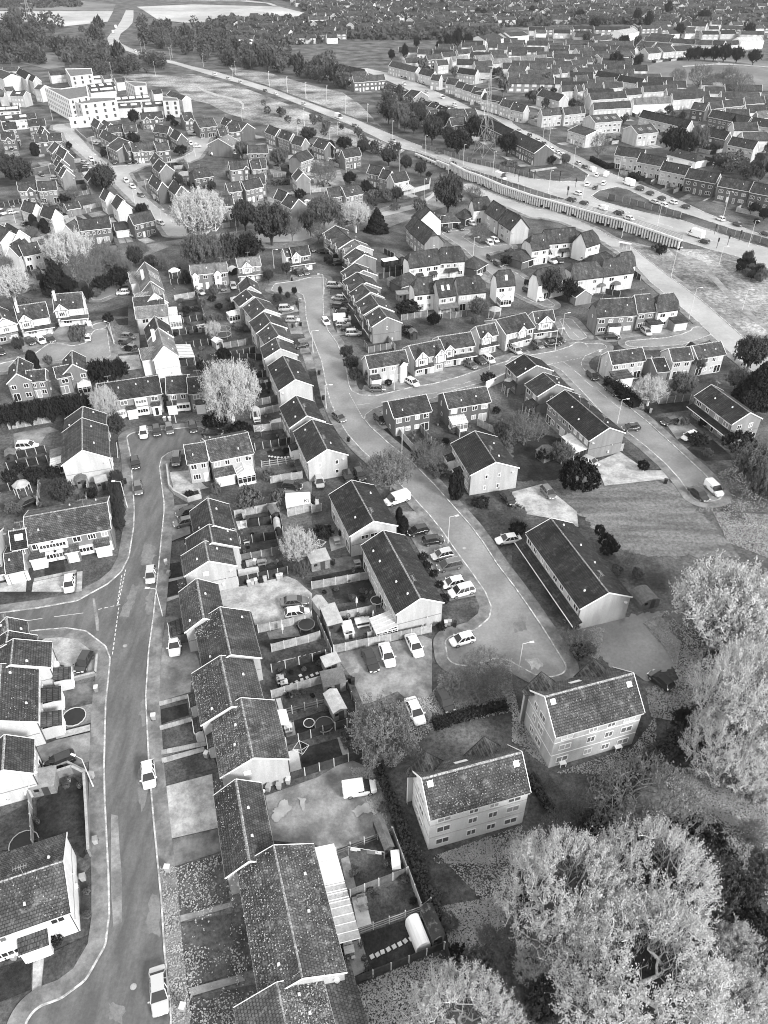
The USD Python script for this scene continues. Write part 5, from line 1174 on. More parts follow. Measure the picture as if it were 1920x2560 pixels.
def make_tree(name,seed,env,nb,nl,leaf,size,bark,r0=.05,tip=.006,spread=.09,trunk=.25,droop=None,leaf2=None,per=9,twig=True):
 """a tree of crown radius 1 and height 1 (stretched when placed): trunk and limbs, crown of leaves"""
 rng=np.random.default_rng(seed);p=proto(name)
 P,par,r=skeleton(rng,env,nb,trunk)
 v,f=tubes(P,par,r,r0,tip);thick=None
 part(p,'trunk',(v,f),bark)
 if nl:
  kids=np.zeros(len(P));np.add.at(kids,par[1:],1);ends=np.where((r<.22)&(P[:,2]>trunk*.7))[0]
  ns=max(1,nl//per);i=rng.choice(ends,ns);o=P[i]-[0,0,trunk];o/=np.linalg.norm(o,axis=1,keepdims=True)+1e-9
  d=o*.75+rng.normal(size=(ns,3))*.45+[0,0,.45-1.6*(droop or 0)];d/=np.linalg.norm(d,axis=1,keepdims=True);b0=P[i]+rng.normal(size=(ns,3))*spread*.35
  ln=spread*rng.uniform(.7,2.0,ns);f=rng.uniform(.0,1,(ns,per))**.8
  c=(b0[:,None]+d[:,None]*(ln[:,None]*f)[...,None]+rng.normal(size=(ns,per,3))*spread*.22).reshape(-1,3)
  c[:,2]=np.maximum(c[:,2],.03);nl=len(c)
  if twig:
   q=b0+d*ln[:,None];x=np.cross(d,[.3,.2,.9]);x/=np.linalg.norm(x,axis=1,keepdims=True);x*=tip*.7;y=np.cross(d,x);V=np.stack([b0+x,b0-x*.5+y,b0-x*.5-y,q],1).reshape(-1,3);k=np.arange(ns)[:,None]*4
   part(p,'twigs',(V,np.concatenate([k+[0,1,3],k+[1,2,3],k+[2,0,3]])),bark)
  nr=c-[0,0,.45];nr/=np.linalg.norm(nr,axis=1,keepdims=True)+1e-9;nr[:,2]+=.8
  s=size*rng.uniform(.55,1.4,nl)
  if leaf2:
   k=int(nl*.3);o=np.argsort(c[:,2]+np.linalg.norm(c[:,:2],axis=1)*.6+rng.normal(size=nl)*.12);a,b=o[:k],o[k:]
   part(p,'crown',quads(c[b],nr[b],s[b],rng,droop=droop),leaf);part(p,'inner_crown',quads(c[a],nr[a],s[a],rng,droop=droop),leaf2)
  else:part(p,'crown',quads(c,nr,s,rng,droop=droop),leaf)
 return p
def make_conifer(name,seed,nl,leaf,size,shape,lo=.04):
 rng=np.random.default_rng(seed);p=proto(name)
 part(p,'trunk',MB().tube((0,0,0),(0,0,.9),.07,.01,6),'bark_dark')
 z=lo+(1-lo)*(1-np.sqrt(rng.uniform(0,1,nl)))if shape=='cone' else lo+(.98-lo)*rng.uniform(0,1,nl)
 R=(1-z)**.8 if shape=='cone' else np.minimum(1,np.minimum((z-lo+.05)*6,(1.02-z)*3))**.5
 a=rng.uniform(0,2*math.pi,nl);lob=1+.16*np.sin(a*5+z*40*(shape=='cone'))+.1*np.sin(a*3+z*17);r=R*lob*rng.uniform(.55,1,nl)**.4
 c=np.stack([np.cos(a)*r,np.sin(a)*r,z-(.05*r if shape=='cone' else 0)],1)
 nr=np.stack([np.cos(a),np.sin(a),np.full(nl,.5)],1);part(p,'crown',quads(c,nr,size*rng.uniform(.6,1.4,nl),rng,asp=.5),leaf)
 return p
TP={}
def kinds():
 r=env_round
 for i in range(2):
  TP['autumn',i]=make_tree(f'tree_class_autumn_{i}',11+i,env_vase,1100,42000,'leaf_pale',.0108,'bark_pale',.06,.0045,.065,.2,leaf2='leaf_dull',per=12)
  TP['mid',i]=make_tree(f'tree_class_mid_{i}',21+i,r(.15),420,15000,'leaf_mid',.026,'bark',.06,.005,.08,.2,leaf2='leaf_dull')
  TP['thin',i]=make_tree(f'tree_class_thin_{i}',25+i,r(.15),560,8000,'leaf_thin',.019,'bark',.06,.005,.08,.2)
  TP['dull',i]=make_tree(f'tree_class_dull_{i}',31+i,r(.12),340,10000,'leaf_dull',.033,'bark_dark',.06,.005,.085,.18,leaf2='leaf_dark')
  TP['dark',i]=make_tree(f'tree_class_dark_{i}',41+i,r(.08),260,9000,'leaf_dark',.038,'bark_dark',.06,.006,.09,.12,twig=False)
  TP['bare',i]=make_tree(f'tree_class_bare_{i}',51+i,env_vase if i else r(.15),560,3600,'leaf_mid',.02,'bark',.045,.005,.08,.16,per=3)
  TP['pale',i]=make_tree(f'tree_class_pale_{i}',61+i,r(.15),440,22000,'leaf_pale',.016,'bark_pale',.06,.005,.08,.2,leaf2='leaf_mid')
  TP['far',i]=make_tree(f'tree_class_far_{i}',71+i,r(.08),60,1300,'leaf_far' if i else 'leaf_dull',.10,'bark_dark',.06,.02,.12,.12,twig=False)
  TP['farpale',i]=make_tree(f'tree_class_farpale_{i}',75+i,r(.08),60,1300,'leaf_mid',.10,'bark',.06,.02,.12,.12,twig=False)
  TP['conifer',i]=make_conifer(f'tree_class_conifer_{i}',81+i,6500,'leaf_dark',.07,'cone')
  TP['cypress',i]=make_conifer(f'tree_class_cypress_{i}',91+i,4500,'leaf_dark',.09,'col')
  TP['bush',i]=make_tree(f'tree_class_bush_{i}',95+i,r(.0,hollow=.5),120,4500,'leaf_dark',.055,'bark_dark',.03,.006,.10,.05,twig=False)
  TP['palebush',i]=make_tree(f'tree_class_palebush_{i}',97+i,r(.0,hollow=.5),120,4200,'leaf_mid',.055,'bark_dark',.03,.006,.10,.05,twig=False)
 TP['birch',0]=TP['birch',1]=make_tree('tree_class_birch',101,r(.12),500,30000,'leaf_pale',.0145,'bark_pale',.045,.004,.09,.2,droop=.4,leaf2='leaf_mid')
 TP['black',0]=TP['black',1]=make_tree('tree_class_black',103,r(.0,hollow=.55),160,10000,'leaf_black',.042,'bark_dark',.03,.006,.07,.05,twig=False)
kinds()
TNAME=dict(autumn=('autumn tree','pale-leaved autumn tree'),mid=('tree','mid-grey leafy tree'),dull=('tree','dull leafy tree'),dark=('tree','dark leafy tree'),bare=('bare tree','thin-leaved twiggy tree'),thin=('bare tree','open-crowned grey tree'),pale=('autumn tree','pale leafy tree'),far=('tree','dark rounded tree'),farpale=('tree','pale rounded tree'),conifer=('conifer','dark conifer'),cypress=('conifer','narrow upright cypress'),bush=('bush','dark bush'),palebush=('bush','pale bush'),birch=('birch tree','large pale birch with hanging twigs'),black=('bush','very dark clipped round bush'))
ASP=dict(autumn=1.15,mid=1.15,dull=1.1,dark=1.05,bare=1.15,thin=1.1,pale=1.15,far=1.1,farpale=1.1,conifer=2.1,cypress=3.2,bush=.85,palebush=.85,birch=1.15,black=.95)
TN=[0]
def tree(kind,t,x,y,r,where,asp=None,group=None,rng=random.Random(5)):
 """crown centre and half width as seen"""
 px,py=full(t,x,y);k=TILES[t][2];asp=asp or ASP[kind];z=2.0
 for _ in range(4):
  p=unproj(px,py,z);dep=(p-CAM)@np.array([0,CP,-SP]);R=r/k*dep/FPX;h=2*R*asp;z=h*(.52 if kind in('bush','palebush','black','cypress')else .55 if kind!='conifer' else .42)
 TN[0]+=1;c,nm=TNAME[kind]
 return thing(c.replace(' ','_'),f'{nm} {where}','tree' if c.endswith('tree')else c,(p[0],p[1],0),rng.uniform(0,6.28),group,ref=TP[kind,TN[0]%2],scale=(R*1.04*(1.18 if kind in('autumn','pale','bare')else 1),)*2+(h,))
def trees(where,spec,group=None):
 t=kind=None
 for w in spec.replace(';',' ').split():
  if w in ASP:kind=w
  elif ',' in w:
   v=list(map(float,w.split(',')));tree(kind,t,v[0],v[1],v[2],where,v[3]if len(v)>3 else None,group)
  else:t=w
HN=[0]
def hedge(spec,wd,ht,lk,label,dens=55,size=.16):
 """clipped hedge along ground points: a body of leaves with a dark core"""
 P=[np.array([*q,0])for q in pts(spec)];HN[0]+=1;rng=np.random.default_rng(500+HN[0]);root=thing('hedge',label,'hedge',P[0])
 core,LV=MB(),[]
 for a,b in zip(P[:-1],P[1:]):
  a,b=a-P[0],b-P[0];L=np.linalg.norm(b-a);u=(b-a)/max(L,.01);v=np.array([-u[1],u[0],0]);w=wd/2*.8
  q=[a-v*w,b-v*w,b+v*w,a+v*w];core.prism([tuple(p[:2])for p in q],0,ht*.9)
  n=int(dens*(2*ht+wd)*L);s=rng.uniform(0,2*ht+wd,n);x=rng.uniform(-.1,L+.1,n)
  yy=np.where(s<ht,-wd/2,np.where(s<ht+wd,s-ht-wd/2,wd/2));zz=np.where(s<ht,s,np.where(s<ht+wd,ht,2*ht+wd-s))
  nz=.12*wd;yy=yy*(1+.12*np.sin(x*1.7))+rng.normal(size=n)*nz;zz=np.clip(zz*(1+.08*np.sin(x*2.3+1))+rng.normal(size=n)*nz*.8,.05,None)
  c=a+u*x[:,None]+v*yy[:,None];c[:,2]=zz;nr=v*np.sign(yy)[:,None]*.5;nr[:,2]+=.7
  LV.append((c,nr))
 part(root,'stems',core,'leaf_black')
 c=np.concatenate([l[0]for l in LV]);nr=np.concatenate([l[1]for l in LV]);part(root,'foliage',quads(c,nr,size*rng.uniform(.6,1.4,len(c)),rng),lk)
 # bottom right
trees('leaning over the bottom right corner, left of the pale group','C0 autumn 330,860,345,1.25')
trees('in the middle of the pale group at the bottom right','C0 autumn 900,760,330,1.2')
trees('lowest of the pale group at the bottom right','C0 autumn 830,1420,480,1.0')
trees('between the pale group and the bottom edge','B0 autumn 1330,1720,330,1.0; C0 pale 1420,1500,210')
trees('beside the rope-tied garden at the bottom','B0 mid 1440,1300,140')
trees('above the pale group beside the clipped hedge','C0 bare 860,330,330,.95')
trees('behind the pale group at the right','C0 dark 1200,520,240,.8; dull 1250,720,230; dark 620,520,220,.7; dark 1000,500,200,.8')
trees('at the right edge near the bottom','C0 mid 1640,660,130; dull 1500,800,140; dark 1560,1020,170,.7; dull 1640,1300,160')
trees('standing thin on the lawn beside the pale flats','C0 bare 280,370,95; bare 435,235,85')
trees('on the leaf-covered ground right of the flats','C1 pale 1380,610,335,1.0')
trees('right of the car among leaves','C1 autumn 1580,1260,340,1.15')
trees('in the dense growth behind the dark hedge','C1 dull 1180,1480,120; dark 1120,1350,90; dull 1330,980,110')
trees('clipped ball beside the covered-walk terrace','C1 black 567,120,42,1.2; black 612,190,62,1.1; black 655,230,50,1.1')
trees('behind the covered-walk terrace','C1 bare 760,300,60; palebush 680,380,50; palebush 815,395,45; bush 610,250,45')
trees('in the planted bed at the road end','C1 bare 420,840,115,.7; palebush 390,740,55,.6; bush 440,900,70,.6; palebush 500,880,60,.5')
trees('at the front of the covered-walk terrace','C1 bush 40,110,60; palebush 20,70,40; bare 40,30,60')
# car park and gardens
trees('over the corner of the fenced car park','B1 thin 820,1430,275,1.0')
trees('in the leafy bed beside the car park','B1 bare 1300,1080,110,.6; bare 1480,1010,140,.6; bare 1420,1180,110,.5; bare 1560,1120,120,.5; bare 1250,1160,80,.5')
trees('in the garden behind the pale court','B1 pale 265,225,115,1.25; mid 300,375,60; bush 440,130,75,.6')
trees('at the corner of the long dark-tiled terrace','N4 cypress 905,350,32,2.6; cypress 940,460,55,1.8')
trees('in the planting along the front drives','B1 bush 1080,290,40,.8; bush 1110,345,36; bush 1150,400,36; bush 1190,470,34; bush 1220,560,40; bush 1195,745,38')
trees('spreading over the road and the white van','B2 thin 870,1390,180,.9')
trees('in the corner garden behind the bare tree','B2 bare 1120,1285,100,.9; palebush 1190,1380,70,.5; palebush 1080,1345,60,.6; bush 1050,1290,50,.7')
trees('beside the brick terrace with the row of bins','B2 cypress 1300,1480,42,2.6')
trees('on the verge strips by the pale car park','B2 bush 1460,1595,70,.35; bush 1560,1480,40,.6; C2 palebush 40,1650,60,.5')
trees('in the back gardens below the conservatory','N1 palebush 1000,200,170,.8; palebush 1300,175,100,.9; palebush 660,90,70,1.2; bush 380,140,55,.6')
trees('towering over the gardens in the middle left','N6 birch 800,480,320,1.2')
trees('under the big birch','N6 black 640,800,150,.5; black 900,880,140,.5')
trees('between the alley gardens behind the birch','N6 dark 520,240,70,1.3; bush 740,110,65,1.2; dull 1000,220,90,.9; palebush 1180,1370,70,1.0; bush 1390,1105,40')
trees('in front of the terrace of four','A2 birch 675,950,95,1.4; dull 745,1085,75,1.0')
trees('in the clump behind the terrace of four','A2 dark 620,745,75,1.2; dark 700,755,85,1.2; dark 770,730,65,1.2')
trees('in the overgrown gardens at the left','R4 dull 450,680,110,1.0; bush 70,570,70,.8; bush 250,560,90,.7; bush 390,545,70,.8; palebush 310,790,40,.8; palebush 80,800,60,.6; bush 680,690,55,.8; palebush 130,820,50; bush 150,500,50,.7; palebush 600,720,35')
trees('in the tall row beside the left road','R4 dull 865,580,60,1.3; dull 860,660,65,1.3; dull 870,740,65,1.3; dull 880,830,65,1.3; dull 885,910,60,1.3')
for i in range(9):tree('dark','A2',-20+i*68,1035-i*10+(i%2)*12,72,'in the long tall hedge across the left',1.25,'row of tall hedge trees at the left')
trees('in the left close','A2 palebush 500,500,58,1.1; bush 700,405,42,.9; dull 115,570,48,1.1; cypress 210,685,32,2.4; palebush 310,675,35,1.1; bush 830,600,28')
trees('on the grass bank at the left edge','Q6 pale 130,780,250,1.0; palebush 330,1010,90,.6')
trees('between the bank and the upper left houses','Q6 pale 880,360,300,1.0; conifer 720,690,180,1.1; conifer 560,740,60,1.6; bare 1100,620,190,1.1; bare 1340,430,210,1.0; dark 1330,760,150,.7; dark 1540,680,170,.8; dark 1120,900,90,1.2; dark 640,900,90,.6; dark 900,780,110')
trees('on the grass bank behind the semi-detached pair','Q5 mid 900,140,230,1.1; mid 1090,120,180,1.2; dull 1300,100,180; dark 1560,90,190; dull 80,200,130; dull 300,280,120,.8; dull 740,470,75,1.3; conifer 630,330,45,1.2')
trees('in the gardens of the stepped gables','Q5 pale 1105,1170,95,1.5; palebush 1110,650,75,1.1; dull 1340,880,75,1.2; palebush 1080,1030,100,.7; black 1245,1490,95,1.2; bush 1090,760,65,.7; palebush 960,820,60,1.2; bush 760,910,80,.6; bush 870,900,60,.6; palebush 1440,1110,110,.5; palebush 950,1520,70,1.2; bush 1520,780,50')
trees('standing pale beside the estate street','Q2 pale 920,1400,340,1.15')
trees('in the upper left estate','Q2 dull 1500,1370,180; bare 700,700,65,.8; bush 685,545,95,.7; mid 1470,540,110; dark 60,400,95; bush 545,130,65,.7; bush 600,200,55; dull 640,930,80; dark 180,1300,95,.8; dark 70,100,85; dull 1290,1250,90; dull 1080,1010,70; bush 880,1010,60; Q1 dull 200,800,220,.9; dull 1330,900,190,1.0; bare 950,1100,100; bush 890,490,45,1.2; bush 830,1165,85,.7; cypress 425,1470,48,1.9; cypress 572,1525,48,1.9; cypress 445,530,48,1.6; cypress 120,255,42,1.9; dull 40,700,130; bush 1350,590,60; dull 470,1530,60',group='trees in the upper left estate')
trees('along the upper edge of the left estate','Q3 mid 295,640,125; bare 880,850,145,1.2; dark 1215,900,95,.9; dark 1425,1020,90; bush 570,1120,85; cypress 970,540,50,2.2; dull 680,330,130,.7; dark 1140,450,120,.7; dull 1380,500,90; bush 430,870,50; mid 870,1340,240,.95; pale 1290,1390,200,1.0; dull 180,1490,290,.9; conifer 1570,1470,150,1.0; dull 1500,1240,100,.8; dull 700,1480,150; bush 1540,1080,60',group='trees along the upper edge of the left estate')
trees('beside the flyover wall','P6 dull 560,830,150,1.15; bare 780,850,75,1.2; palebush 300,950,70,1.0; dull 320,620,60; dull 190,570,60; dull 40,520,90,.8; bush 385,680,30; palebush 30,850,70,.8; dull 110,840,60')
trees('between the terraces and the dual carriageway','P6 mid 130,150,95; mid 180,230,60; dull 420,280,110; dark 640,390,130,.8; dark 780,260,90; dark 1070,400,95; dull 300,170,70; dull 40,120,90; palebush 1080,590,80,.5; bush 1440,550,45; mid 1570,545,45,1.2; dark 500,200,80; dull 260,250,60; dull 560,330,70',group='trees beside the dual carriageway')
trees('right of the brick pair with long porch','C2 dull 1560,620,125,1.0; mid 1480,800,95,.9; conifer 1600,840,130,1.1; mid 1580,1350,160,1.0; dark 1520,960,90; bush 1480,1210,120,.6; bush 1200,1185,75,.6; palebush 1265,1275,40,.8; bush 1235,1080,32,1.1; mid 1640,1480,120')
trees('pale-leaved beside the right-hand lane','C2 pale 900,870,105,1.0; mid 1110,830,100,.9; mid 1210,690,55,1.4')
trees('at the corner of the inner court','C2 dull 250,170,92,1.1; dark 370,210,65,1.2; Q4 bare 1250,420,110,1.0; palebush 1640,700,110,.7; bush 1600,780,90,.7; mid 1240,1380,125,1.0; black 650,1540,95,.9; bush 330,1390,190,.45; palebush 1180,1560,60; palebush 150,1100,50; bush 210,870,60,.6',group='trees of the inner court')
trees('beside the pale car park on the right','C2 black 430,1430,150,.75; black 850,1357,46,.9; bare 90,1110,130,.95; mid 330,1275,90,.9; bush 200,1290,50; palebush 1120,1075,35')
trees('along the road opposite the close','B2 dull 590,620,50,1.0; dull 620,690,60,.9; dull 640,770,55,.8; palebush 730,780,40,1.2; bush 860,820,28')
trees('in the gardens of the curving road','B2 bush 970,345,60,.5; black 1155,410,45,.9; mid 1440,335,70,1.0; bush 975,480,50,.6; palebush 1600,1130,70,.8; bush 1500,790,60,.6; palebush 1630,1200,60; A2 dark 1440,640,45,1.2')
trees('in the turning head of the close','R1 dull 160,610,45,.9; dark 180,555,18,2.2; dark 285,555,24,1.4; dull 235,590,25; dull 90,440,45; dull 225,385,45; bush 600,310,35; bush 540,330,40',group='bushes of the close')
trees('in the feathery mass along the right edge','C1 autumn 1640,880,200,1.1; pale 1480,1020,120,1.0; autumn 1400,1560,240,1.1; pale 1660,1560,200; thin 1240,1180,90,.8; C0 pale 1620,120,150; thin 1560,420,120,.8; pale 1450,1180,170; autumn 1400,1600,260,1.0; pale 1620,1500,200; thin 1330,860,130; thin 700,430,170,.8')
trees('filling the wood below the flats','C0 thin 90,700,110,.8; thin 30,1050,120,.8; pale 150,1300,150,1.0; dull 200,1500,170,.9; thin 500,620,120,.8; bush 60,880,70,.6; palebush 180,620,60,.5; palebush 30,1250,90,.6; B0 thin 1500,1080,90,.8; palebush 1250,1000,70,.6; bush 1300,1200,70; palebush 1180,820,60,.7; palebush 1080,640,60,.7; palebush 930,330,60,.6; palebush 830,260,50,.6')
trees('in the tangled belt between the estates','Q6 bare 60,520,120,1.0; thin 420,120,110,.9; bare 700,560,110,1.0; thin 1180,330,130,1.0; bare 1480,480,150,1.0; thin 1620,560,130,1.0; palebush 1250,900,70,.6; palebush 430,820,80,.5; palebush 480,620,70,.5; Q5 thin 430,260,120,.9; bare 560,330,90,1.0; thin 180,120,110,.8; bare 1250,180,130; thin 1440,160,110,.9; B3 bare 400,1500,60; thin 660,1400,75; bare 730,1380,60; thin 560,1430,65; palebush 900,1340,40,.6; palebush 850,1280,45,.7; palebush 760,1260,50,.7; thin 330,1420,70; bare 230,1470,70; thin 100,1480,70',group='tangled trees of the belt')
hedge('C1 1250,1330 1060,1490 880,1670 C0 740,130 640,250 400,540',2.2,2.2,'leaf_dull','long clipped dark hedge slanting below the right-hand flats',45,.2)
hedge('B1 1150,1390 1390,1320 1615,1262',1.2,1.2,'leaf_dark','straight dark hedge between car park and flats',60,.15)
hedge('B0 790,0 900,280 985,500 1060,680 1130,880 1180,1000',1.0,1.4,'leaf_dull','ragged hedge along the courtyard boundary',40,.2)
hedge('C2 620,830 720,920 800,985',2.2,2.0,'leaf_dark','dark hedge behind the two cars on the lane verge',45,.2)
hedge('C0 110,60 250,300',1.0,1.0,'leaf_dull','low hedge beside the pale flats',40,.2)
hedge('Q3 200,1000 440,990',1.5,2.2,'leaf_mid','clipped hedge in the upper estate gardens',30,.25)
hedge('P5 130,560 270,630 420,600',1.4,1.8,'leaf_dark','square dark hedge at the far terrace gardens',30,.3)
hedge('P5 470,700 560,740',2.5,1.6,'leaf_dark','cut hedge block in front of the far terrace',30,.3)
# small shrubs and pots along the garden edges
PT=[None]
def pot(t,x,y,where):
 p=W(t,x,y)
 if not PT[0]:
  q=proto('plant_pot_class');m=MB();m.lathe([(.0,.0),(.2,0),(.28,.45),(.22,.46),(0,.42)],8);part(q,'pot',m,'wood');r=np.random.default_rng(2);d=r.normal(size=(60,3));d/=np.linalg.norm(d,axis=1,keepdims=True);part(q,'plant',quads(d*[.3,.3,.35]+[0,0,.75],d,np.full(60,.1),r),'leaf_dull');PT[0]=q
 thing('plant_pot',f'potted plant {where}','plant pot',(p[0],p[1],.06),0,'potted plants of the back gardens',ref=PT[0])
for where,t,ps,bs in(('in the birch gardens','N6','1110,420 1150,415 1190,470 1180,760 1230,800 1300,960 1360,950 1420,1080 1250,1110','1050,560,22 1210,500,20 1080,960,22 1330,1010,24 1380,1110,26 1450,1250,24 1250,1340,24 1480,1330,28 1190,240,40 1130,230,34'),('in the narrow gardens of the end terrace','N1','990,420 930,560 1000,650 960,760 1100,780 1180,850 1300,850','1180,420,26 1040,560,24 1180,560,26 1260,690,30 1000,700,22 1100,720,24 1280,860,22'),('in the play garden strip','N5','130,720 200,760 150,1050 200,1040 110,640 740,1240 720,1200 760,1290 60,600','120,520,30 200,500,28 330,470,34 500,400,44 170,740,40 250,720,46 330,700,40 420,740,30 280,900,26 560,880,40 640,740,36 770,1130,60 800,1250,50 330,1260,30 480,1220,26 80,470,30'),('behind the long dark-tiled terrace','N4','340,1470 380,1440 480,1430 560,1440 690,1590 740,1600 610,1180 560,1180 430,960','560,1620,40 350,1460,40 250,1130,34 420,1220,50 520,1230,44 620,1210,40 520,1150,40 130,1160,30 380,1040,26 60,480,34 450,720,30 400,560,50'),('in the bottom gardens','B0','640,690 620,700 840,640 680,1160 720,1300 600,1250 880,640','660,660,24 900,560,30 740,790,30 960,720,36 1020,860,30 730,1330,40 700,1230,26 1090,990,30 780,830,26'),('in the left gardens','A0','230,340 250,360 520,130 450,90','60,160,50 110,90,40 250,480,30 430,110,30 360,1120,50 560,800,30 560,950,34'),('in the gardens of the curving road','R5','370,450 360,470 510,390 700,400 890,360','430,520,30 560,480,24 600,420,24 680,440,22 860,300,30 920,420,34 500,690,30'),('among the stepped gable gardens','Q5','660,850 700,980 620,960 700,1130 820,1150 640,540 600,640','680,780,40 760,1000,44 900,960,40 820,1190,40 620,1220,34 780,1070,36 950,1400,40 1180,860,60 1300,760,50 1200,1000,50 1420,880,40 1530,1150,50')):
 for q in ps.split():pot(t,*map(float,q.split(',')),where)
 for j,q in enumerate(bs.split()):x,y,R_=map(float,q.split(','));tree(('palebush','bush','palebush')[j%3],t,x,y,R_,where,.8,'small shrubs of the back gardens')
 # -- fences, walls, sheds, lamps, bins and other garden things
FN=[0]
def fence(spec,lk,label,h=1.75,panel=1.85,rails=False,cat='fence',cap=True,z=0.0):
 """a run of panels between posts; every panel and every post is a part of its own"""
 P=[np.array([*q,z])for q in pts(spec)];root=thing('fence',label,cat,P[0]);FN[0]+=1;rng=random.Random(FN[0])
 for i,(a,b)in enumerate(zip(P[:-1],P[1:])):
  a,b=a-P[0],b-P[0];L=np.linalg.norm(b-a);n=max(1,round(L/panel));u=(b-a)/max(L,.01);rot=math.atan2(u[1],u[0])
  for k in range(n):
   p0,p1=a+(b-a)*k/n,a+(b-a)*(k+1)/n;c=(p0+p1)/2;w=L/n
   m=MB();m.box((p0[0],p0[1],h/2+.03),(.11,.11,h+.06),rot);part(root,'post',m,'post' if lk!='fence_mid' else 'post')
   m=MB();hh=h+rng.uniform(-.05,.03)
   if rails:
    for zz in(.35,.85,1.35):m.box((c[0],c[1],zz*h/1.75),(w-.1,.05,.13),rot)
   else:
    nb=5
    for j in range(nb):
     q=p0+(p1-p0)*(j+.5)/nb;m.box((q[0],q[1],hh/2-.02),(w/nb-.015,.04+.015*(j%2),hh-.06),rot)
    m.box((c[0],c[1],hh-.03),(w-.1,.07,.05),rot)
   part(root,'fence_panel',m,lk)
  m=MB();m.box((b[0],b[1],h/2+.03),(.11,.11,h+.06),rot);part(root,'post',m,'post')
def wall(spec,lk,label,h=1.0,th=.24,name='garden_wall',coping='slab'):
 P=[np.array([*q,0])for q in pts(spec)];root=thing(name,label,'wall',P[0]);m,c=MB(),MB()
 for a,b in zip(P[:-1],P[1:]):
  a,b=a-P[0],b-P[0];L=np.linalg.norm(b-a);rot=math.atan2(b[1]-a[1],b[0]-a[0]);q=(a+b)/2
  m.box((q[0],q[1],h/2),(L+th*.9,th,h),rot);n=max(1,int(L/.6))
  for k in range(n):w=a+(b-a)*(k+.5)/n;c.box((w[0],w[1],h+.035),(L/n-.02,th+.08,.07),rot)
 part(root,'brickwork',m,lk);part(root,'coping',c,coping)
def shed(spec,depth,label,h=2.0,wl='wood',rf='felt',kind='gable',name='shed',door=True):
 """front base edge as seen; runs back away from the viewer"""
 (x0,y0),(x1,y1)=pts(spec)[:2];a,b=np.array([x0,y0]),np.array([x1,y1]);w=float(np.linalg.norm(b-a));u=(b-a)/w
 v=np.array([-u[1],u[0]]);v=v if v[1]>0 else-v;c=(a+b)/2+v*depth/2;rot=math.atan2(u[1],u[0])if v@np.array([-u[1],u[0]])>0 else math.atan2(-u[1],-u[0])
 root=thing(name,label,name.replace('_',' '),(c[0],c[1],0),rot);m=MB();d2,w2=depth/2,w/2;pk=h+(.45 if kind=='gable' else .0)
 if kind=='gable':
  m.face([(-w2,-d2,0),(w2,-d2,0),(w2,-d2,h),(0,-d2,pk),(-w2,-d2,h)]);m.face([(w2,d2,0),(-w2,d2,0),(-w2,d2,h),(0,d2,pk),(w2,d2,h)])
  m.face([(-w2,d2,0),(-w2,-d2,0),(-w2,-d2,h),(-w2,d2,h)]);m.face([(w2,-d2,0),(w2,d2,0),(w2,d2,h),(w2,-d2,h)])
  r=MB();e=.12
  for sx in(-1,1):
   q=[(0,-d2-e,pk+.06),(sx*(w2+e),-d2-e,h-.02),(sx*(w2+e),d2+e,h-.02),(0,d2+e,pk+.06)];r.slab(q if sx<0 else q[::-1],.05,[(0,0),(0,1),(1,1),(1,0)])
 elif kind=='dome':
  n=7;A=[math.pi*i/n for i in range(n+1)];r=MB();arc=[(-w2*math.cos(t),h*.55+h*.5*math.sin(t))for t in A]
  for(xa,za),(xb,zb)in zip(arc[:-1],arc[1:]):r.face([(xa,-d2,za),(xb,-d2,zb),(xb,d2,zb),(xa,d2,za)])
  m.face([(w2,-d2,0)]+[(x,-d2,z)for x,z in arc[::-1]]+[(-w2,-d2,0)]);m.face([(-w2,d2,0)]+[(x,d2,z)for x,z in arc]+[(w2,d2,0)])
  m.face([(-w2,d2,0),(-w2,-d2,0),(-w2,-d2,h*.55),(-w2,d2,h*.55)]);m.face([(w2,-d2,0),(w2,d2,0),(w2,d2,h*.55),(w2,-d2,h*.55)])
 else:
  m.box((0,0,h/2),(w,depth,h));r=MB();r.slab([(-w2-.12,-d2-.15,h+.06),(w2+.12,-d2-.15,h+.06),(w2+.12,d2+.1,h+.22),(-w2-.12,d2+.1,h+.22)],.07)
 part(root,'wall',m,wl);part(root,'roof',r,rf)
 if door:m=MB();m.box((w2*.2,-d2-.02,.9),(min(.8,w*.4),.05,1.75));part(root,'door',m,'timber_dark');m=MB();m.box((-w2*.55,-d2-.02,1.35),(min(.6,w*.3),.05,.5));part(root,'window',m,'glass_dark')
LAMPP={}
def lamp(t,x,y,where,h=6.0,arm=(-1.0,0.0),group=None):
 p=W(t,x,y);key=('tall' if h>7 else 'short')
 if key not in LAMPP:
  q=proto('street_lamp_class_'+key);m=MB();m.tube((0,0,0),(0,0,1.3),.10,.095,8);m.tube((0,0,1.3),(0,0,h),.07,.05,6);part(q,'pole',m,'lamp_grey')
  m=MB();m.tube((0,0,h-.02),(1.1,0,h+.15),.04,.035,5);part(q,'arm',m,'lamp_grey');m=MB();m.box((1.35,0,h+.14),(.7,.26,.13),0,.8);part(q,'lamp_head',m,'white');LAMPP[key]=q
 thing('street_lamp',f'grey street lamp {where}','street lamp',(p[0],p[1],.05),math.atan2(arm[1],arm[0]),group,ref=LAMPP[key])
BINP={}
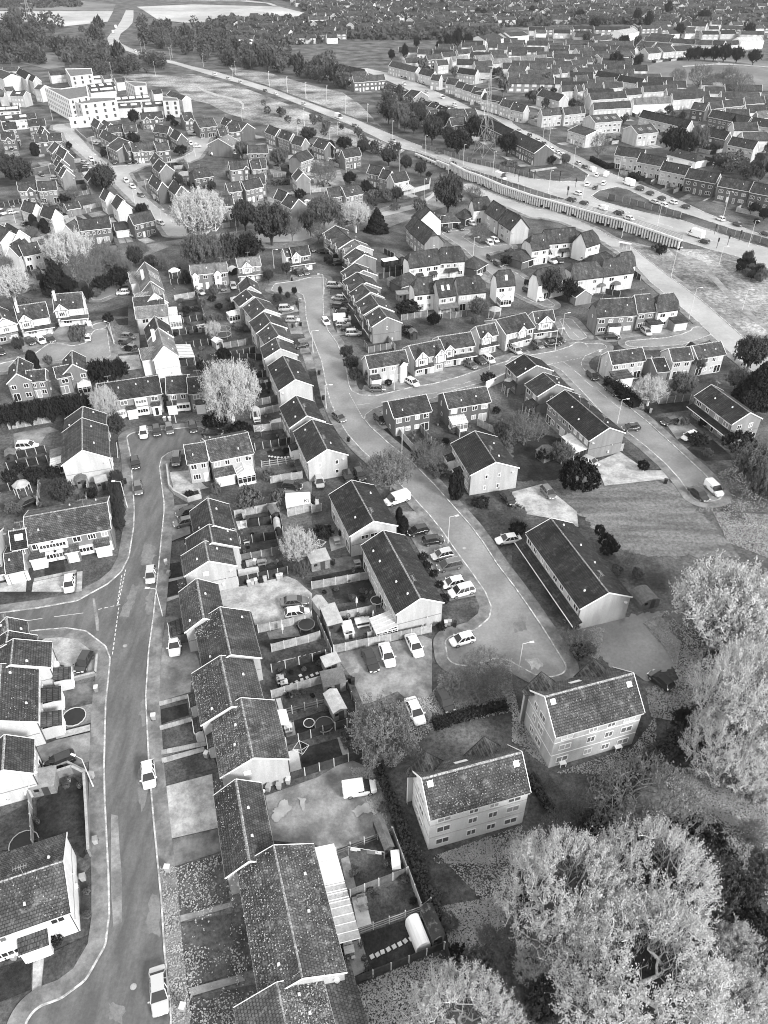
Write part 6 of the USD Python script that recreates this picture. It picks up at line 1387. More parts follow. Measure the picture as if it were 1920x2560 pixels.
def binn(t,x,y,where,tone='black',group=None,rng=random.Random(9)):
 p=W(t,x,y)
 if tone not in BINP:
  q=proto('bin_class_'+tone);m=MB();m.box((0,0,.52),(.46,.52,.92),0,1.18);part(q,'body',m,'black' if tone=='black' else 'grey_plastic')
  m=MB();m.box((0,.02,1.03),(.6,.7,.1),0,.9);part(q,'lid',m,'black' if tone=='black' else('white_old' if tone=='pale' else 'grey_plastic'))
  for s in(-1,1):m=MB();m.tube((s*.22,.28,.1),(s*.27,.28,.1),.1,n=8);part(q,'wheel',m,'tyre')
  BINP[tone]=q
 z=.13 if ALLROAD.contains(Point(p[0],p[1]))else .05
 thing('wheelie_bin',f'{"black" if tone == "black" else "pale-lidded" if tone == "pale" else "grey"} wheelie bin {where}','bin',(p[0],p[1],z),rng.uniform(-.4,.4)+1.5*rng.choice((0,1)),group,ref=BINP[tone])
def bins(where,spec,group=None):
 t=None;tone='black'
 for w in spec.split():
  if w in('black','pale','grey'):tone=w
  elif ',' in w:x,y=map(float,w.split(','));binn(t,x,y,where,tone,group)
  else:t=w
for s,lk,l in(('B0 520,565 880,432','fence_mid','rail fence between the courtyard and the washing-line garden'),('B0 885,435 980,690','fence_pale','pale fence beside the dark shed'),('B0 612,835 975,695','fence_mid','panel fence below the washing-line garden'),('B0 985,690 1068,920','fence_pale','pale fence at the end of the middle bottom garden'),('B0 655,1085 1068,935','fence_pale','rail fence with pale posts above the stepping stones'),('B0 640,1402 1215,1172','fence_dark','smooth dark fence below the stepping stones'),('B0 1222,1175 1350,1512','fence_dark','dark fence sloping down to the pale trees'),('B0 1072,935 1130,888','fence_mid','short fence stub by the ragged hedge'),('N5 0,290 380,190 500,155','fence_pale','pale fence below the round dark tub'),('N5 0,500 560,352','fence_dark','dark fence with white posts below the white bench'),('N5 0,770 530,612','fence_pale','weathered fence below the row of stepping stones'),('N5 80,962 600,832','fence_mid','three-rail fence beside the white-roofed shed'),('N5 150,1262 780,1062','fence_dark','dark fence with pale posts below the play garden'),('N5 190,1622 940,1382','fence_dark','dark fence with pale posts above the van courtyard'),('N5 480,0 620,330','fence_mid','fence along the narrow alley, upper part'),('N5 740,560 870,900','fence_dark','dark fence along the narrow alley, lower part'),('N5 645,300 1230,180 1650,85','fence_pale','long pale fence along the parking bays'),('N5 545,0 640,300','fence_mid','inner fence of the alley beside the deck'),('N1 862,392 1310,302','fence_pale','pale fence above the narrow garden with two bins'),('N1 985,495 1240,450','fence_dark','dark fence beside the round shed'),('N1 920,662 1290,612','fence_dark','near-black fence behind the rubble garden'),('N1 928,852 1350,762','fence_mid','fence with hanging baskets behind the white patio'),('N1 900,1085 1410,975','fence_dark','dark fence behind the row of wheelie bins'),('N1 1312,302 1360,560','fence_mid','end fence of the narrow gardens'),('N1 1290,612 1335,760','fence_mid','end fence of the rubble garden'),('N1 1105,1585 1590,1480 1659,1440','fence_pale','pale fence below the two cars in the court'),('N1 1410,380 1659,320','fence_pale','pale fence in front of the lettered van'),('N4 0,1132 610,1022','fence_pale','long pale fence behind the dark-tiled terrace'),('N4 275,1452 570,1392 655,1365','fence_pale','pale fence above the decked garden'),('N4 580,1659 1290,1502','fence_pale','pale fence below the blank gable'),('N4 70,1340 190,1659','fence_mid','fence beside the small pale shed'),('N4 0,345 100,320','fence_pale','short pale fence behind the lettered van'),('N6 1000,365 1220,332','fence_dark','dark fence with pale posts behind the birch, top'),('N6 1032,495 1262,452','fence_dark','dark fence with pale posts behind the birch, second'),('N6 1068,648 1385,580','fence_mid','grey fence with pale posts behind the birch, third'),('N6 1090,745 1340,692','fence_pale','fence above the small patio with chairs'),('N6 1062,915 1410,872','fence_pale','fence above the rotary clothes line'),('N6 1072,1102 1480,1032','fence_dark','dark fence with pale posts above the curved stepping stones'),('N6 1140,1282 1475,1232','fence_pale','rail fence below the curved stepping stones'),('N6 1232,1445 1560,1392','fence_pale','pale fence above the back court'),('N6 830,160 1160,170','fence_dark','dark trellis fence at the top of the birch gardens'),('N6 0,275 440,215','fence_dark','dark fence above the narrow alley with bins'),('A2 60,1125 330,1078','fence_pale','tall pale fence under the long hedge'),('A2 115,1312 300,1272','fence_dark','dark slatted fence below the white car'),('A2 55,1385 312,1338','fence_dark','dark fence of the left gardens'),('R4 0,690 300,625','fence_dark','dark fence with pale posts in the overgrown gardens'),('R4 290,820 300,640','fence_pale','pale fence running down the overgrown gardens'),('R4 655,770 660,600','fence_pale','pale fence beside the wooden shed'),('A0 198,110 228,512','fence_pale','slatted fence dividing the two left gardens'),('R5 272,440 380,562','fence_pale','pale fence along the grass strip at the bend'),('R5 395,410 470,500','fence_mid','fence dividing the dark brick gardens'),('R5 745,390 850,440','fence_pale','fence beside the sloping glass lean-to'),('R5 550,350 640,460','fence_mid','fence between the two dark brick pairs'),('C2 430,1302 715,1262','fence_pale','high pale fence at the end of the terrace with aerials'),('C2 950,960 1150,940','fence_mid','fence behind the pale roadside tree'),('Q5 610,790 870,742','fence_pale','pale fence beside the white octagonal conservatory'),('Q5 545,1105 985,1035','fence_dark','dark fence with pale posts, upper of the stepped gable gardens'),('Q5 585,1245 1020,1172','fence_dark','dark fence with pale posts, middle of the stepped gable gardens'),('Q5 765,1402 1135,1345','fence_dark','dark fence with thick white posts'),('Q5 1240,1412 1620,1345','fence_mid','grey fence below the trampoline'),('Q5 870,625 1010,1065','fence_mid','long fence down the middle of the gardens'),('Q5 1340,1530 1659,1460','fence_dark','dark fence beside the clipped dark tree'),('Q5 560,580 830,560','fence_dark','dark fence of the top garden'),('Q4 760,1530 860,1540 1070,1500','fence_mid','fenced pen under the veranda house'),('Q4 0,950 300,900','fence_dark','dark fence behind the white pavilion roof'),('Q4 0,690 130,760','fence_dark','dark fence of the allotments'),('B2 790,150 980,120','fence_dark','dark fence behind the stepped row'),('B2 705,590 730,630 880,600','fence_mid','fence behind the pale brick pair'),('B2 850,545 900,610','fence_pale','pale fence beside the half-timbered gardens'),('B2 940,420 1110,390','fence_mid','rough wattle fence under the dark bushes'),('R2 880,430 952,480','fence_dark','dark garden fence beside the main road'),('R2 690,580 800,600','fence_dark','dark fence between the pavilion gardens'),('Q1 0,1290 250,1240','fence_dark','dark fence behind the pale pair'),('Q1 1090,1330 1340,1270','fence_pale','pale fence in the upper estate gardens'),('Q1 880,1420 1180,1350','fence_mid','fence below the long dark garage roof'),('Q1 980,1150 1180,1110','fence_mid','fence left of the big dull tree'),('Q2 880,1130 1080,1090','fence_pale','pale bamboo fence in the upper estate'),('Q3 230,900 440,890','fence_mid','fence above the clipped hedge of the upper estate')):
 fence(s,lk,l,rails='rail' in l.split(' fence')[0]or '-rail' in l)
fence('P6 330,452 520,505 720,570 960,625 1290,712','fence_mid','long timber fence along the top of the dual carriageway',2.0,3.0)
fence('C3 620,1290 810,1335 950,1375 1090,1412','fence_mid','timber fence between the two carriageways',2.2,3.0)
fence('C3 1330,1505 1500,1545 1659,1590','fence_mid','timber fence at the right edge between the carriageways',2.2,3.0)
wall('A0 590,570 575,300 560,70 480,30 0,190','brick','brick wall with coping round the two left gardens',1.5)
wall('N6 160,1285 185,1500 235,1560 375,1640 510,1600 490,1540','brick_light','curved brick wall round the walled yard',1.0)
wall('N3 790,1045 940,1000 1110,960 1130,750','brick','low brick wall round the corner forecourt',.7)
wall('N3 420,2130 790,2010 1010,2120','brick','brick wall below the black hatchback',1.1)
wall('B2 1490,860 1640,790','render','long white wall beside the junction house',1.8,coping='white')
wall('P6 170,860 390,800 400,750','brick_light','brick wall round the house at the end of the lane',1.8)
wall('Q1 970,300 1130,440 1250,400','brick','garden wall at the estate street corner',1.6)
wall('Q1 420,845 670,790','brick_dark','brick wall beside the small lawn',1.8)
wall('Q2 70,960 130,1020 250,990','brick','wall of the street-side garden',1.6)
wall('Q2 545,1310 640,1420','brick_dark','low wall beside the estate street',1.2)
wall('A2 705,475 740,560','brick_pale','pale wall between close and parking',.8)
for a,d,l,kw in(('N5 645,1015 775,965',3.6,'shed with white roof in the play garden',dict(rf='white_old')),('N5 550,742 770,690',2.6,'summerhouse with a row of windows',dict(rf='felt',kind='flat',wl='fence_pale')),('N5 560,535 712,480',1.8,'small flat-roofed shed above the summerhouse',dict(rf='felt_pale',kind='flat')),('N4 85,1432 180,1392',2.6,'small pale shed by the round bush',dict(rf='felt_pale',wl='fence_pale')),('N4 172,1602 320,1562',4.2,'garden room with pale flat roof',dict(rf='felt_pale',kind='flat',wl='timber_dark')),('N4 345,1659 440,1640',2.6,'white-topped playhouse by the deck',dict(rf='white_old',kind='flat',wl='white_old',h=1.2)),('N4 0,955 190,908',2.8,'flat shed with a hose on its roof',dict(rf='felt_pale',kind='flat')),('B0 835,582 890,562',4.2,'dark shed with long ridge in the washing-line garden',dict(rf='felt',wl='fence_dark')),('B0 888,682 932,678',2.0,'white garden cabinet by the pale fence',dict(rf='white',kind='flat',wl='white',h=1.1,door=False)),('B0 1040,1210 1130,1172',3.2,'white rounded tent in the bottom garden',dict(rf='white',kind='dome',wl='white',door=False)),('B0 1145,1162 1215,1132',3.4,'shed with leaf-covered roof in the bottom garden',dict(rf='roof_moss',wl='fence_pale')),('N1 1252,442 1332,420',2.4,'dark slatted shed in the narrow garden',dict(rf='felt',wl='fence_dark')),('N1 1275,582 1350,572',3.0,'round-roofed shed beside the leafy tree',dict(rf='felt_pale',kind='dome',wl='fence_dark')),('A0 222,192 372,165',2.6,'wooden shed with white ledge in the left garden',dict(rf='fence_pale',kind='flat',wl='wood')),('C1 832,642 950,608',3.4,'curved dark store beside the covered-walk terrace',dict(rf='felt',kind='dome',wl='fence_mid')),('R4 585,662 660,642',2.6,'wooden shed under the big gable',dict(wl='fence_mid')),('R4 730,680 815,660',2.0,'pale lean-to store beside the tall hedge',dict(rf='felt_pale',kind='flat')),('R4 60,480 130,465',2.4,'dark shed in the slatted yard',dict(wl='fence_dark')),('B2 1000,545 1045,540',2.2,'summerhouse with white window',dict(wl='fence_dark')),('B2 922,295 990,288',2.4,'pale flat-topped shed behind the stepped row',dict(rf='felt_pale',kind='flat',wl='fence_pale')),('C2 205,1345 285,1312',2.6,'wooden shed beside the big dark bush',dict(wl='fence_mid')),('Q5 1150,1420 1240,1390',2.2,'white-topped shed by the fence gardens',dict(rf='white_old',wl='fence_pale')),('Q5 920,1205 1020,1185',1.6,'low flat store against the middle fence',dict(rf='felt_pale',kind='flat',h=1.4)),('Q5 1350,460 1455,430',2.6,'white garden tent beside the timbered house',dict(rf='white',kind='dome',wl='black')),('Q4 170,1310 320,1300',2.4,'pale weathered shed under the pyramid roof',dict(rf='felt_pale',kind='flat',wl='fence_pale')),('Q4 60,1130 170,1120',2.2,'shed with glass front beside the bush',dict(wl='fence_pale')),('Q4 190,830 270,820',2.4,'dark shed beside the white pavilion roof',dict(wl='fence_dark')),('Q4 0,880 180,850',2.2,'white flat pavilion roof in the dark garden',dict(rf='white',kind='flat',wl='fence_dark')),('Q6 1140,1330 1190,1320',.8,'small white cupboard in the hedge nook',dict(rf='white',kind='flat',wl='white',h=1.0,door=False)),('Q3 680,1280 710,1262',1.6,'small white shed beside the dark-roofed gable',dict(rf='white',wl='white',kind='flat'))):
 shed(a,d,l,**kw)
for t,x,y,w,h,arm in(('N1',112,1415,'beside the left road outside the dark hedge box',6,(-1,.1)),('B1',1243,205,'beside the row of front drives',6,(1,.2)),('C1',40,1035,'at the end of the road near the flats',6,(1,.2)),('A0',605,122,'leaning over the left garden wall',6,(-.9,.4)),('R4',948,800,'below the two cars on the left road',6,(-1,0)),('B2',455,990,'opposite the road corner',6,(1,0)),('B2',370,628,'on the west pavement of the close',6,(1,0)),('B2',945,1278,'on the grass strip at the bend',6,(1,.2)),('B2',895,872,'outside the pale brick pair',5,(0,-1)),('B2',1505,788,'on the middle road opposite the timbered houses',5,(0,1)),('C2',278,612,'on the forecourt of the timbered end house',6,(1,0)),('C2',320,512,'at the mouth of the court lane',6,(1,.3)),('C2',1145,412,'tall beside the main road at the white corner house',9,(1,.1)),('C2',1490,352,'on the footpath across the rough verge',7,(1,0)),('C2',552,752,'beside the car on the lane verge',6,(-.5,-.8)),('C2',680,1088,'at the lower lane opposite the long-porch pair',5,(1,.2)),('Q4',1155,722,'on the court lane beside the pyramid roof',5,(1,0)),('Q4',725,432,'at the garage court',5,(1,0)),('R1',135,392,'left of the house at the head of the close',5,(1,0)),('B2',440,248,'on the east pavement of the close',5,(-1,0)),('Q6',1480,1560,'between the close and the parking',5,(-1,.5)),('N6',250,820,'in front of the white-fronted end house',5,(0,1)),('C2',1030,135,'beside the main road at the rough verge',9,(1,.2)),('C2',1340,60,'where the footpath forks',7,(1,0))):
 lamp(t,x,y,w,h,arm)
for s,w in(('Q1 205,1490 970,310 1245,790 1410,670 1215,540 685,160 670,910 590,1250','in the upper left estate'),('Q2 95,1262 250,1132 450,1532 1410,1622 875,632 785,782 180,730 1480,165','in the upper left estate'),('Q3 710,1120 1210,1300 540,355 630,240 955,420 1058,350 1170,890','along the upper edge of the estate')):
 t=None
 for q in s.split():
  if ',' in q:x,y=map(float,q.split(','));lamp(t,x,y,w,5.5,(1,-.4),'street lamps of the upper left estate')
  else:t=q
for s in('B3 88,562 203,602 323,638 460,662 582,738 722,792 883,908 1097,1008 1342,1072 1535,1122 930,1112 1090,1312 1245,1168','C3 235,1252 685,1162 940,1472 710,1542 1370,1402 1530,1602 200,902 395,1090 235,960 455,1290','P2 100,580 380,650 355,690 668,745 825,795 987,852 1165,882 1328,975 1515,1052 970,1095','P1 1260,465 1225,450 1345,655 970,660 1490,500 1475,520'):
 t=None
 for q in s.split():
  if ',' in q:x,y=map(float,q.split(','));lamp(t,x,y,'along the dual carriageway',9.0,(.4,-1),'street lamps along the dual carriageway')
  else:t=q
bins('on the pavement of the left road','A0 pale 1090,668 1190,1568 grey 625,488 600,65 A1 pale 1080,345 grey 1097,415 pale 630,1165 1000,1345','wheelie bins along the left road')
bins('beside the white gable at the bottom left','A0 grey 545,725 black 540,570 50,1235 pale 98,1235')
bins('lined up along the dark court fence','N1 pale 1010,1095 grey 1045,1085 pale 1080,1075 black 1135,1062 grey 1175,1052 pale 1310,1030 1340,1025','wheelie bins along the court fence')
bins('in the narrow back garden behind the end terrace','N1 black 955,915 grey 995,895 1028,885 pale 1068,875 black 920,410 grey 955,400')
bins('beside the path of the strip garden','N2 pale 570,1215 grey 625,1205');bins('at the van courtyard gable','N2 pale 1415,1485 grey 1210,1560 1320,1540')
bins('in a row of three on the turning-head verge','N4 pale 1385,1515 grey 1425,1505 black 1480,1525','three bins on the verge')
bins('in the paved yard behind the dark-tiled terrace','N4 black 160,610 295,575 220,880')
bins('in the row along the brick gable','R5 black 743,775 762,772 grey 780,770 black 798,768 815,765 pale 905,748 black 922,745 940,742','bins along the brick gable')
bins('on the verge by the pale roadside tree','C2 black 862,1008 878,1012 grey 895,1018');bins('alone on the mown field edge','C2 black 992,1475');bins('at the corner of the long-porch pair','C2 black 1362,1198')
bins('on the verge opposite the corner','B2 black 410,770 437,935');bins('on the pavement above the bare tree','B2 black 600,1205');bins('at the head of the close','B2 black 233,165');bins('in front of the stepped houses','B2 black 237,465 grey 263,460 black 290,455 265,315 grey 288,300 black 560,155')
bins('in the dark alley','N6 black 175,565 grey 182,598 black 186,635 grey 190,668 black 196,700','bins in the alley');bins('by the two parked cars of the small court','N6 pale 135,800 188,798');bins('on the car park verge','N5 black 810,600 840,620')
bins('outside the timbered end house','C2 black 147,608');bins('beside the left road lamp','R4 black 935,625');bins('outside the half-timbered house','Q6 black 745,1330 785,1325')
# stepping stones: each stone its own piece of the lawn it lies on
def stones(parent_name,t,spec,w=.45,lk='slab_pale'):
 lawn=f'/World/{parent_name}'
 for s in spec.split():
  x,y=map(float,s.split(','));p=W(t,x,y);m=MB();m.box((p[0],p[1],.125),(w,w,.07),(x*7%10)*.05+.3);part(lawn,'stepping_stone',m,lk)
stones('lawn','B0','752,1225 788,1212 820,1195 858,1178 895,1160 932,1143 967,1124 1005,1108')
stones('lawn','N5','78,405 130,390 190,378 237,368 288,350 342,340 395,328 445,314 495,300')
stones('lawn','N5','90,682 145,655 205,630 257,604 310,582 365,560 415,537 468,517 295,540')
stones('lawn','N6','1215,1168 1245,1172 1278,1178 1310,1180 1345,1182 1380,1180 1412,1175')
def strip(t,x0,y0,x1,y1,n,wd,lk='slab',lawn='pavement'):
 """paving slabs laid side by side along a path"""
 a,b=W(t,x0,y0),W(t,x1,y1);L=np.linalg.norm(b-a);u=(b-a)/L;rot=math.atan2(u[1],u[0])
 for k in range(n):
  p=a+(b-a)*(k+.5)/n;m=MB();m.box((p[0],p[1],.1),(L/n-.03,wd-.03,.09+.012*((k*7)%3)),rot);part(f'/World/{lawn}','paving_slab',m,lk)
strip('FD',470,1165,1060,1045,9,.7,lawn='driveway');strip('FD',1105,1050,1095,1327,8,.9,lawn='driveway')
for c in((75,665,425,575),(82,918,415,825),(97,1170,565,1075),(102,1255,545,1135)):strip('N2',*c,8,.75,lawn='garden_path')
# washing line, swings, tables, trampoline, parasols and other small things
def clothes():
 a,b=W('B0',600,565),W('B0',830,600);root=thing('washing_line','washing line hung with pale sheets and clothes','washing line',a);m=MB();d=b-a
 m.tube((0,0,0),(0,0,2),.04);m.tube(d,d+[0,0,2],.04);part(root,'posts',m,'metal');m=MB();m.bar((0,0,1.95),d+[0,0,1.95],.03);part(root,'line',m,'white')
 for i,f in enumerate((.08,.2,.52,.62,.72,.8,.92)):
  w=(.7,.6,1.0,.9,.9,.5,.4)[i];u=d/np.linalg.norm(d);p=d*f;h=(1.0,.8,1.1,.9,.9,.8,.7)[i];m=MB()
  m.face([p+[0,0,1.95],p+u*w+[0,0,1.95],p+u*w+[0,.12,1.95-h],p+[0,.1,1.95-h]]);part(root,'garment',m,('white','white','grey_plastic','white_old','white','grey_plastic','black')[i])
clothes()
def table(t,x,y,w,d,label,lk='wood',benches=True):
 p=W(t,x,y);root=thing('garden_table',label,'garden table',(p[0],p[1],.06),.25);m=MB();m.box((0,0,.72),(w,d,.06));part(root,'tabletop',m,lk)
 for sx in(-1,1):
  for sy in(-1,1):m=MB();m.box((sx*w*.42,sy*d*.4,.35),(.08,.08,.7));part(root,'leg',m,lk)
 if benches:
  for s in(-1,1):m=MB();m.box((0,s*(d/2+.35),.42),(w*.9,.3,.06));m.box((-w*.35,s*(d/2+.35),.2),(.06,.25,.4));m.box((w*.35,s*(d/2+.35),.2),(.06,.25,.4));part(root,'bench',m,lk)
table('N4',525,1490,2.4,1.2,'white garden sofa on the deck behind the conservatory','white_old');table('N5',185,410,1.4,.5,'white bench on the stepping-stone lawn','white_old',False);table('N6',1090,800,1.6,1.0,'table under the pale canopy in the birch gardens','white_old');table('A2',470,1420,1.2,.8,'small table in the alley garden','wood');table('N1',1140,870,1.6,.7,'bench against the basket fence','wood');table('Q4',900,1480,1.4,.8,'table in the fenced pen','wood')
table('FB',1210,985,1.0,.7,'white plastic table below the further flats','white',False);table('FB',575,1175,.9,.6,'white folding rack by the flats wall','white',False)
for t_,x_,y_,l_ in(('N1',950,470,'small table on the narrow patio'),('N1',980,640,'garden table beside the round dark shrub'),('N5',90,590,'round patio table by the flower border'),('N5',170,1090,'toys and table on the slabs of the play garden'),('N5',130,640,'pale bench below the flower border'),('B0',690,880,'table on the pale bottom patio'),('B0',605,1195,'barbecue table on the lowest patio'),('N4',470,880,'outdoor table and chairs behind the dark terrace'),('N4',260,650,'pale lounger on the slabbed yard'),('N6',1260,860,'patio table under the grey fence'),('N6',1130,410,'table on the top birch-side patio'),('A0',60,180,'pile of pale garden things by the fence'),('R5',390,420,'table in the dark brick pair garden'),('R5',650,400,'lounger on the dark brick patio'),('Q5',690,980,'pale rockery table in the gable gardens')):
 table(t_,x_,y_,1.1,.8,l_,('wood','white_old','metal')[len(l_)%3],len(l_)%2==0)
def ring(t,x,y,r,h,label,name,lk,net=True):
 p=W(t,x,y);root=thing(name,label,name.replace('_',' '),(p[0],p[1],.05));m=MB();n=14
 for i in range(n):
  a,b=2*math.pi*i/n,2*math.pi*(i+1)/n;m.bar((r*math.cos(a),r*math.sin(a),h),(r*math.cos(b),r*math.sin(b),h),.1)
 part(root,'rim',m,lk);m=MB();m.face([(r*math.cos(2*math.pi*i/n),r*math.sin(2*math.pi*i/n),h-.03)for i in range(n)]);part(root,'mat',m,'black')
 for i in range(0,n,3):a=2*math.pi*i/n;m=MB();m.tube((r*math.cos(a),r*math.sin(a),0),(r*math.cos(a),r*math.sin(a),h+(1.6 if net else 0)),.035);part(root,'leg',m,lk)
 if net:m=MB();[m.bar((r*math.cos(2*math.pi*i/n),r*math.sin(2*math.pi*i/n),h+1.6),(r*math.cos(2*math.pi*(i+1)/n),r*math.sin(2*math.pi*(i+1)/n),h+1.6),.05)for i in range(n)];part(root,'top_rail',m,lk)
ring('Q5',1245,1260,2.0,.8,'round trampoline with net in the middle gardens','trampoline','metal');ring('N5',385,1040,.75,.25,'white hoop toy on the play garden lawn','toy_hoop','white',False);ring('N5',545,1075,1.3,.7,'dark trampoline in the play garden','trampoline','wood',False);ring('N4',672,1290,1.0,.9,'round hot tub beside the terrace','hot_tub','stone',False);ring('N5',360,45,1.3,.9,'round dark tub on the deck','hot_tub','felt',False);ring('N3',855,1445,1.6,.12,'round stone flower bed','flower_ring','stone',False);ring('A0',160,500,1.7,.3,'round dark pond edge in the left garden','pond','stone',False)
def parasol(t,x,y,label,h=2.3):
 p=W(t,x,y);root=thing('parasol',label,'parasol',(p[0],p[1],.05));m=MB();m.tube((0,0,0),(0,0,h),.03);part(root,'pole',m,'white');m=MB();m.lathe([(.04,h),(.16,h-.5),(.2,h-1.2),(.1,h-1.35)],8);part(root,'cover',m,'white_old')
parasol('N4',635,1460,'closed white parasol by the white conservatory');parasol('N1',1358,1600,'closed parasol on the grey deck');parasol('N4',465,1320,'closed pale parasol on the lawn')
def dryer(t,x,y,label):
 p=W(t,x,y);root=thing('rotary_dryer',label,'clothes dryer',(p[0],p[1],.05));m=MB();m.tube((0,0,0),(0,0,1.8),.03);part(root,'pole',m,'metal');m=MB();E=[(1.1*math.cos(a),1.1*math.sin(a),1.9)for a in(0.3,1.87,3.44,5.01)]
 for i in range(4):m.bar((0,0,1.3),E[i],.035);m.bar(E[i],E[(i+1)%4],.03)
 part(root,'arms',m,'white')
dryer('N6',1135,960,'rotary clothes dryer with white arms behind the birch');dryer('N5',310,1370,'folded rotary dryer by the dark lawn');dryer('N4',90,740,'white cloth on a rotary dryer behind the shed')
def gazebo(t,x,y,r,label,rf='white',h=2.3):
 p=W(t,x,y);root=thing('gazebo',label,'gazebo',(p[0],p[1],.05),.3);m=MB();m.lathe([(r,h),(r*.55,h+.55),(0,h+.9)],6);part(root,'roof',m,rf)
 for i in range(6):a=math.pi*i/3;m=MB();m.tube((r*.9*math.cos(a),r*.9*math.sin(a),0),(r*.9*math.cos(a),r*.9*math.sin(a),h),.05);part(root,'post',m,'white')
gazebo('Q5',615,490,1.9,'white-topped round gazebo in the top garden');gazebo('R2',645,565,2.0,'dark-roofed garden pavilion, left of two','lead');gazebo('R2',755,555,2.0,'dark-roofed garden pavilion with a white door, right of two','lead');gazebo('R2',835,510,1.9,'pale canopy beside the garden pavilions','white_old');gazebo('R5',935,180,1.6,'grey covered parasol by the white wall','felt_pale');gazebo('R4',180,700,1.7,'pale-roofed gazebo in the overgrown gardens','felt_pale');gazebo('Q4',1430,1520,2.0,'grey garden pavilion by the timbered roofs','felt_pale');gazebo('N6',1075,770,1.2,'small pale canopy behind the birch','felt_pale')
# the bus shelter, signals, the retaining wall with its piles and mesh fence
def shelter():
 p=W('R2',830,255);root=thing('bus_shelter','white-framed bus shelter on the main road','bus shelter',(p[0],p[1],.1),-.6);m=MB();m.box((0,0,2.4),(4,1.6,.15));part(root,'roof',m,'white_old')
 m=MB();[m.tube((x,.7,0),(x,.7,2.35),.05)for x in(-1.9,-.6,.6,1.9)];part(root,'frame',m,'white');m=MB();m.face([(-1.9,.72,.3),(1.9,.72,.3),(1.9,.72,2.2),(-1.9,.72,2.2)]);part(root,'glass',m,'glass_roof')
shelter()
SIG=[None]
def signal(t,x,y):
 p=W(t,x,y)
 if not SIG[0]:
  q=proto('traffic_signal_class');m=MB();m.tube((0,0,0),(0,0,3.2),.09);part(q,'pole',m,'black');m=MB();m.box((0,-.1,2.9),(.45,.3,1.3));part(q,'signal_head',m,'black');SIG[0]=q
 thing('traffic_signal','black traffic signal at the junction','traffic light',(p[0],p[1],.1),0,'traffic signals of the junction',ref=SIG[0])
for t,x,y in(('P6',1130,700),('P6',1250,705),('P6',1298,720),('P6',1160,745),('P6',1515,740),('P6',1580,860),('C3',410,1215),('C3',308,1165),('C3',360,1270),('C3',1395,1590),('C3',1325,1610),('C3',1470,1560),('C3',1310,1520)):signal(t,x,y)
def flyover():
 P=[np.array([*q,0])for q in pts('P6 270,520 450,600 570,650 700,720 820,762 1000,842 1250,932 1659,1050 C3 560,1452 700,1490 900,1560 1080,1625')]
 root=thing('retaining_wall','long white-piled retaining wall of the dual carriageway with mesh fence on top','retaining wall',P[0]);n=0;rng=random.Random(4)
 for i,(a,b)in enumerate(zip(P[:-1],P[1:])):
  a,b=a-P[0],b-P[0];L=np.linalg.norm(b-a);u=(b-a)/L;rot=math.atan2(u[1],u[0]);v=np.array([-u[1],u[0],0]);H0=3.2 if i>1 else(.9,1.9)[i]
  m=MB();q=(a+b)/2+v*.5;m.box((q[0],q[1],H0/2),(L,.3,H0),rot);part(root,'backing',m,'black')
  m=MB();q=(a+b)/2+v*.2;m.box((q[0],q[1],H0+.2),(L+.1,1.0,.5),rot);part(root,'parapet',m,'white_old')
  k=max(1,int(L/1.15))
  for j in range(k):
   if n>298:break
   p=a+(b-a)*(j+.5)/k;s=rng.uniform(.0,.5)*(1 if rng.random()<.4 else .1);m=MB();m.box((p[0]+v[0]*.1,p[1]+v[1]*.1,H0/2+s),(.62,.5,H0-2*s),rot);part(root,'pile',m,'white_old');n+=1
  k=max(1,int(L/3));m=MB();q=(a+b)/2+v*.3
  for zz in(.35,.75,1.15,1.6):m.box((q[0],q[1],H0+.4+zz),(L,.05,.07 if zz<2 else .12),rot)
  part(root,'mesh_fence',m,'metal_dark');m=MB()
  for j in range(k+1):p=a+(b-a)*j/k+v*.28;m.box((p[0],p[1],H0+1.3),(.12,.12,1.7),rot)
  part(root,'fence_posts',m,'metal')
flyover()
def pylon(t,x,y,h,w,label,arms=True):
 p=W(t,x,y);root=thing('pylon',label,'pylon',(p[0],p[1],0),.5);m=MB();st=[(0,1.0),(.18,.72),(.36,.5),(.55,.3),(.75,.17),(1.0,.05)];C4=((-1,-1),(1,-1),(1,1),(-1,1))
 for(f0,k0),(f1,k1)in zip(st[:-1],st[1:]):
  for i in range(4):
   a,b=C4[i],C4[(i+1)%4];A0,B0,A1,B1=[np.array([c[0]*w*k,c[1]*w*k,h*f])for c,k,f in((a,k0,f0),(b,k0,f0),(a,k1,f1),(b,k1,f1))]
   m.bar(A0,A1,.1);m.bar(A0,B1,.05);m.bar(B0,A1,.05);m.bar(A1,B1,.05)
 part(root,'lattice',m,'metal')
 for f,L in((.62,6),(.76,8),(.9,5)):
  m=MB()
  for s in(-1,1):m.bar((0,0,h*f),(s*L,0,h*f+.3),.1);m.bar((0,0,h*f+1.6),(s*L,0,h*f+.3),.08)
  part(root,'cross_arm',m,'metal')
pylon('P6',870,515,36,4.2,'lattice pylon beside the dark terrace at the dual carriageway');pylon('P1',275,235,34,4.5,'lattice pylon beyond the woodland at the upper left')
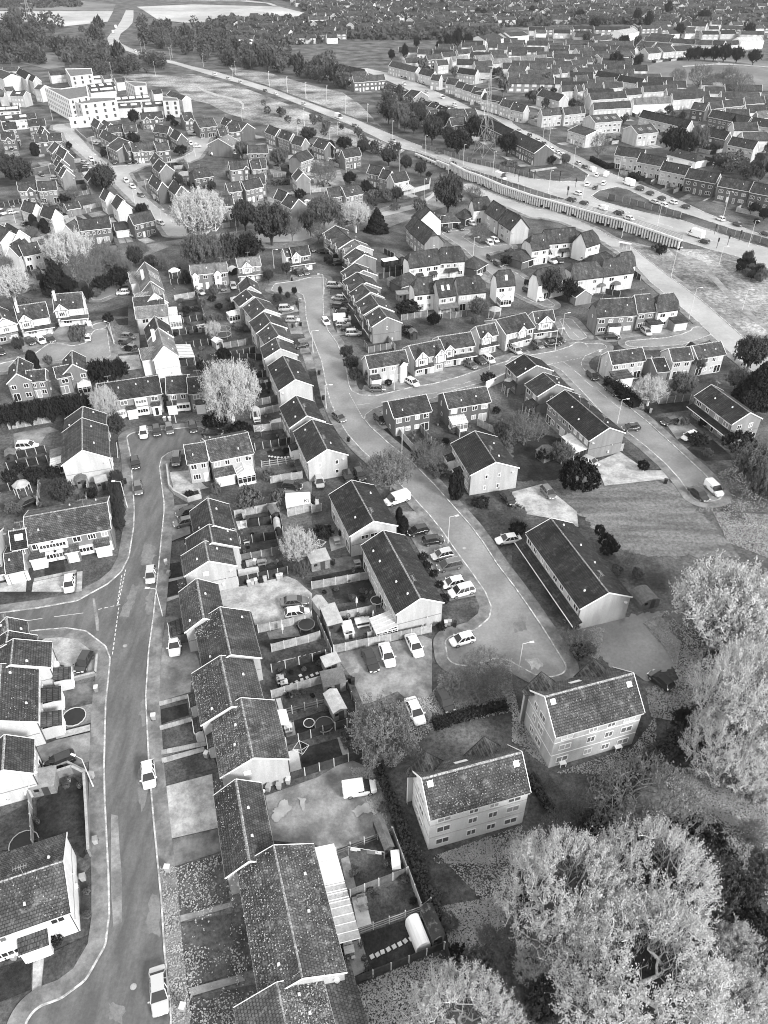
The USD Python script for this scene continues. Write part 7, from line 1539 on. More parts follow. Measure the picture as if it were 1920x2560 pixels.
# -- upper left estate, far terraces, white blocks
BD,BR,BL,BP='brick_dark','brick','brick_light','brick_pale'
def batch(where,spec,group=None,**far):
 """each line: ridge-and-eaves | dwellings | wall | roof | look, then options"""
 for l in spec.strip().split('\n'):
  f=[x.strip()for x in l.split('|')];kw=eval('dict('+f[5]+')')if len(f)>5 else{}
  house(f[0],f[4]+(' '+where if len((f[4]+' '+where).split())<=14 else ''),int(f[1]),f[2],f[3],group=group,**{**dict(name='terrace' if int(f[1])>2 else 'house',cat='terrace' if int(f[1])>2 else 'house',wmax=6.4,**far),**kw})
XG=lambda*xs:[('xgable','e',x,2.6,BD,.3,False,0.0)for x in xs]
YR=[[len(HINFO),0],[0,0]]
batch('in the upper left estate','''
Q1 345,150 575,135 617,222|2|brick_dark|roof|dark brick pair with blank roof facing the top crossroads
Q1 20,190 200,175 240,265|2|brick_dark|roof|dark brick house with two arched windows beside a cypress
Q1 0,318 185,308 212,402|2|brick_dark|roof|dark brick house with small front gable and a car below|feats=XG(0)
Q1 430,346 600,333 628,440|2|brick_dark|roof|left half of the dark brick pair below the white-trimmed gable
Q1 610,333 790,323 842,415|2|brick_dark|roof|right half of the dark brick pair beside a round bush
Q1 520,225 575,264 508,330|1|brick_dark|roof|small gable with white barge boards near the top crossroads
Q1 705,432 766,486 668,582|1|brick_dark|roof|upper white-trimmed dark gable beside the estate street
Q1 768,488 868,562 802,632|1|brick_dark|roof|lower white-trimmed dark gable beside the estate street
Q1 745,615 800,660 668,705|1|brick|roof|upper of three stepped brown gables beside the estate street
Q1 775,700 830,735 700,805|1|brick|roof|middle of three stepped brown gables beside the estate street
Q1 815,750 860,795 775,885|1|brick|roof|lowest stepped brown gable beside the estate street
Q1 1165,785 1220,840 1075,890|1|brick_dark|roof_dark|dark roof hidden by the dull street tree
Q1 215,957 465,938 490,1060|2|brick|roof|brick house with one broad front gable left of the porch house|feats=XG(.25)
Q1 470,955 720,937 752,1030|2|brick|roof|brick house with white porch and front gable|feats=XG(.3)
Q1 310,1190 468,1243 387,1340|2|brick_pale|roof|pale brick house with cypresses in front, upper left of two
Q1 560,1258 717,1316 640,1415|2|brick_pale|roof|pale brick house with cypresses in front, lower right of two
Q1 85,1483 247,1580 120,1692|2|brick_pale|roof|pale brick house with dark slope at the left edge
Q1 830,1240 1012,1210 1046,1280|1|brick|roof|long low garage roof in the upper estate gardens|rh=4.4, eh=2.7, win=False
Q1 1350,1038 1422,1086 1300,1165|1|brick_pale|roof|upper pale gable beside the estate street gardens
Q1 1512,1118 1592,1200 1482,1290|1|brick_pale|roof|lower pale gable with big blank wall beside the estate street
Q1 1000,1452 1412,1408 1452,1512|3|brick_dark|roof|long dark brick terrace above the pale trees|feats=XG(-.8)
Q1 845,1512 970,1438 940,1580|1|brick_pale|roof|white-ended wing of the long dark terrace
Q1 1470,1500 1660,1478 1690,1560|2|brick|roof|low garages with two white doors|rh=4.4, eh=2.6, feats=[('garage', 'e', -.4, 2.4), ('garage', 'e', .4, 2.4)], win=False
Q1 1215,128 1300,180 1185,225|1|brick_dark|roof|dark gabled house at the corner of the estate street, upper
Q1 1345,150 1430,200 1275,255|1|brick_dark|roof|dark gabled house at the corner of the estate street, lower
Q1 1380,230 1580,212 1600,290|2|brick_dark|roof|dark brick house behind the corner gables
Q1 1585,225 1760,210 1800,280|2|brick_dark|roof|dark brick house with pale bins beside the dark tree
Q1 1340,275 1535,380 1425,450|2|brick|roof|long roof running beside the estate street, upper half
Q1 1535,380 1665,445 1490,570|2|brick|roof|long roof running beside the estate street, lower half
Q2 150,62 440,42 462,125|2|brick_dark|roof|dark brick pair with two pointed front gables|feats=XG(.35, -.5)
Q2 690,60 822,50 790,165|2|brick_dark|roof|dark brick pair with white windows beside the dark bush|feats=XG(.3)
Q2 870,152 1100,127 1165,175|3|brick_dark|roof|dark brick terrace with black porches above the turning loop
Q2 1240,115 1340,155 1175,190|2|brick_dark|roof|dark brick house at the loop end with small porch
Q2 1345,150 1545,200 1540,240|2|brick_dark|roof|dark roof behind the loop at the rough grass
Q2 1280,222 1432,205 1485,285|2|brick_dark|roof|brown-roofed brick house on the right of the loop
Q2 1160,270 1272,257 1312,330|1|brick_dark|roof|lower brown-roofed brick house on the right of the loop
Q2 1290,340 1168,395 1090,440|1|brick|roof_pale|blank brick gable with pale roof beside the loop
Q2 350,212 540,238 500,325|3|brick_dark|roof|dark brick terrace on the left of the loop, upper
Q2 595,272 690,330 592,400|2|brick_dark|roof|dark brick gable end on the left of the loop, lower
Q2 28,452 325,430 352,550|3|brick_dark|roof|dark brick terrace with white door and cars in front
Q2 345,460 512,442 585,520|2|brick_dark|roof|dark brick end house with a white gabled porch|feats=[('xgable', 'e', -.8, 1.8, 'white', 1.0, False, 0.0)]
Q2 -60,462 5,452 32,560|1|brick_dark|roof|dark brick house at the left of the white-door terrace
Q2 345,570 400,655 312,725|1|brick_dark|roof|upper dark gable above the walled street garden
Q2 398,655 490,730 397,835|1|brick|roof|lower brown gable above the walled street garden
Q2 320,860 440,955 385,1015|2|brick_dark|roof|dark brick gable behind the street-side van
Q2 590,932 690,1010 500,1040|2|brick_dark|roof|leaf-hidden dark gable right of the street-side van
Q2 860,785 1010,765 1140,880|3|brick_dark|roof|hipped brick terrace above the fenced gardens|hip=.5, wmax=6.5
Q2 720,1200 1000,1162 1105,1260|3|brick_dark|roof|dark roof above the tall pale tree
Q2 1300,692 1540,672 1585,785|3|brick|roof|brick terrace with gabled left end above the gardens|feats=XG(.75)
Q2 1575,682 1700,670 1740,785|2|brick|roof|right continuation of the brick terrace above the gardens
Q2 1265,972 1440,948 1522,1042|2|brick|roof|brick house with dark porch right of the fenced gardens
Q2 1470,950 1700,900 1725,1000|2|brick|roof|wide brick house right of the fenced gardens
Q2 1130,1148 1350,1130 1382,1225|2|brick|roof|brick house with dark front gable behind the lamp post|feats=XG(-.2)
Q2 8,1382 290,1320 352,1447|2|brick_dark|roof|dark brick house with white windows beside the street lamp
Q3 170,217 305,272 205,350|2|brick|roof|first of the brick row along the rough grass
Q3 330,277 480,330 380,410|2|brick|roof|second of the brick row along the rough grass
Q3 500,358 638,393 570,490|2|brick|roof|third of the brick row along the rough grass
Q3 800,392 950,440 870,540|2|brick_dark|roof|fourth of the brick row, beside the cypress
Q3 515,590 662,540 775,637|2|brick|roof|hipped brick house with a white porch roof|hip=(.4,0), wmax=6.5
Q3 548,778 608,838 500,930|2|brick|roof|blank brick gable beside the pale courtyard tree
Q3 1110,543 1330,508 1388,612|2|brick_dark|roof|brick house with white windows on the upper corner
Q3 1480,730 1650,765 1600,870|2|brick|roof|brick house with many small gables by the shrubs
Q3 1640,790 1760,820 1690,930|2|brick|roof|brick gabled house right of the shrubs
Q3 912,1040 1095,1015 1150,1098|2|brick|roof|left half of the brick pair above the pale trees
Q3 1115,1032 1320,990 1382,1062|2|brick|roof|right half of the brick pair with small white porch|hip=(0,.4)
Q3 418,1112 552,1178 442,1300|2|brick|roof|big blank brick gable above the dark tree
Q3 285,1048 410,1095 310,1180|1|brick|roof|roof stepped behind the big blank brick gable
Q3 -110,482 150,476 178,560|3|brick|roof|brick terrace behind the pale round tree
Q3 -60,662 125,655 176,772|2|brick|roof|grey-roofed brick house left of the courtyard
Q3 -110,862 110,850 198,975|2|brick|roof|brick pair with white front doors by the pale yard
B3 870,1128 968,1108 992,1168|2|brick_light|roof|house with pale low extension inside the brick wall|feats=[('leanto', 'e', 0, 8, 4, 3.4, 2.6, 'felt_pale')]
A3 60,1600 160,1545 130,1640|1|brick_pale|roof|gabled house at the left edge below the pale brick houses
Q6 120,265 255,185 225,330|1|brick_pale|roof|left wing of the gabled house under the pale trees
Q6 240,272 480,225 535,340|2|brick_pale|roof|gabled house half under the pale trees
A3 0,1455 60,1500 -20,1560|1|brick_pale|roof|pale gable cut by the left edge
''',rh=8.0,eh=5.0)
YR[0][1]=YR[1][0]=len(HINFO)
batch('beyond the dual carriageway','''
P5 360,432 602,462 535,522|2|brick_light|roof|first terrace pair of the front row, behind square hedges
P5 560,490 792,532 718,592|2|brick_light|roof|second terrace pair of the front row, with cut hedge in front
P5 762,560 997,605 928,668|2|brick_light|roof|third terrace pair of the front row
P5 980,622 1247,672 1172,742|2|brick_dark|roof|fourth terrace pair of the front row, dark brick
P5 1262,690 1537,737 1458,808|2|brick_dark|roof|fifth terrace pair of the front row, dark brick with white windows
P5 1540,742 1800,790 1740,860|2|brick_dark|roof|sixth terrace pair of the front row at the right edge
P5 120,168 350,152 368,232|3|brick_light|roof|three-unit block with three solar panels|rh=8, eh=5.6, feats=[('solar', 'e', -.6, .5, 1.9, 1.8), ('solar', 'e', 0, .5, 1.9, 1.8), ('solar', 'e', .6, .5, 1.9, 1.8)]
P5 478,257 655,242 667,325|2|brick_light|roof|two-unit block with two solar panels|rh=8.4, eh=5.8, feats=[('solar', 'e', -.45, .5, 1.9, 1.8), ('solar', 'e', .45, .5, 1.9, 1.8)]
P5 20,250 180,298 105,362|3|brick_light|roof|narrow-fronted terrace with tall white windows at the junction|rh=7.4
P5 580,118 1000,212 985,268|5|brick_light|roof_dark|long dark-roofed terrace in front of the big trees|wmax=5
P5 1140,268 1332,310 1268,360|2|brick_dark|roof|dark gable end behind the big trees
P5 1350,348 1575,392 1500,440|3|brick_light|roof|pale terrace above the orchard gardens
P5 890,460 1050,500 1040,572|2|white|roof|bungalow with hipped roof and white roof windows|rh=5.2, eh=2.8, hip=.9, floors=1, wmax=6.5
P4 1180,945 1517,1010 1458,1062|4|brick_dark|roof|dark brick terrace with white windows on the right
P4 1530,1012 1760,1045 1700,1095|3|brick_light|roof|terrace at the right edge under the park
P4 1020,880 1142,897 1078,948|1|brick_dark|roof|dark gabled house with black side wall below the car court
P4 1150,882 1262,868 1290,915|2|brick|roof|first low terrace of the park row, left
P4 1262,868 1440,850 1470,895|3|brick|roof|second low terrace of the park row
P4 1455,842 1625,828 1645,875|3|brick|roof|third low terrace of the park row, right
P4 830,806 1150,785 1172,842|4|brick_light|roof|terrace with white windows beside the round dark tree
P4 492,845 820,832 832,882|4|render|roof_pale|pale-roofed white terrace in the middle of the rows
P4 145,886 470,868 490,930|4|brick_light|roof|terrace with white bands left of the white terrace
P4 112,803 422,783 440,845|4|brick_light|roof|terrace stepped above the white bands
P4 400,770 560,757 572,803|2|brick_light|roof|short terrace end beside the long dark roof
P4 578,742 870,726 882,778|4|brick_light|roof|terrace with a white loft box under the park
P4 190,607 397,640 342,685|3|brick_light|roof_dark|long dark roof falling towards the park, upper half
P4 380,645 592,680 532,722|3|brick_light|roof_dark|long dark roof falling towards the park, lower half
P4 68,722 228,712 242,757|2|brick_light|roof|terrace pair with dark gable, left of the long dark roof
P4 240,708 402,700 412,745|2|brick_light|roof|terrace pair above the stepped terrace
P3 1355,942 1535,925 1557,987|2|brick_light|roof|terrace pair above the junction gardens, left
P3 1545,930 1690,915 1720,978|2|brick_light|roof|terrace pair above the junction gardens, right
P3 1365,768 1562,818 1495,872|3|brick_light|roof|terrace with pale gable above the parked cars
P3 1528,737 1690,728 1710,780|2|brick_light|roof|terrace pair with dark roof behind the pale gable
P3 1072,618 1228,612 1238,658|2|brick_light|roof|terrace with white barge at its left gable
P3 1235,602 1508,590 1522,628|4|brick_light|roof|long plain terrace right of the white barge
P3 1525,582 1690,570 1700,612|2|brick_light|roof|terrace pair right of the long plain terrace
P3 780,530 930,520 938,562|2|brick_light|roof|terrace pair behind the left trees
P3 930,508 1172,490 1182,535|4|brick_light|roof_pale|pale-roofed terrace in the middle distance
P3 1178,482 1402,470 1412,510|3|brick_light|roof_pale|pale-roofed terrace right of the middle
P3 580,488 722,478 738,518|2|brick_light|roof_pale|terrace with white gable in the middle distance
P3 785,477 930,470 942,505|2|brick_light|roof_pale|pale low terrace beyond the white gable
P3 930,467 1055,460 1062,492|2|brick_light|roof|dark low terrace beyond the white gable
P3 360,472 492,462 502,498|2|brick_dark|roof|dark brick pair with white windows below the conifers
P3 497,452 612,442 622,477|2|brick_light|roof|pale pair right below the conifers
P3 175,502 302,492 318,528|2|brick_light|roof|pair with white gable below the tall conifers
P3 628,430 760,415 772,452|2|brick_light|roof|pale house with white gable beside the conifers
P3 757,397 870,388 910,420|2|brick|roof|gabled house with white barge beside the conifers
P3 450,522 545,512 585,552|2|brick_light|roof|roof half hidden in the shrubs
P3 650,582 810,602 780,652|3|brick_light|roof_dark|long dark roof behind the leafy gardens
P3 1095,560 1240,570 1252,602|3|brick_light|roof|dark roof left of the little conifer
P3 70,524 300,579 245,623|4|brick_light|roof|left end terrace of the street row
P3 322,588 440,616 396,660|3|brick_light|roof|second terrace of the street row
P3 420,640 495,648 453,686|2|brick_light|roof|third gable of the street row with blank end wall
P3 552,670 652,685 602,730|2|brick_light|roof|first of the stepped street terraces
P3 640,700 717,717 676,760|2|brick_light|roof|second of the stepped street terraces
P3 705,722 787,742 744,786|2|brick_light|roof|third of the stepped street terraces
P3 780,748 870,768 832,806|2|brick_light|roof|fourth of the stepped street terraces
P3 870,800 1047,845 998,886|3|brick_light|roof|fifth of the stepped street terraces
P3 1030,850 1142,880 1088,921|2|brick_light|roof|sixth of the stepped street terraces
P3 1120,885 1236,910 1178,957|2|brick_light|roof|last gable of the stepped street terraces
P3 470,946 697,940 702,988|3|brick_dark|roof|dark terrace above the pylon, middle part
P3 395,956 468,946 478,992|1|brick_dark|roof|dark terrace above the pylon, left end
P3 697,940 785,934 793,972|1|brick_dark|roof|dark terrace above the pylon, right end
P3 565,1020 702,1005 708,1055|2|brick_dark|roof|dark house with white trellis left of the pylon
P3 700,1007 900,998 930,1040|3|brick_dark|roof|dark terrace half hidden by shrubs left of the pylon
P6 880,178 1130,295 1060,355|5|brick_dark|roof_dark|long black-roofed terrace behind the pylon, upper half
P6 1130,295 1395,420 1312,502|5|brick_dark|roof_dark|long black-roofed terrace behind the pylon, lower half
P3 25,722 112,745 72,772|3|brick_light|roof_dark|row of dark garages by the street, first|rh=4.2, eh=2.5, win=False
P3 92,758 150,776 110,800|2|brick_light|roof_dark|row of dark garages by the street, second|rh=4.2, eh=2.5, win=False
P3 150,776 222,797 190,820|2|brick_light|roof_dark|row of dark garages by the street, third|rh=4.2, eh=2.5, win=False
P3 235,772 320,790 280,860|2|brick|roof_dark|brown gable between the garage rows
P3 300,850 412,886 372,912|3|brick_light|roof_dark|row of dark garages by the street, fourth|rh=4.2, eh=2.5, win=False
P3 410,888 482,906 442,936|2|brick_light|roof_dark|row of dark garages by the street, fifth|rh=4.2, eh=2.5, win=False
P3 480,906 562,932 520,952|2|brick_light|roof_dark|row of dark garages by the street, sixth|rh=4.2, eh=2.5, win=False
P2 1385,660 1660,640 1680,690|4|brick_dark|roof|dark terrace with one white front at the wood edge
P2 1300,620 1500,610 1520,650|3|brick_dark|roof|dark roof behind the terrace at the wood edge
P2 1240,545 1500,600 1400,620|3|brick_dark|roof_dark|black roof at the end of the bright street
P3 810,312 1005,288 1035,345|4|white|roof|school hall with white tall windows|rh=9, eh=6, wmax=9
P3 1005,288 1030,285 1050,350|1|white|roof|white pointed front gable of the school|rh=9.5, eh=6, wmax=9
P3 1045,282 1205,270 1215,310|3|white|roof|right wing of the white school|rh=8, eh=5.5, wmax=9
P4 0,280 222,290 205,335|5|brick_light|roof|dark terrace with white windows left of the blazing white building
P4 150,312 300,303 307,342|3|brick_light|roof|terrace with three pale gable ends near the white building
P4 350,262 490,240 505,285|2|white|roof_white|dazzling white gabled building|rh=9, eh=6, wmax=8
P4 600,312 832,328 797,365|4|brick_light|roof|dark terrace with white barge left of the hill row
P4 825,328 1047,345 1002,378|4|brick_light|roof|dark terrace with white barge in the hill row
P4 1035,345 1182,350 1142,388|3|brick_light|roof|short dark terrace in the hill row
P4 1190,345 1292,358 1245,388|2|brick_light|roof|gabled pair in the hill row
P4 1295,352 1405,345 1400,385|2|brick_light|roof|roof pair before the pale terrace
P4 1395,322 1592,312 1602,358|3|white|roof_white|pale roofed terrace at the right end of the hill row
P4 650,285 860,300 830,325|4|brick_light|roof|terrace behind the hill row
P4 560,352 692,365 662,390|2|brick_light|roof|low terrace below the hill row, left
P4 700,368 832,378 815,398|2|brick_light|roof|low terrace below the hill row, right
P4 590,418 705,407 712,435|2|brick_light|roof|pair by the park drive, first
P4 718,407 822,397 832,424|2|brick_light|roof|pair by the park drive, second
P4 830,395 992,387 1000,415|3|brick_light|roof|terrace by the park drive, third
P4 185,468 330,455 347,482|2|brick_light|roof|pair with white gable left of the park, lower
P4 335,450 470,440 480,470|2|brick_light|roof|pair with white gable left of the park, upper
P4 0,418 140,408 145,440|2|brick_light|roof|roofs left of the round dark tree
P4 375,395 520,410 490,440|3|brick_light|roof|terrace behind the white-gabled pairs
P4 0,490 130,487 120,520|2|brick_light|roof|terrace with white gable at the left of the park rows
P4 0,585 145,580 150,610|2|brick_light|roof|low roof left of the falling dark roofs
P4 0,650 100,645 110,690|2|brick_light|roof|roof with white band left of the dark gable
P4 0,738 52,732 70,778|1|brick_light|roof|terrace end with dark gable wall
P4 -80,925 70,912 100,975|2|brick_light|roof|terrace end beside the solar block
P4 1560,962 1700,945 1720,1010|2|brick|roof_pale|pale roof at the right edge above the terrace
P1 5,600 100,640 60,700|2|brick_pale|roof|tall pale gable at the left edge by the avenue|rh=10, eh=7.5
''',rh=8.8,eh=5.5)
YR[1][1]=len(HINFO)
# flat-roofed white blocks of the new quarter at the upper left
def block(spec,h,label,storeys=3,wl='brick_pale',rf='felt',name='apartment_block',cat='apartment block'):
 P=np.array(pts(spec,h));c=P.mean(0);root=thing(name,label,cat,(c[0],c[1],0));Q=P-c
 if Polygon(Q).exterior.is_ccw is False:Q=Q[::-1]
 m=MB();n=len(Q)
 for i in range(n):a,b=Q[i],Q[(i+1)%n];m.face([(*a,0),(*b,0),(*b,h),(*a,h)])
 part(root,'wall',m,wl);r=MB();r.face([(x*.94,y*.94,h-.35)for x,y in Q]);part(root,'roof',r,rf)
 m=MB()
 for i in range(n):a,b=Q[i],Q[(i+1)%n];m.face([(*a,h),(*b,h),(*(b*.94),h),(*(a*.94),h)]);m.face([(*(a*.94),h-.4),(*(b*.94),h-.4),(*(b*.94),h),(*(a*.94),h)])
 part(root,'parapet',m,'white_old')
 for i in range(n):
  a,b=Q[i],Q[(i+1)%n];d=b-a;L=np.linalg.norm(d);u=d/L;nn=np.array([u[1],-u[0]])
  if nn@(-(c+a))<0:continue
  k=max(1,int(L/4.2))
  for s in range(storeys):
   for j in range(k):
    p=a+u*L*(j+.5)/k+nn*.05;z=1.0+(h-1.2)*(s+.25)/storeys;m=MB();w=.65;m.face([(*(p-u*w),z),(*(p+u*w),z),(*(p+u*w),z+1.6),(*(p-u*w),z+1.6)]);part(root,'window',m,'metal_dark')
block('P1 383,752 520,765 750,735 768,832 595,862',11.5,'large white wedge-shaped apartment block on the avenue',4,'render')
block('P1 597,862 770,842 1000,838 1010,864 698,898',10.0,'white curved-front apartment block facing the estate',3)
block('P1 560,592 790,588 802,640 605,662',9.0,'white flat-roofed block behind the rows',3)
block('P1 1075,697 1262,710 1265,740 1160,745',9.5,'white block with dark corner balconies',3)
block('P1 1400,832 1530,845 1545,870 1405,872',8.5,'small white block at the end of the rows',3)
block('Q1 885,118 1135,108 1150,128 900,140',4.5,'white flat canopy of the forecourt by the avenue',1,'white','white')
batch('in the white quarter at the upper left','''
P1 625,662 865,648 888,680|5|brick_pale|roof|terrace with five pale skylights|feats=[('skylight', 'e', x, .4, 3.2, 1.4) for x in (-.8, -.4, 0, .4, .8)]
P1 880,650 952,643 965,672|2|brick_pale|roof|short terrace with one skylight|feats=[('skylight', 'e', 0, .4, 3.2, 1.4)]
P1 750,732 980,705 988,742|4|brick_pale|roof|rear row with three skylights|feats=[('skylight', 'e', x, .4, 3, 1.4) for x in (-.6, 0, .6)]
P1 765,765 985,745 998,780|4|brick_pale|roof|second row with long skylights|feats=[('skylight', 'e', x, .4, 4, 1.4) for x in (-.6, .1, .6)]
P1 980,838 1285,815 1312,852|5|brick_pale|roof|third row with five skylights|feats=[('skylight', 'e', x, .4, 3.2, 1.4) for x in (-.8, -.4, 0, .4, .8)]
P1 1015,890 1212,880 1232,928|4|brick_pale|roof|front row with two skylights, left|feats=[('skylight', 'e', x, .4, 3.4, 1.4) for x in (-.5, .4)]
P1 1225,880 1425,868 1450,915|4|brick_pale|roof|front row with two skylights, right|feats=[('skylight', 'e', x, .4, 3.4, 1.4) for x in (-.5, .4)]
P1 420,620 565,608 592,635|3|brick_pale|roof|row beside the tall gables with three skylights|feats=[('skylight', 'e', x, .4, 3, 1.4) for x in (-.6, 0, .6)]
P1 990,678 1075,670 1085,700|2|brick_pale|roof|pitched house before the balcony block|feats=[('skylight', 'e', 0, .4, 3, 1.4)]
P1 1310,777 1390,770 1402,802|1|brick_pale|roof|tall house between the rows and the rough grass|rh=9, eh=7
P1 1470,785 1608,828 1560,862|2|brick_light|roof|dark-roofed end house with balcony at the rough grass|rh=9, eh=7
P1 165,585 250,640 150,640|2|brick_light|roof_dark|tall gabled block with solar strips on the avenue, rear|rh=11, eh=8
P1 200,600 310,660 250,690|2|brick_light|roof_dark|tall gabled block with solar strips on the avenue, front|rh=11, eh=8
P1 330,728 385,735 310,770|1|brick_pale|roof|narrow gable left of the white wedge|rh=9, eh=7
P1 30,752 110,745 130,785|1|brick_light|roof|house left of the avenue, upper|rh=8, eh=6
P1 110,785 225,790 150,830|2|brick_light|roof|house left of the avenue with two skylights|rh=8, eh=6, feats=[('skylight', 'e', 0, .4, 3, 1.2)]
P1 0,800 40,800 55,840|1|brick_light|roof|small house at the left edge with skylight|rh=8, eh=6
P1 -20,922 165,912 185,955|4|brick_pale|roof|low row at the left edge with three skylights|feats=[('skylight', 'e', x, .4, 3, 1.4) for x in (-.6, 0, .6)]
P1 -10,1000 300,975 312,1022|4|brick_pale|roof|lower row at the left edge with two skylights|feats=[('skylight', 'e', x, .4, 3.4, 1.4) for x in (-.5, .3)]
P1 20,580 160,575 170,620|3|brick_light|roof|row behind the dark avenue tree
''')
# the distant town: six kinds of terrace, copied
rg=random.Random(77)
def far_proto(i,wl,rf,L,n):
 q=proto(f'distant_terrace_class_{i}');hw,eh,rh=4.0,4.8,7.2;m=MB();h=L/2
 for s in(1,-1):P=[(s*h,-hw,0),(s*h,hw,0),(s*h,hw,eh),(s*h,0,rh),(s*h,-hw,eh)];m.face(P if s>0 else P[::-1])
 m.face([(-h,-hw,0),(h,-hw,0),(h,-hw,eh),(-h,-hw,eh)]);m.face([(h,hw,0),(-h,hw,0),(-h,hw,eh),(h,hw,eh)]);part(q,'wall',m,wl)
 m=MB();uv=[(0,0),(L,0),(L,4),(0,4)]
 for s in(1,-1):P=[(-h-.2,-s*(hw+.3),eh-.1),(h+.2,-s*(hw+.3),eh-.1),(h+.2,0,rh+.1),(-h-.2,0,rh+.1)];m.slab(P if s>0 else P[::-1],.15,uv)
 part(q,'roof',m,rf,uv=True)
 for s in(1,-1):
  m=MB();m.bar((s*(h+.25),-hw-.3,eh),(s*(h+.25),0,rh+.1),.1,.3);m.bar((s*(h+.25),hw+.3,eh),(s*(h+.25),0,rh+.1),.1,.3);part(q,'barge_board',m,'white')
 for k in range(n):
  x=-h+L*(k+.5)/n
  for z in(1.4,3.8):m=MB();m.face([(x-1.4,-hw-.04,z-.65),(x+1.4,-hw-.04,z-.65),(x+1.4,-hw-.04,z+.65),(x-1.4,-hw-.04,z+.65)]);part(q,'window',m,'glass_far')
 return q
FP=[far_proto(i,*a)for i,a in enumerate(((BL,'roof',22,4),(BR,'roof',30,6),(BL,'roof_dark',16,3),('render','roof',10,2),(BP,'roof',12,2),(BR,'roof_dark',36,6)))]
KEEP=unary_union([poly('P1 -900,98 1180,95 1180,30 -900,-60'),poly('P1 1180,10 1659,10 P2 760,10 1010,125 850,180 640,150 200,190 -60,220 -300,210 -420,200'),ALLROAD.buffer(6),poly('P3 1100,240 1659,222 P4 600,222 560,262 160,285 -100,280 P3 1100,290'),poly('P4 560,440 1440,430 1659,440 2400,520 2400,900 1100,740 640,720 560,600')])
def clear(px,py,rad=14):
 p=unproj(px,py);return not KEEP.intersects(Point(p[0],p[1]).buffer(rad))
nfar=0;CN=[0,0];bands=[(3,'on the far skyline'),(8,'in the farthest line of the town'),(12,'just below the far skyline'),(16,'near the far skyline'),(20,'in the upper far town'),(25,'in the far town'),(34,'in the distant town'),(44,'above the school field'),(53,'behind the tall conifers'),(63,'in the distant rows'),(75,'beyond the tall conifers'),(86,'in the rows above the woodland'),(97,'in the rows nearest the woodland'),(108,'by the woodland edge')]
FW=['long brick terrace','longer brick terrace','pale-roofed terrace','white house','pale pair','dark-roofed terrace']
FOOTF=unary_union(FOOT)
for py,where in bands:
 px=540+rg.uniform(0,20)if py<120 else 0
 while px<1990:
  if py>100 and px>815:break
  if py>80 and 815<px<1240:px=1240
  step=(py+120)*.7955/HC*rg.uniform(20,33);px+=step;y=py+rg.uniform(-3.5,3.5)
  if not clear(px,y)or FOOTF.intersects(Point(*unproj(px,y)[:2]).buffer(13)):continue
  p=unproj(px,y);i=rg.choice((0,0,1,2,3,3,4,5));nfar+=1
  rz=rg.choice((0.0,.1,-.15,.25,1.3,-.5))+rg.uniform(-.1,.1)
  if CN[i>2 and i<5]>=290:continue
  CN[i>2 and i<5]+=1
  thing(('distant_terrace','distant_house')[i>2 and i<5],f'{FW[i]} {where}',('terrace','house')[i>2 and i<5],(p[0],p[1],0),rz,'distant terraces of the town',ref=FP[i])
  # woods and far trees: those one can tell apart singly, the rest as one mass
nt=0
def scatter(where,spec,n,kinds_,r0,r1,group,keep=0):
 """single trees up to keep of them; the rest of a dense wood is one mass"""
 global nt
 P=[];t=None;C,S,N_=[],[],[];r=np.random.default_rng(n)
 for w in spec.split():
  if ',' in w:x,y=map(float,w.split(','));P.append(full(t,x,y))
  else:t=w
 P=Polygon(P);x0,y0,x1,y1=P.bounds;k=0;tries=0;foot=unary_union(FOOT)if FOOT else None
 while k<n and tries<n*40:
  tries+=1;px,py=rg.uniform(x0,x1),rg.uniform(y0,y1)
  if not P.contains(Point(px,py)):continue
  g0=unproj(px,py);q=Point(g0[0],g0[1]).buffer(2.5)
  if ROAD2.intersects(q)or FOOTS.intersects(q):continue
  kd=rg.choice(kinds_);R=rg.uniform(r0,r1);h=2*R*ASP[kd]*rg.uniform(.85,1.2);k+=1
  if k<=keep or kd in('bush','palebush'):
   nt+=1;TN[0]+=1;c,nm=TNAME[kd];thing(c.replace(' ','_'),f'{nm} {where}','tree' if c.endswith('tree')else c,(g0[0],g0[1],0),rg.uniform(0,6.28),group,ref=TP[kd,TN[0]%2],scale=(R,R,h))
  else:
   m=120;d=r.normal(size=(m,3));d/=np.linalg.norm(d,axis=1,keepdims=True);f=r.uniform(.6,1,(m,1));C.append(g0+[0,0,h*.52]+d*f*[R,R,h*.5]);N_.append(d);S.append(np.full(m,R*.2))
 if C:
  C=np.concatenate(C);v,f=quads(C,np.concatenate(N_),np.concatenate(S),r,asp=.8);o=C.mean(0)*[1,1,0];root=thing('woodland',f'mass of smaller trees {where}','trees',o,kind='stuff');part(root,'foliage',(v-o,f),'leaf_far')
ROAD2=ALLROAD.buffer(1);FOOTS=unary_union(FOOT)
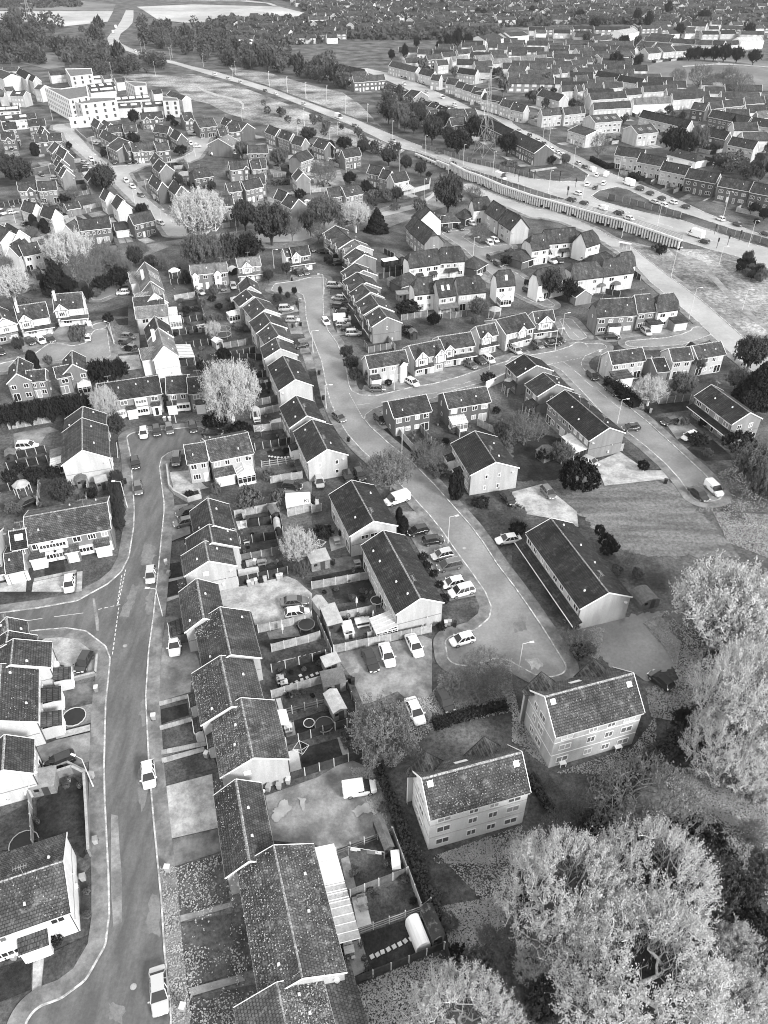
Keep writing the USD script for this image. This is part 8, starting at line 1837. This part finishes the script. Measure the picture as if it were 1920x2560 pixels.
# front drives and fenced back gardens of the estate and the far terraces
def yards(lo,hi,where,front=6.0,back=9.0):
 from shapely.strtree import STRtree
 tr=STRtree(FOOT);r=random.Random(lo)
 for(c,u,v,L,hr,n,label)in HINFO[lo:hi]:
  if L<5:continue
  def rect(y0,y1,x0=-L/2,x1=L/2):return Polygon([c+u*x0+v*y0,c+u*x1+v*y0,c+u*x1+v*y1,c+u*x0+v*y1])
  for k in range(n):
   x0,x1=-L/2+L*k/n,-L/2+L*(k+1)/n
   for nm,y0,y1,mts in(('front_garden',hr+.2,hr+front,('drive','lawn','drive_dark','concrete')),('back_garden',-hr-.2,-hr-back,('lawn','lawn_dark','lawn_pale','earth','slab'))):
    g=rect(y0,y1,x0+.2,x1-.2)
    if not ROAD2.intersects(g):g=g.difference(unary_union([FOOT[i]for i in tr.query(g)])if len(tr.query(g))else Polygon());ZY[0]+=1;setting(nm,flat(MB(),g,.026+.0009*(ZY[0]%37)),r.choice(mts))
  root=None;y1=-hr-back
  seg=[((-L/2+L*k/n,-hr),(-L/2+L*k/n,y1))for k in range(n+1)]+[((-L/2+L*k/n,y1),(-L/2+L*(k+1)/n,y1))for k in range(n)]
  for(xa,ya),(xb,yb)in seg:
   P0,P1=c+u*xa+v*ya,c+u*xb+v*yb;m_=max(1,int(np.linalg.norm(P1-P0)/4))
   for j in range(m_):
    a,b=P0+(P1-P0)*j/m_,P0+(P1-P0)*(j+.96)/m_;ls=LineString([a,b])
    if ROAD2.intersects(ls)or any(FOOT[i].intersects(ls)for i in tr.query(ls)if FOOT[i].exterior.distance(Point(*c))>0 and not FOOT[i].contains(Point(*c))):continue
    if root is None:root=thing('garden_fence',f'back garden fences {where}','fence',(c[0],c[1],0),0,'back garden fences '+where)
    d=b-a;mid=(a+b)/2-c;m=MB();m.box((mid[0],mid[1],.85),(np.linalg.norm(d),.07,1.7+r.uniform(-.1,.1)),math.atan2(d[1],d[0]));part(root,'fence_panel',m,r.choice(('fence_pale','fence_mid','fence_dark')))
    if r.random()<.3:
     q=mid+(np.array([r.uniform(-1,1),r.uniform(-1,1)]))+v*2;kd=r.choice(('bush','palebush','palebush'));R=r.uniform(.7,1.5);w=c+q
     if not FOOTS.contains(Point(*w))and not ROAD2.contains(Point(*w)):cc,nm=TNAME[kd];YB.append((kd,w,R))
YB,ZY=[],[0]
yards(*YR[0],'in the upper left estate');yards(*YR[1],'beyond the dual carriageway')
r5=np.random.default_rng(55);C,N_,S=[],[],[]
for kd,w,R in YB:m=70;d=r5.normal(size=(m,3));d/=np.linalg.norm(d,axis=1,keepdims=True);C.append(np.array([*w,R*.8])+d*R);N_.append(d);S.append(np.full(m,.3))
C=np.concatenate(C);vq,fq=quads(C,np.concatenate(N_),np.concatenate(S),r5);part(thing('garden_shrubs','small shrubs dotted along the back garden fences','shrubs',(0,0,0),kind='stuff'),'foliage',(vq,fq),'leaf_mid')
# more houses between the far terraces
k=0;used_=list(FOOT);AREA=poly('P3 300,440 1200,400 1659,420 P4 540,440 560,600 640,740 1659,800 1659,1000 P5 1659,560 1300,560 1100,250 P3 1659,900 1200,860 600,640 60,510');x0,y0,x1,y1=AREA.bounds
for tr_ in range(2500):
 q=np.array([rg.uniform(x0,x1),rg.uniform(y0,y1)]);i=rg.choice((0,1,2,0,4));Lh=(22,30,16,10,12,36)[i]*.5;a=-.08+rg.uniform(-.08,.08);fp=Polygon([q+np.array([sx*Lh*math.cos(a)-sy*6*math.sin(a),sx*Lh*math.sin(a)+sy*6*math.cos(a)])for sx,sy in((-1,-1),(1,-1),(1,1),(-1,1))])
 if k>=110 or not AREA.contains(fp)or ROAD2.intersects(fp)or KEEP.intersects(fp)or any(fp.intersects(f)for f in used_):continue
 used_.append(fp);FOOT.append(fp);k+=1;thing('infill_terrace',f'{FW[i]} between the far terraces','terrace',(q[0],q[1],0),a,'filling rows of the far terraces',ref=FP[i],scale=(1,1.1,1.15))
FOOTS=unary_union(FOOT)
scatter('in the woodland above the dual carriageway','P2 -60,380 180,330 350,430 600,460 830,490 850,570 1150,600 1290,650 1400,770 1240,770 900,670 740,640 500,610 300,580 100,540 -60,520',95,('far','far','farpale'),3.5,6.5,'woodland trees above the dual carriageway',30)
scatter('in the wood beyond the white quarter','P1 -300,210 600,205 610,265 480,300 380,330 370,430 130,450 -300,440',55,('far','far','farpale'),4,8,'trees of the far left wood',14)
scatter('between the white quarter and the bend','P1 370,420 860,410 1050,520 1040,600 800,600 560,590 540,470',34,('far','far','farpale'),3.5,6.5,'trees between quarter and bend',12)
scatter('on the slope left of the dual carriageway','P1 800,620 960,600 1200,520 1500,560 1510,620 1300,650 960,660 800,650',34,('far',),2.5,4.5,'shrubs on the slope',6)
scatter('on the right of the far bend','P1 1180,240 1300,250 1659,240 P2 180,320 0,420 -60,500 P1 1480,440 1240,400',40,('far','farpale'),3,6,'trees right of the far bend',12)
scatter('beside the far field','P1 690,235 920,235 920,380 700,370',14,('far','farpale'),3,6,'trees beside the far field',5)
scatter('behind the white quarter at the left edge','P1 -250,480 420,470 430,590 240,560 -250,600',22,('farpale','far'),3.5,6,'trees behind the white quarter',8)
scatter('in the scrub beside the timber fence','P6 -60,150 330,330 700,470 780,500 640,300 400,220 250,60 0,-40',34,('dull','farpale','far'),2.2,4.2,'scrub beside the timber fence',14)
scatter('on the rough grass left of the dual carriageway','P2 600,900 900,1000 1250,1090 P6 200,500 60,560 -300,420 P2 500,960',30,('far','farpale'),1.2,2.6,'bushes on the rough grass',8)
scatter('along the foot of the retaining wall','C3 300,1400 560,1480 760,1580 1000,1640 C2 900,60 800,-30 C3 600,1540',26,('bush','palebush'),.8,1.6,'bushes at the foot of the wall',30)
scatter('on the rough verge at the right','C2 1380,-20 1659,30 1659,200 1500,150 1400,80',16,('bush','palebush','dull'),1.2,2.6,'bushes of the rough verge',16)
scatter('among the far terraces','P3 40,560 1100,560 1659,700 1659,1000 1300,960 1100,760 500,640',45,('far','farpale'),1.6,3.2,'garden trees of the far terraces',22)
scatter('in the gardens under the park','P4 0,760 1659,860 1659,1106 0,1106',30,('far','farpale'),1.5,3.0,'garden trees under the park',14)
scatter('in the orchard gardens of the front row','P5 800,620 1180,560 1659,470 1659,760 1300,700',26,('farpale','far','dull'),1.6,3.2,'orchard gardens',12)
scatter('in the gardens left of the park','P4 0,340 560,360 560,600 0,600',20,('far','farpale'),2,4,'garden trees left of the park',10)
def ftree(t,spec,where,kd,group=None):
 trees(where,f'{t} {kd} {spec}',group)
ftree('P3','65,470,32,1.5 180,440,34,1.9 282,365,30,1.6 480,400,38,1.5 565,365,45,1.6 640,320,48,1.7 725,345,45,1.4 255,95,16,2.2 500,30,24,1.4 545,75,24,1.3 815,100,32,1.2 860,110,32,1.2 1280,85,28,1.4 1320,15,30,1','standing dark among the distant rows','dark','dark conifers among the distant rows')
ftree('P4','35,125,42,1.1 165,205,52,1 530,128,40,1.5 630,165,42,1.7 895,258,48,1.2 1110,130,62,.9 800,65,34,1.9 1505,250,50,1.1','standing dark on the distant slope','dark','dark conifers on the distant slope')
ftree('P4','985,465,50 1050,455,55 1120,460,48 1200,455,60 1290,450,70 1400,465,62 1545,485,60 470,540,50 540,520,45 345,525,75 415,360,60 190,590,40','in the dark belt above the park','dark','dark belt above the park')
ftree('P4','1075,670,85 1325,665,90 1430,750,85 1200,690,65 880,670,60 1370,560,1','thin-leaved on the park edge','bare','bare trees of the park')
ftree('P4','1215,815,55,.9','beside the terrace with white windows','black');ftree('P4','1213,755,52,.9','pale behind the round dark tree','pale')
ftree('P5','860,370,125,.95 960,420,90','in the big clump behind the bungalow','dark');ftree('P5','1060,370,105,1.1','twiggy in the big clump behind the bungalow','mid');ftree('P5','1215,430,58,.9','rounded above the orchard gardens','mid');ftree('P5','1350,275,42,2.0','in front of the dark brick terrace','conifer');ftree('P5','1545,965,58,.9 1635,1015,60,.9 1560,1085,30','in the front gardens at the right edge','dark');ftree('P5','205,430,70,1.4','bare in front of the narrow-fronted terrace','bare')
ftree('P3','1035,750,65 610,625,45 330,560,50 1300,830,45 1400,690,55','in the gardens of the middle rows','farpale');ftree('P1','1350,215,35,1.1 1240,300,60,1.1 35,340,50 330,470,60 125,690,60,.9','beside the field and the bend','far')
# what is too far to tell apart: one mass of tree tops and roofs
def mass():
 r=np.random.default_rng(3);C,S,N_=[],[],[]
 n=0
 while n<4200:
  px,py=r.uniform(520,2000),118*r.uniform()**1.1-6
  if py>70 and px>1250:continue
  if py>100 and px>800 or not clear(px,max(py,1),6):n+=.2;continue
  p=unproj(px,max(py,-8));s=r.uniform(2.2,5.5);k=14;q=r.normal(size=(k,3));q/=np.linalg.norm(q,axis=1,keepdims=True);q[:,2]=np.abs(q[:,2])
  C.append(p+q*s*[1,1,1.3]);N_.append(q);S.append(np.full(k,s*.55));n+=1
 for _ in range(1500):
  px,py=r.uniform(-200,1100),r.uniform(-10,20);x=unproj(px,py)
  if px>200:continue
  s=r.uniform(2,5);q=r.normal(size=(12,3));q/=np.linalg.norm(q,axis=1,keepdims=True);q[:,2]=np.abs(q[:,2]);C.append(x+q*s);N_.append(q);S.append(np.full(12,s*.55))
 C=np.concatenate(C);v,f=quads(C,np.concatenate(N_),np.concatenate(S),r,asp=.8);o=np.array([0,1200,0.])
 root=thing('distant_trees','grey mass of small trees between the roofs of the distant town','trees',o,kind='stuff');part(root,'foliage',(v-o,f),'leaf_far')
mass()
# -- fallen leaves, tufts: uncountable
def litter(label,specs,name='fallen_leaves'):
 r=np.random.default_rng(len(specs));C=[]
 for spec,n,z,lump in specs:
  P=poly(spec);x0,y0,x1,y1=P.bounds;k=0;ph=r.uniform(0,50)
  n=int(n*1.6)
  while k<n:
   q=r.uniform((x0,y0),(x1,y1),(9000,2));d=meshkit.fbm(np.c_[q*.22+ph,np.zeros(len(q))],4)
   q=q[r.uniform(size=len(q))<np.clip((d-.5+.5*(1-lump))*5,.03,1)]
   q=q[shapely.contains_xy(P,q[:,0],q[:,1])]
   if len(q):C.append(np.c_[q,np.full(len(q),z)+r.uniform(0,.03,len(q))]);k+=len(q)
 C=np.concatenate(C);nr=np.tile([0,0,3.0],(len(C),1));v,f=quads(C,nr,r.uniform(.045,.14,len(C)),r,asp=.75)
 o=C.mean(0)*[1,1,0];root=thing(name,label,'leaves',o,kind='stuff');part(root,'leaves',(v-o,f),'litter')
litter('pale fallen leaves scattered over lawns, parking and verges',[('C1 850,720 1000,640 1110,760 1300,1000 1250,1400 900,1330 860,1150 1080,1090 1000,900',5200,.16,.7),('C1 1050,900 1500,860 1659,1300 1659,1659 1200,1659 1300,1200',4500,.08,.5),('C1 1300,0 1659,20 1659,300 1400,200',2600,.1,.4),('C0 1000,100 1300,-20 1659,0 1659,500 1300,300',3400,.08,.5),('B0 640,1420 1210,1180 1350,1500 1000,1700 690,1659',1500,.12,.7),('B0 1180,900 1659,820 C0 200,700 0,1000 B0 1300,1300',2400,.1,.6),('B0 900,260 1130,580 1659,420 C0 300,500 B0 1500,900',1500,.16,.5),('A0 1130,650 1440,560 1600,1130 1659,1400 1659,1800 1240,1659 1190,1200',1300,.12,.7),('A0 1040,640 1130,640 1240,1659 1120,1659',300,.16,.6),('B1 1180,1060 1659,950 1659,1300 1150,1400',2600,.14,.4),('B1 620,1300 1100,1200 1150,1400 900,1659 700,1659',900,.12,.5),('B0 600,0 780,0 860,380 760,300',700,.12,.6),('C2 1150,1500 1659,1250 1659,1659 1200,1659',1800,.1,.4),('C1 1100,700 1659,1000 1659,1659 1150,1659',5200,.1,.3),('C0 900,0 1659,0 1659,900 1400,600',3600,.1,.4),('B1 1220,1080 1480,960 1659,960 1659,1240 1180,1340 1080,1240',2600,.14,.2),('C1 330,700 600,760 560,960 400,900',500,.12,.5),('C2 680,880 850,960 860,1010 700,940',300,.15,.3),('FA 0,1000 400,1280 1480,900 1659,1366 0,1366',1200,.16,.5),('FB 500,1260 1400,950 1659,600 1659,1290',900,.12,.5),('FB 0,250 100,600 420,1200 0,900',700,.12,.5)])
def roof_litter():
 r=np.random.default_rng(8);C=[]
 def rect(t,a,b,c,d,n,zr,ze):
  A,B,E,G=W(t,*a,zr),W(t,*b,zr),W(t,*c,ze),W(t,*d,ze);u,v=r.uniform(size=(2,n,1));v=v**.8;C.append((A*(1-u)+B*u)*(1-v)+(G*(1-u)+E*u)*v+[0,0,.09])
 rect('B0',(115,505),(300,1360),(590,1325),(380,500),494,7,4.8);rect('B0',(115,505),(300,1360),(0,1440),(-129,670),798,7,4.8);rect('B0',(135,1395),(215,1760),(540,1760),(440,1385),798,6.4,4.4);rect('N2',(920,605),(1050,1220),(715,1460),(605,860),456,7,4.8);rect('N2',(712,165),(825,685),(505,890),(400,400),380,7,4.8);rect('A0',(1532,82),(1615,600),(1500,870),(1365,90),342,6.4,4.3)
 rect('N1',(462,1025),(535,1430),(365,1600),(262,1065),228,6.6,4.5);rect('N1',(705,1320),(770,1659),(450,1659),(430,1500),228,7,4.8);rect('FA',(268,322),(1480,0),(1600,492),(405,900),494,10.3,7.0);rect('FB',(382,372),(1392,105),(1530,560),(505,840),228,10.3,7.0);rect('N3',(10,830),(-30,1480),(440,1505),(465,890),114,7,4.8);rect('A0',(-160,790),(408,602),(440,942),(0,1070),209,7,4.8)
 C=np.concatenate(C);v,f=quads(C,np.tile([0,0,3.0],(len(C),1)),r.uniform(.03,.1,len(C)),r,asp=.75);o=C.mean(0)*[1,1,0]
 root=thing('roof_leaves','pale fallen leaves lying on the nearest tiled roofs','leaves',o,kind='stuff');part(root,'leaves',(v-o,f),'litter')
roof_litter()
# thin autumn air
b=MB();b.box((0,900,99),(5200,3600,200));setting('haze',b,'haze',kind='stuff')
# -- labels: things that share a wording are told apart by where they stand in a row
def finish():
 for t in THINGS:t['label']=' '.join(t['label'].split()[:16])
 from collections import defaultdict
 by=defaultdict(list)
 for t in THINGS:by[t['label']].append(t)
 ords=['leftmost','second','third','fourth','fifth','sixth','seventh','eighth','ninth','tenth','eleventh','twelfth']
 for lab,L in by.items():
  if len(L)>1 and not L[0].get('same'):
   L.sort(key=lambda t:t['px'][0])
   for i,t in enumerate(L):
    if len(L)==2:w=('left one of two','right one of two')[i]
    else:
     w='leftmost of %d'%len(L)if i==0 else('rightmost of %d'%len(L)if i==len(L)-1 else '%s from left of %d'%(ords[i]if i<12 else '%dth'%(i+1)if(i+1)%10 not in(1,2,3)or(i+1)%100 in(11,12,13)else '%d%s'%(i+1,{1:'st',2:'nd',3:'rd'}[(i+1)%10]),len(L)))
    t['label']=' '.join(lab.split()[:16-len(w.split())])+', '+w
 for t in THINGS:
  p=stage.GetPrimAtPath(t['path'])
  p.SetCustomDataByKey('label',t['label']);p.SetCustomDataByKey('category',t['cat'])
  if t['group']:p.SetCustomDataByKey('group',t['group'])
  if t['kind']:p.SetCustomDataByKey('kind',t['kind'])
finish()
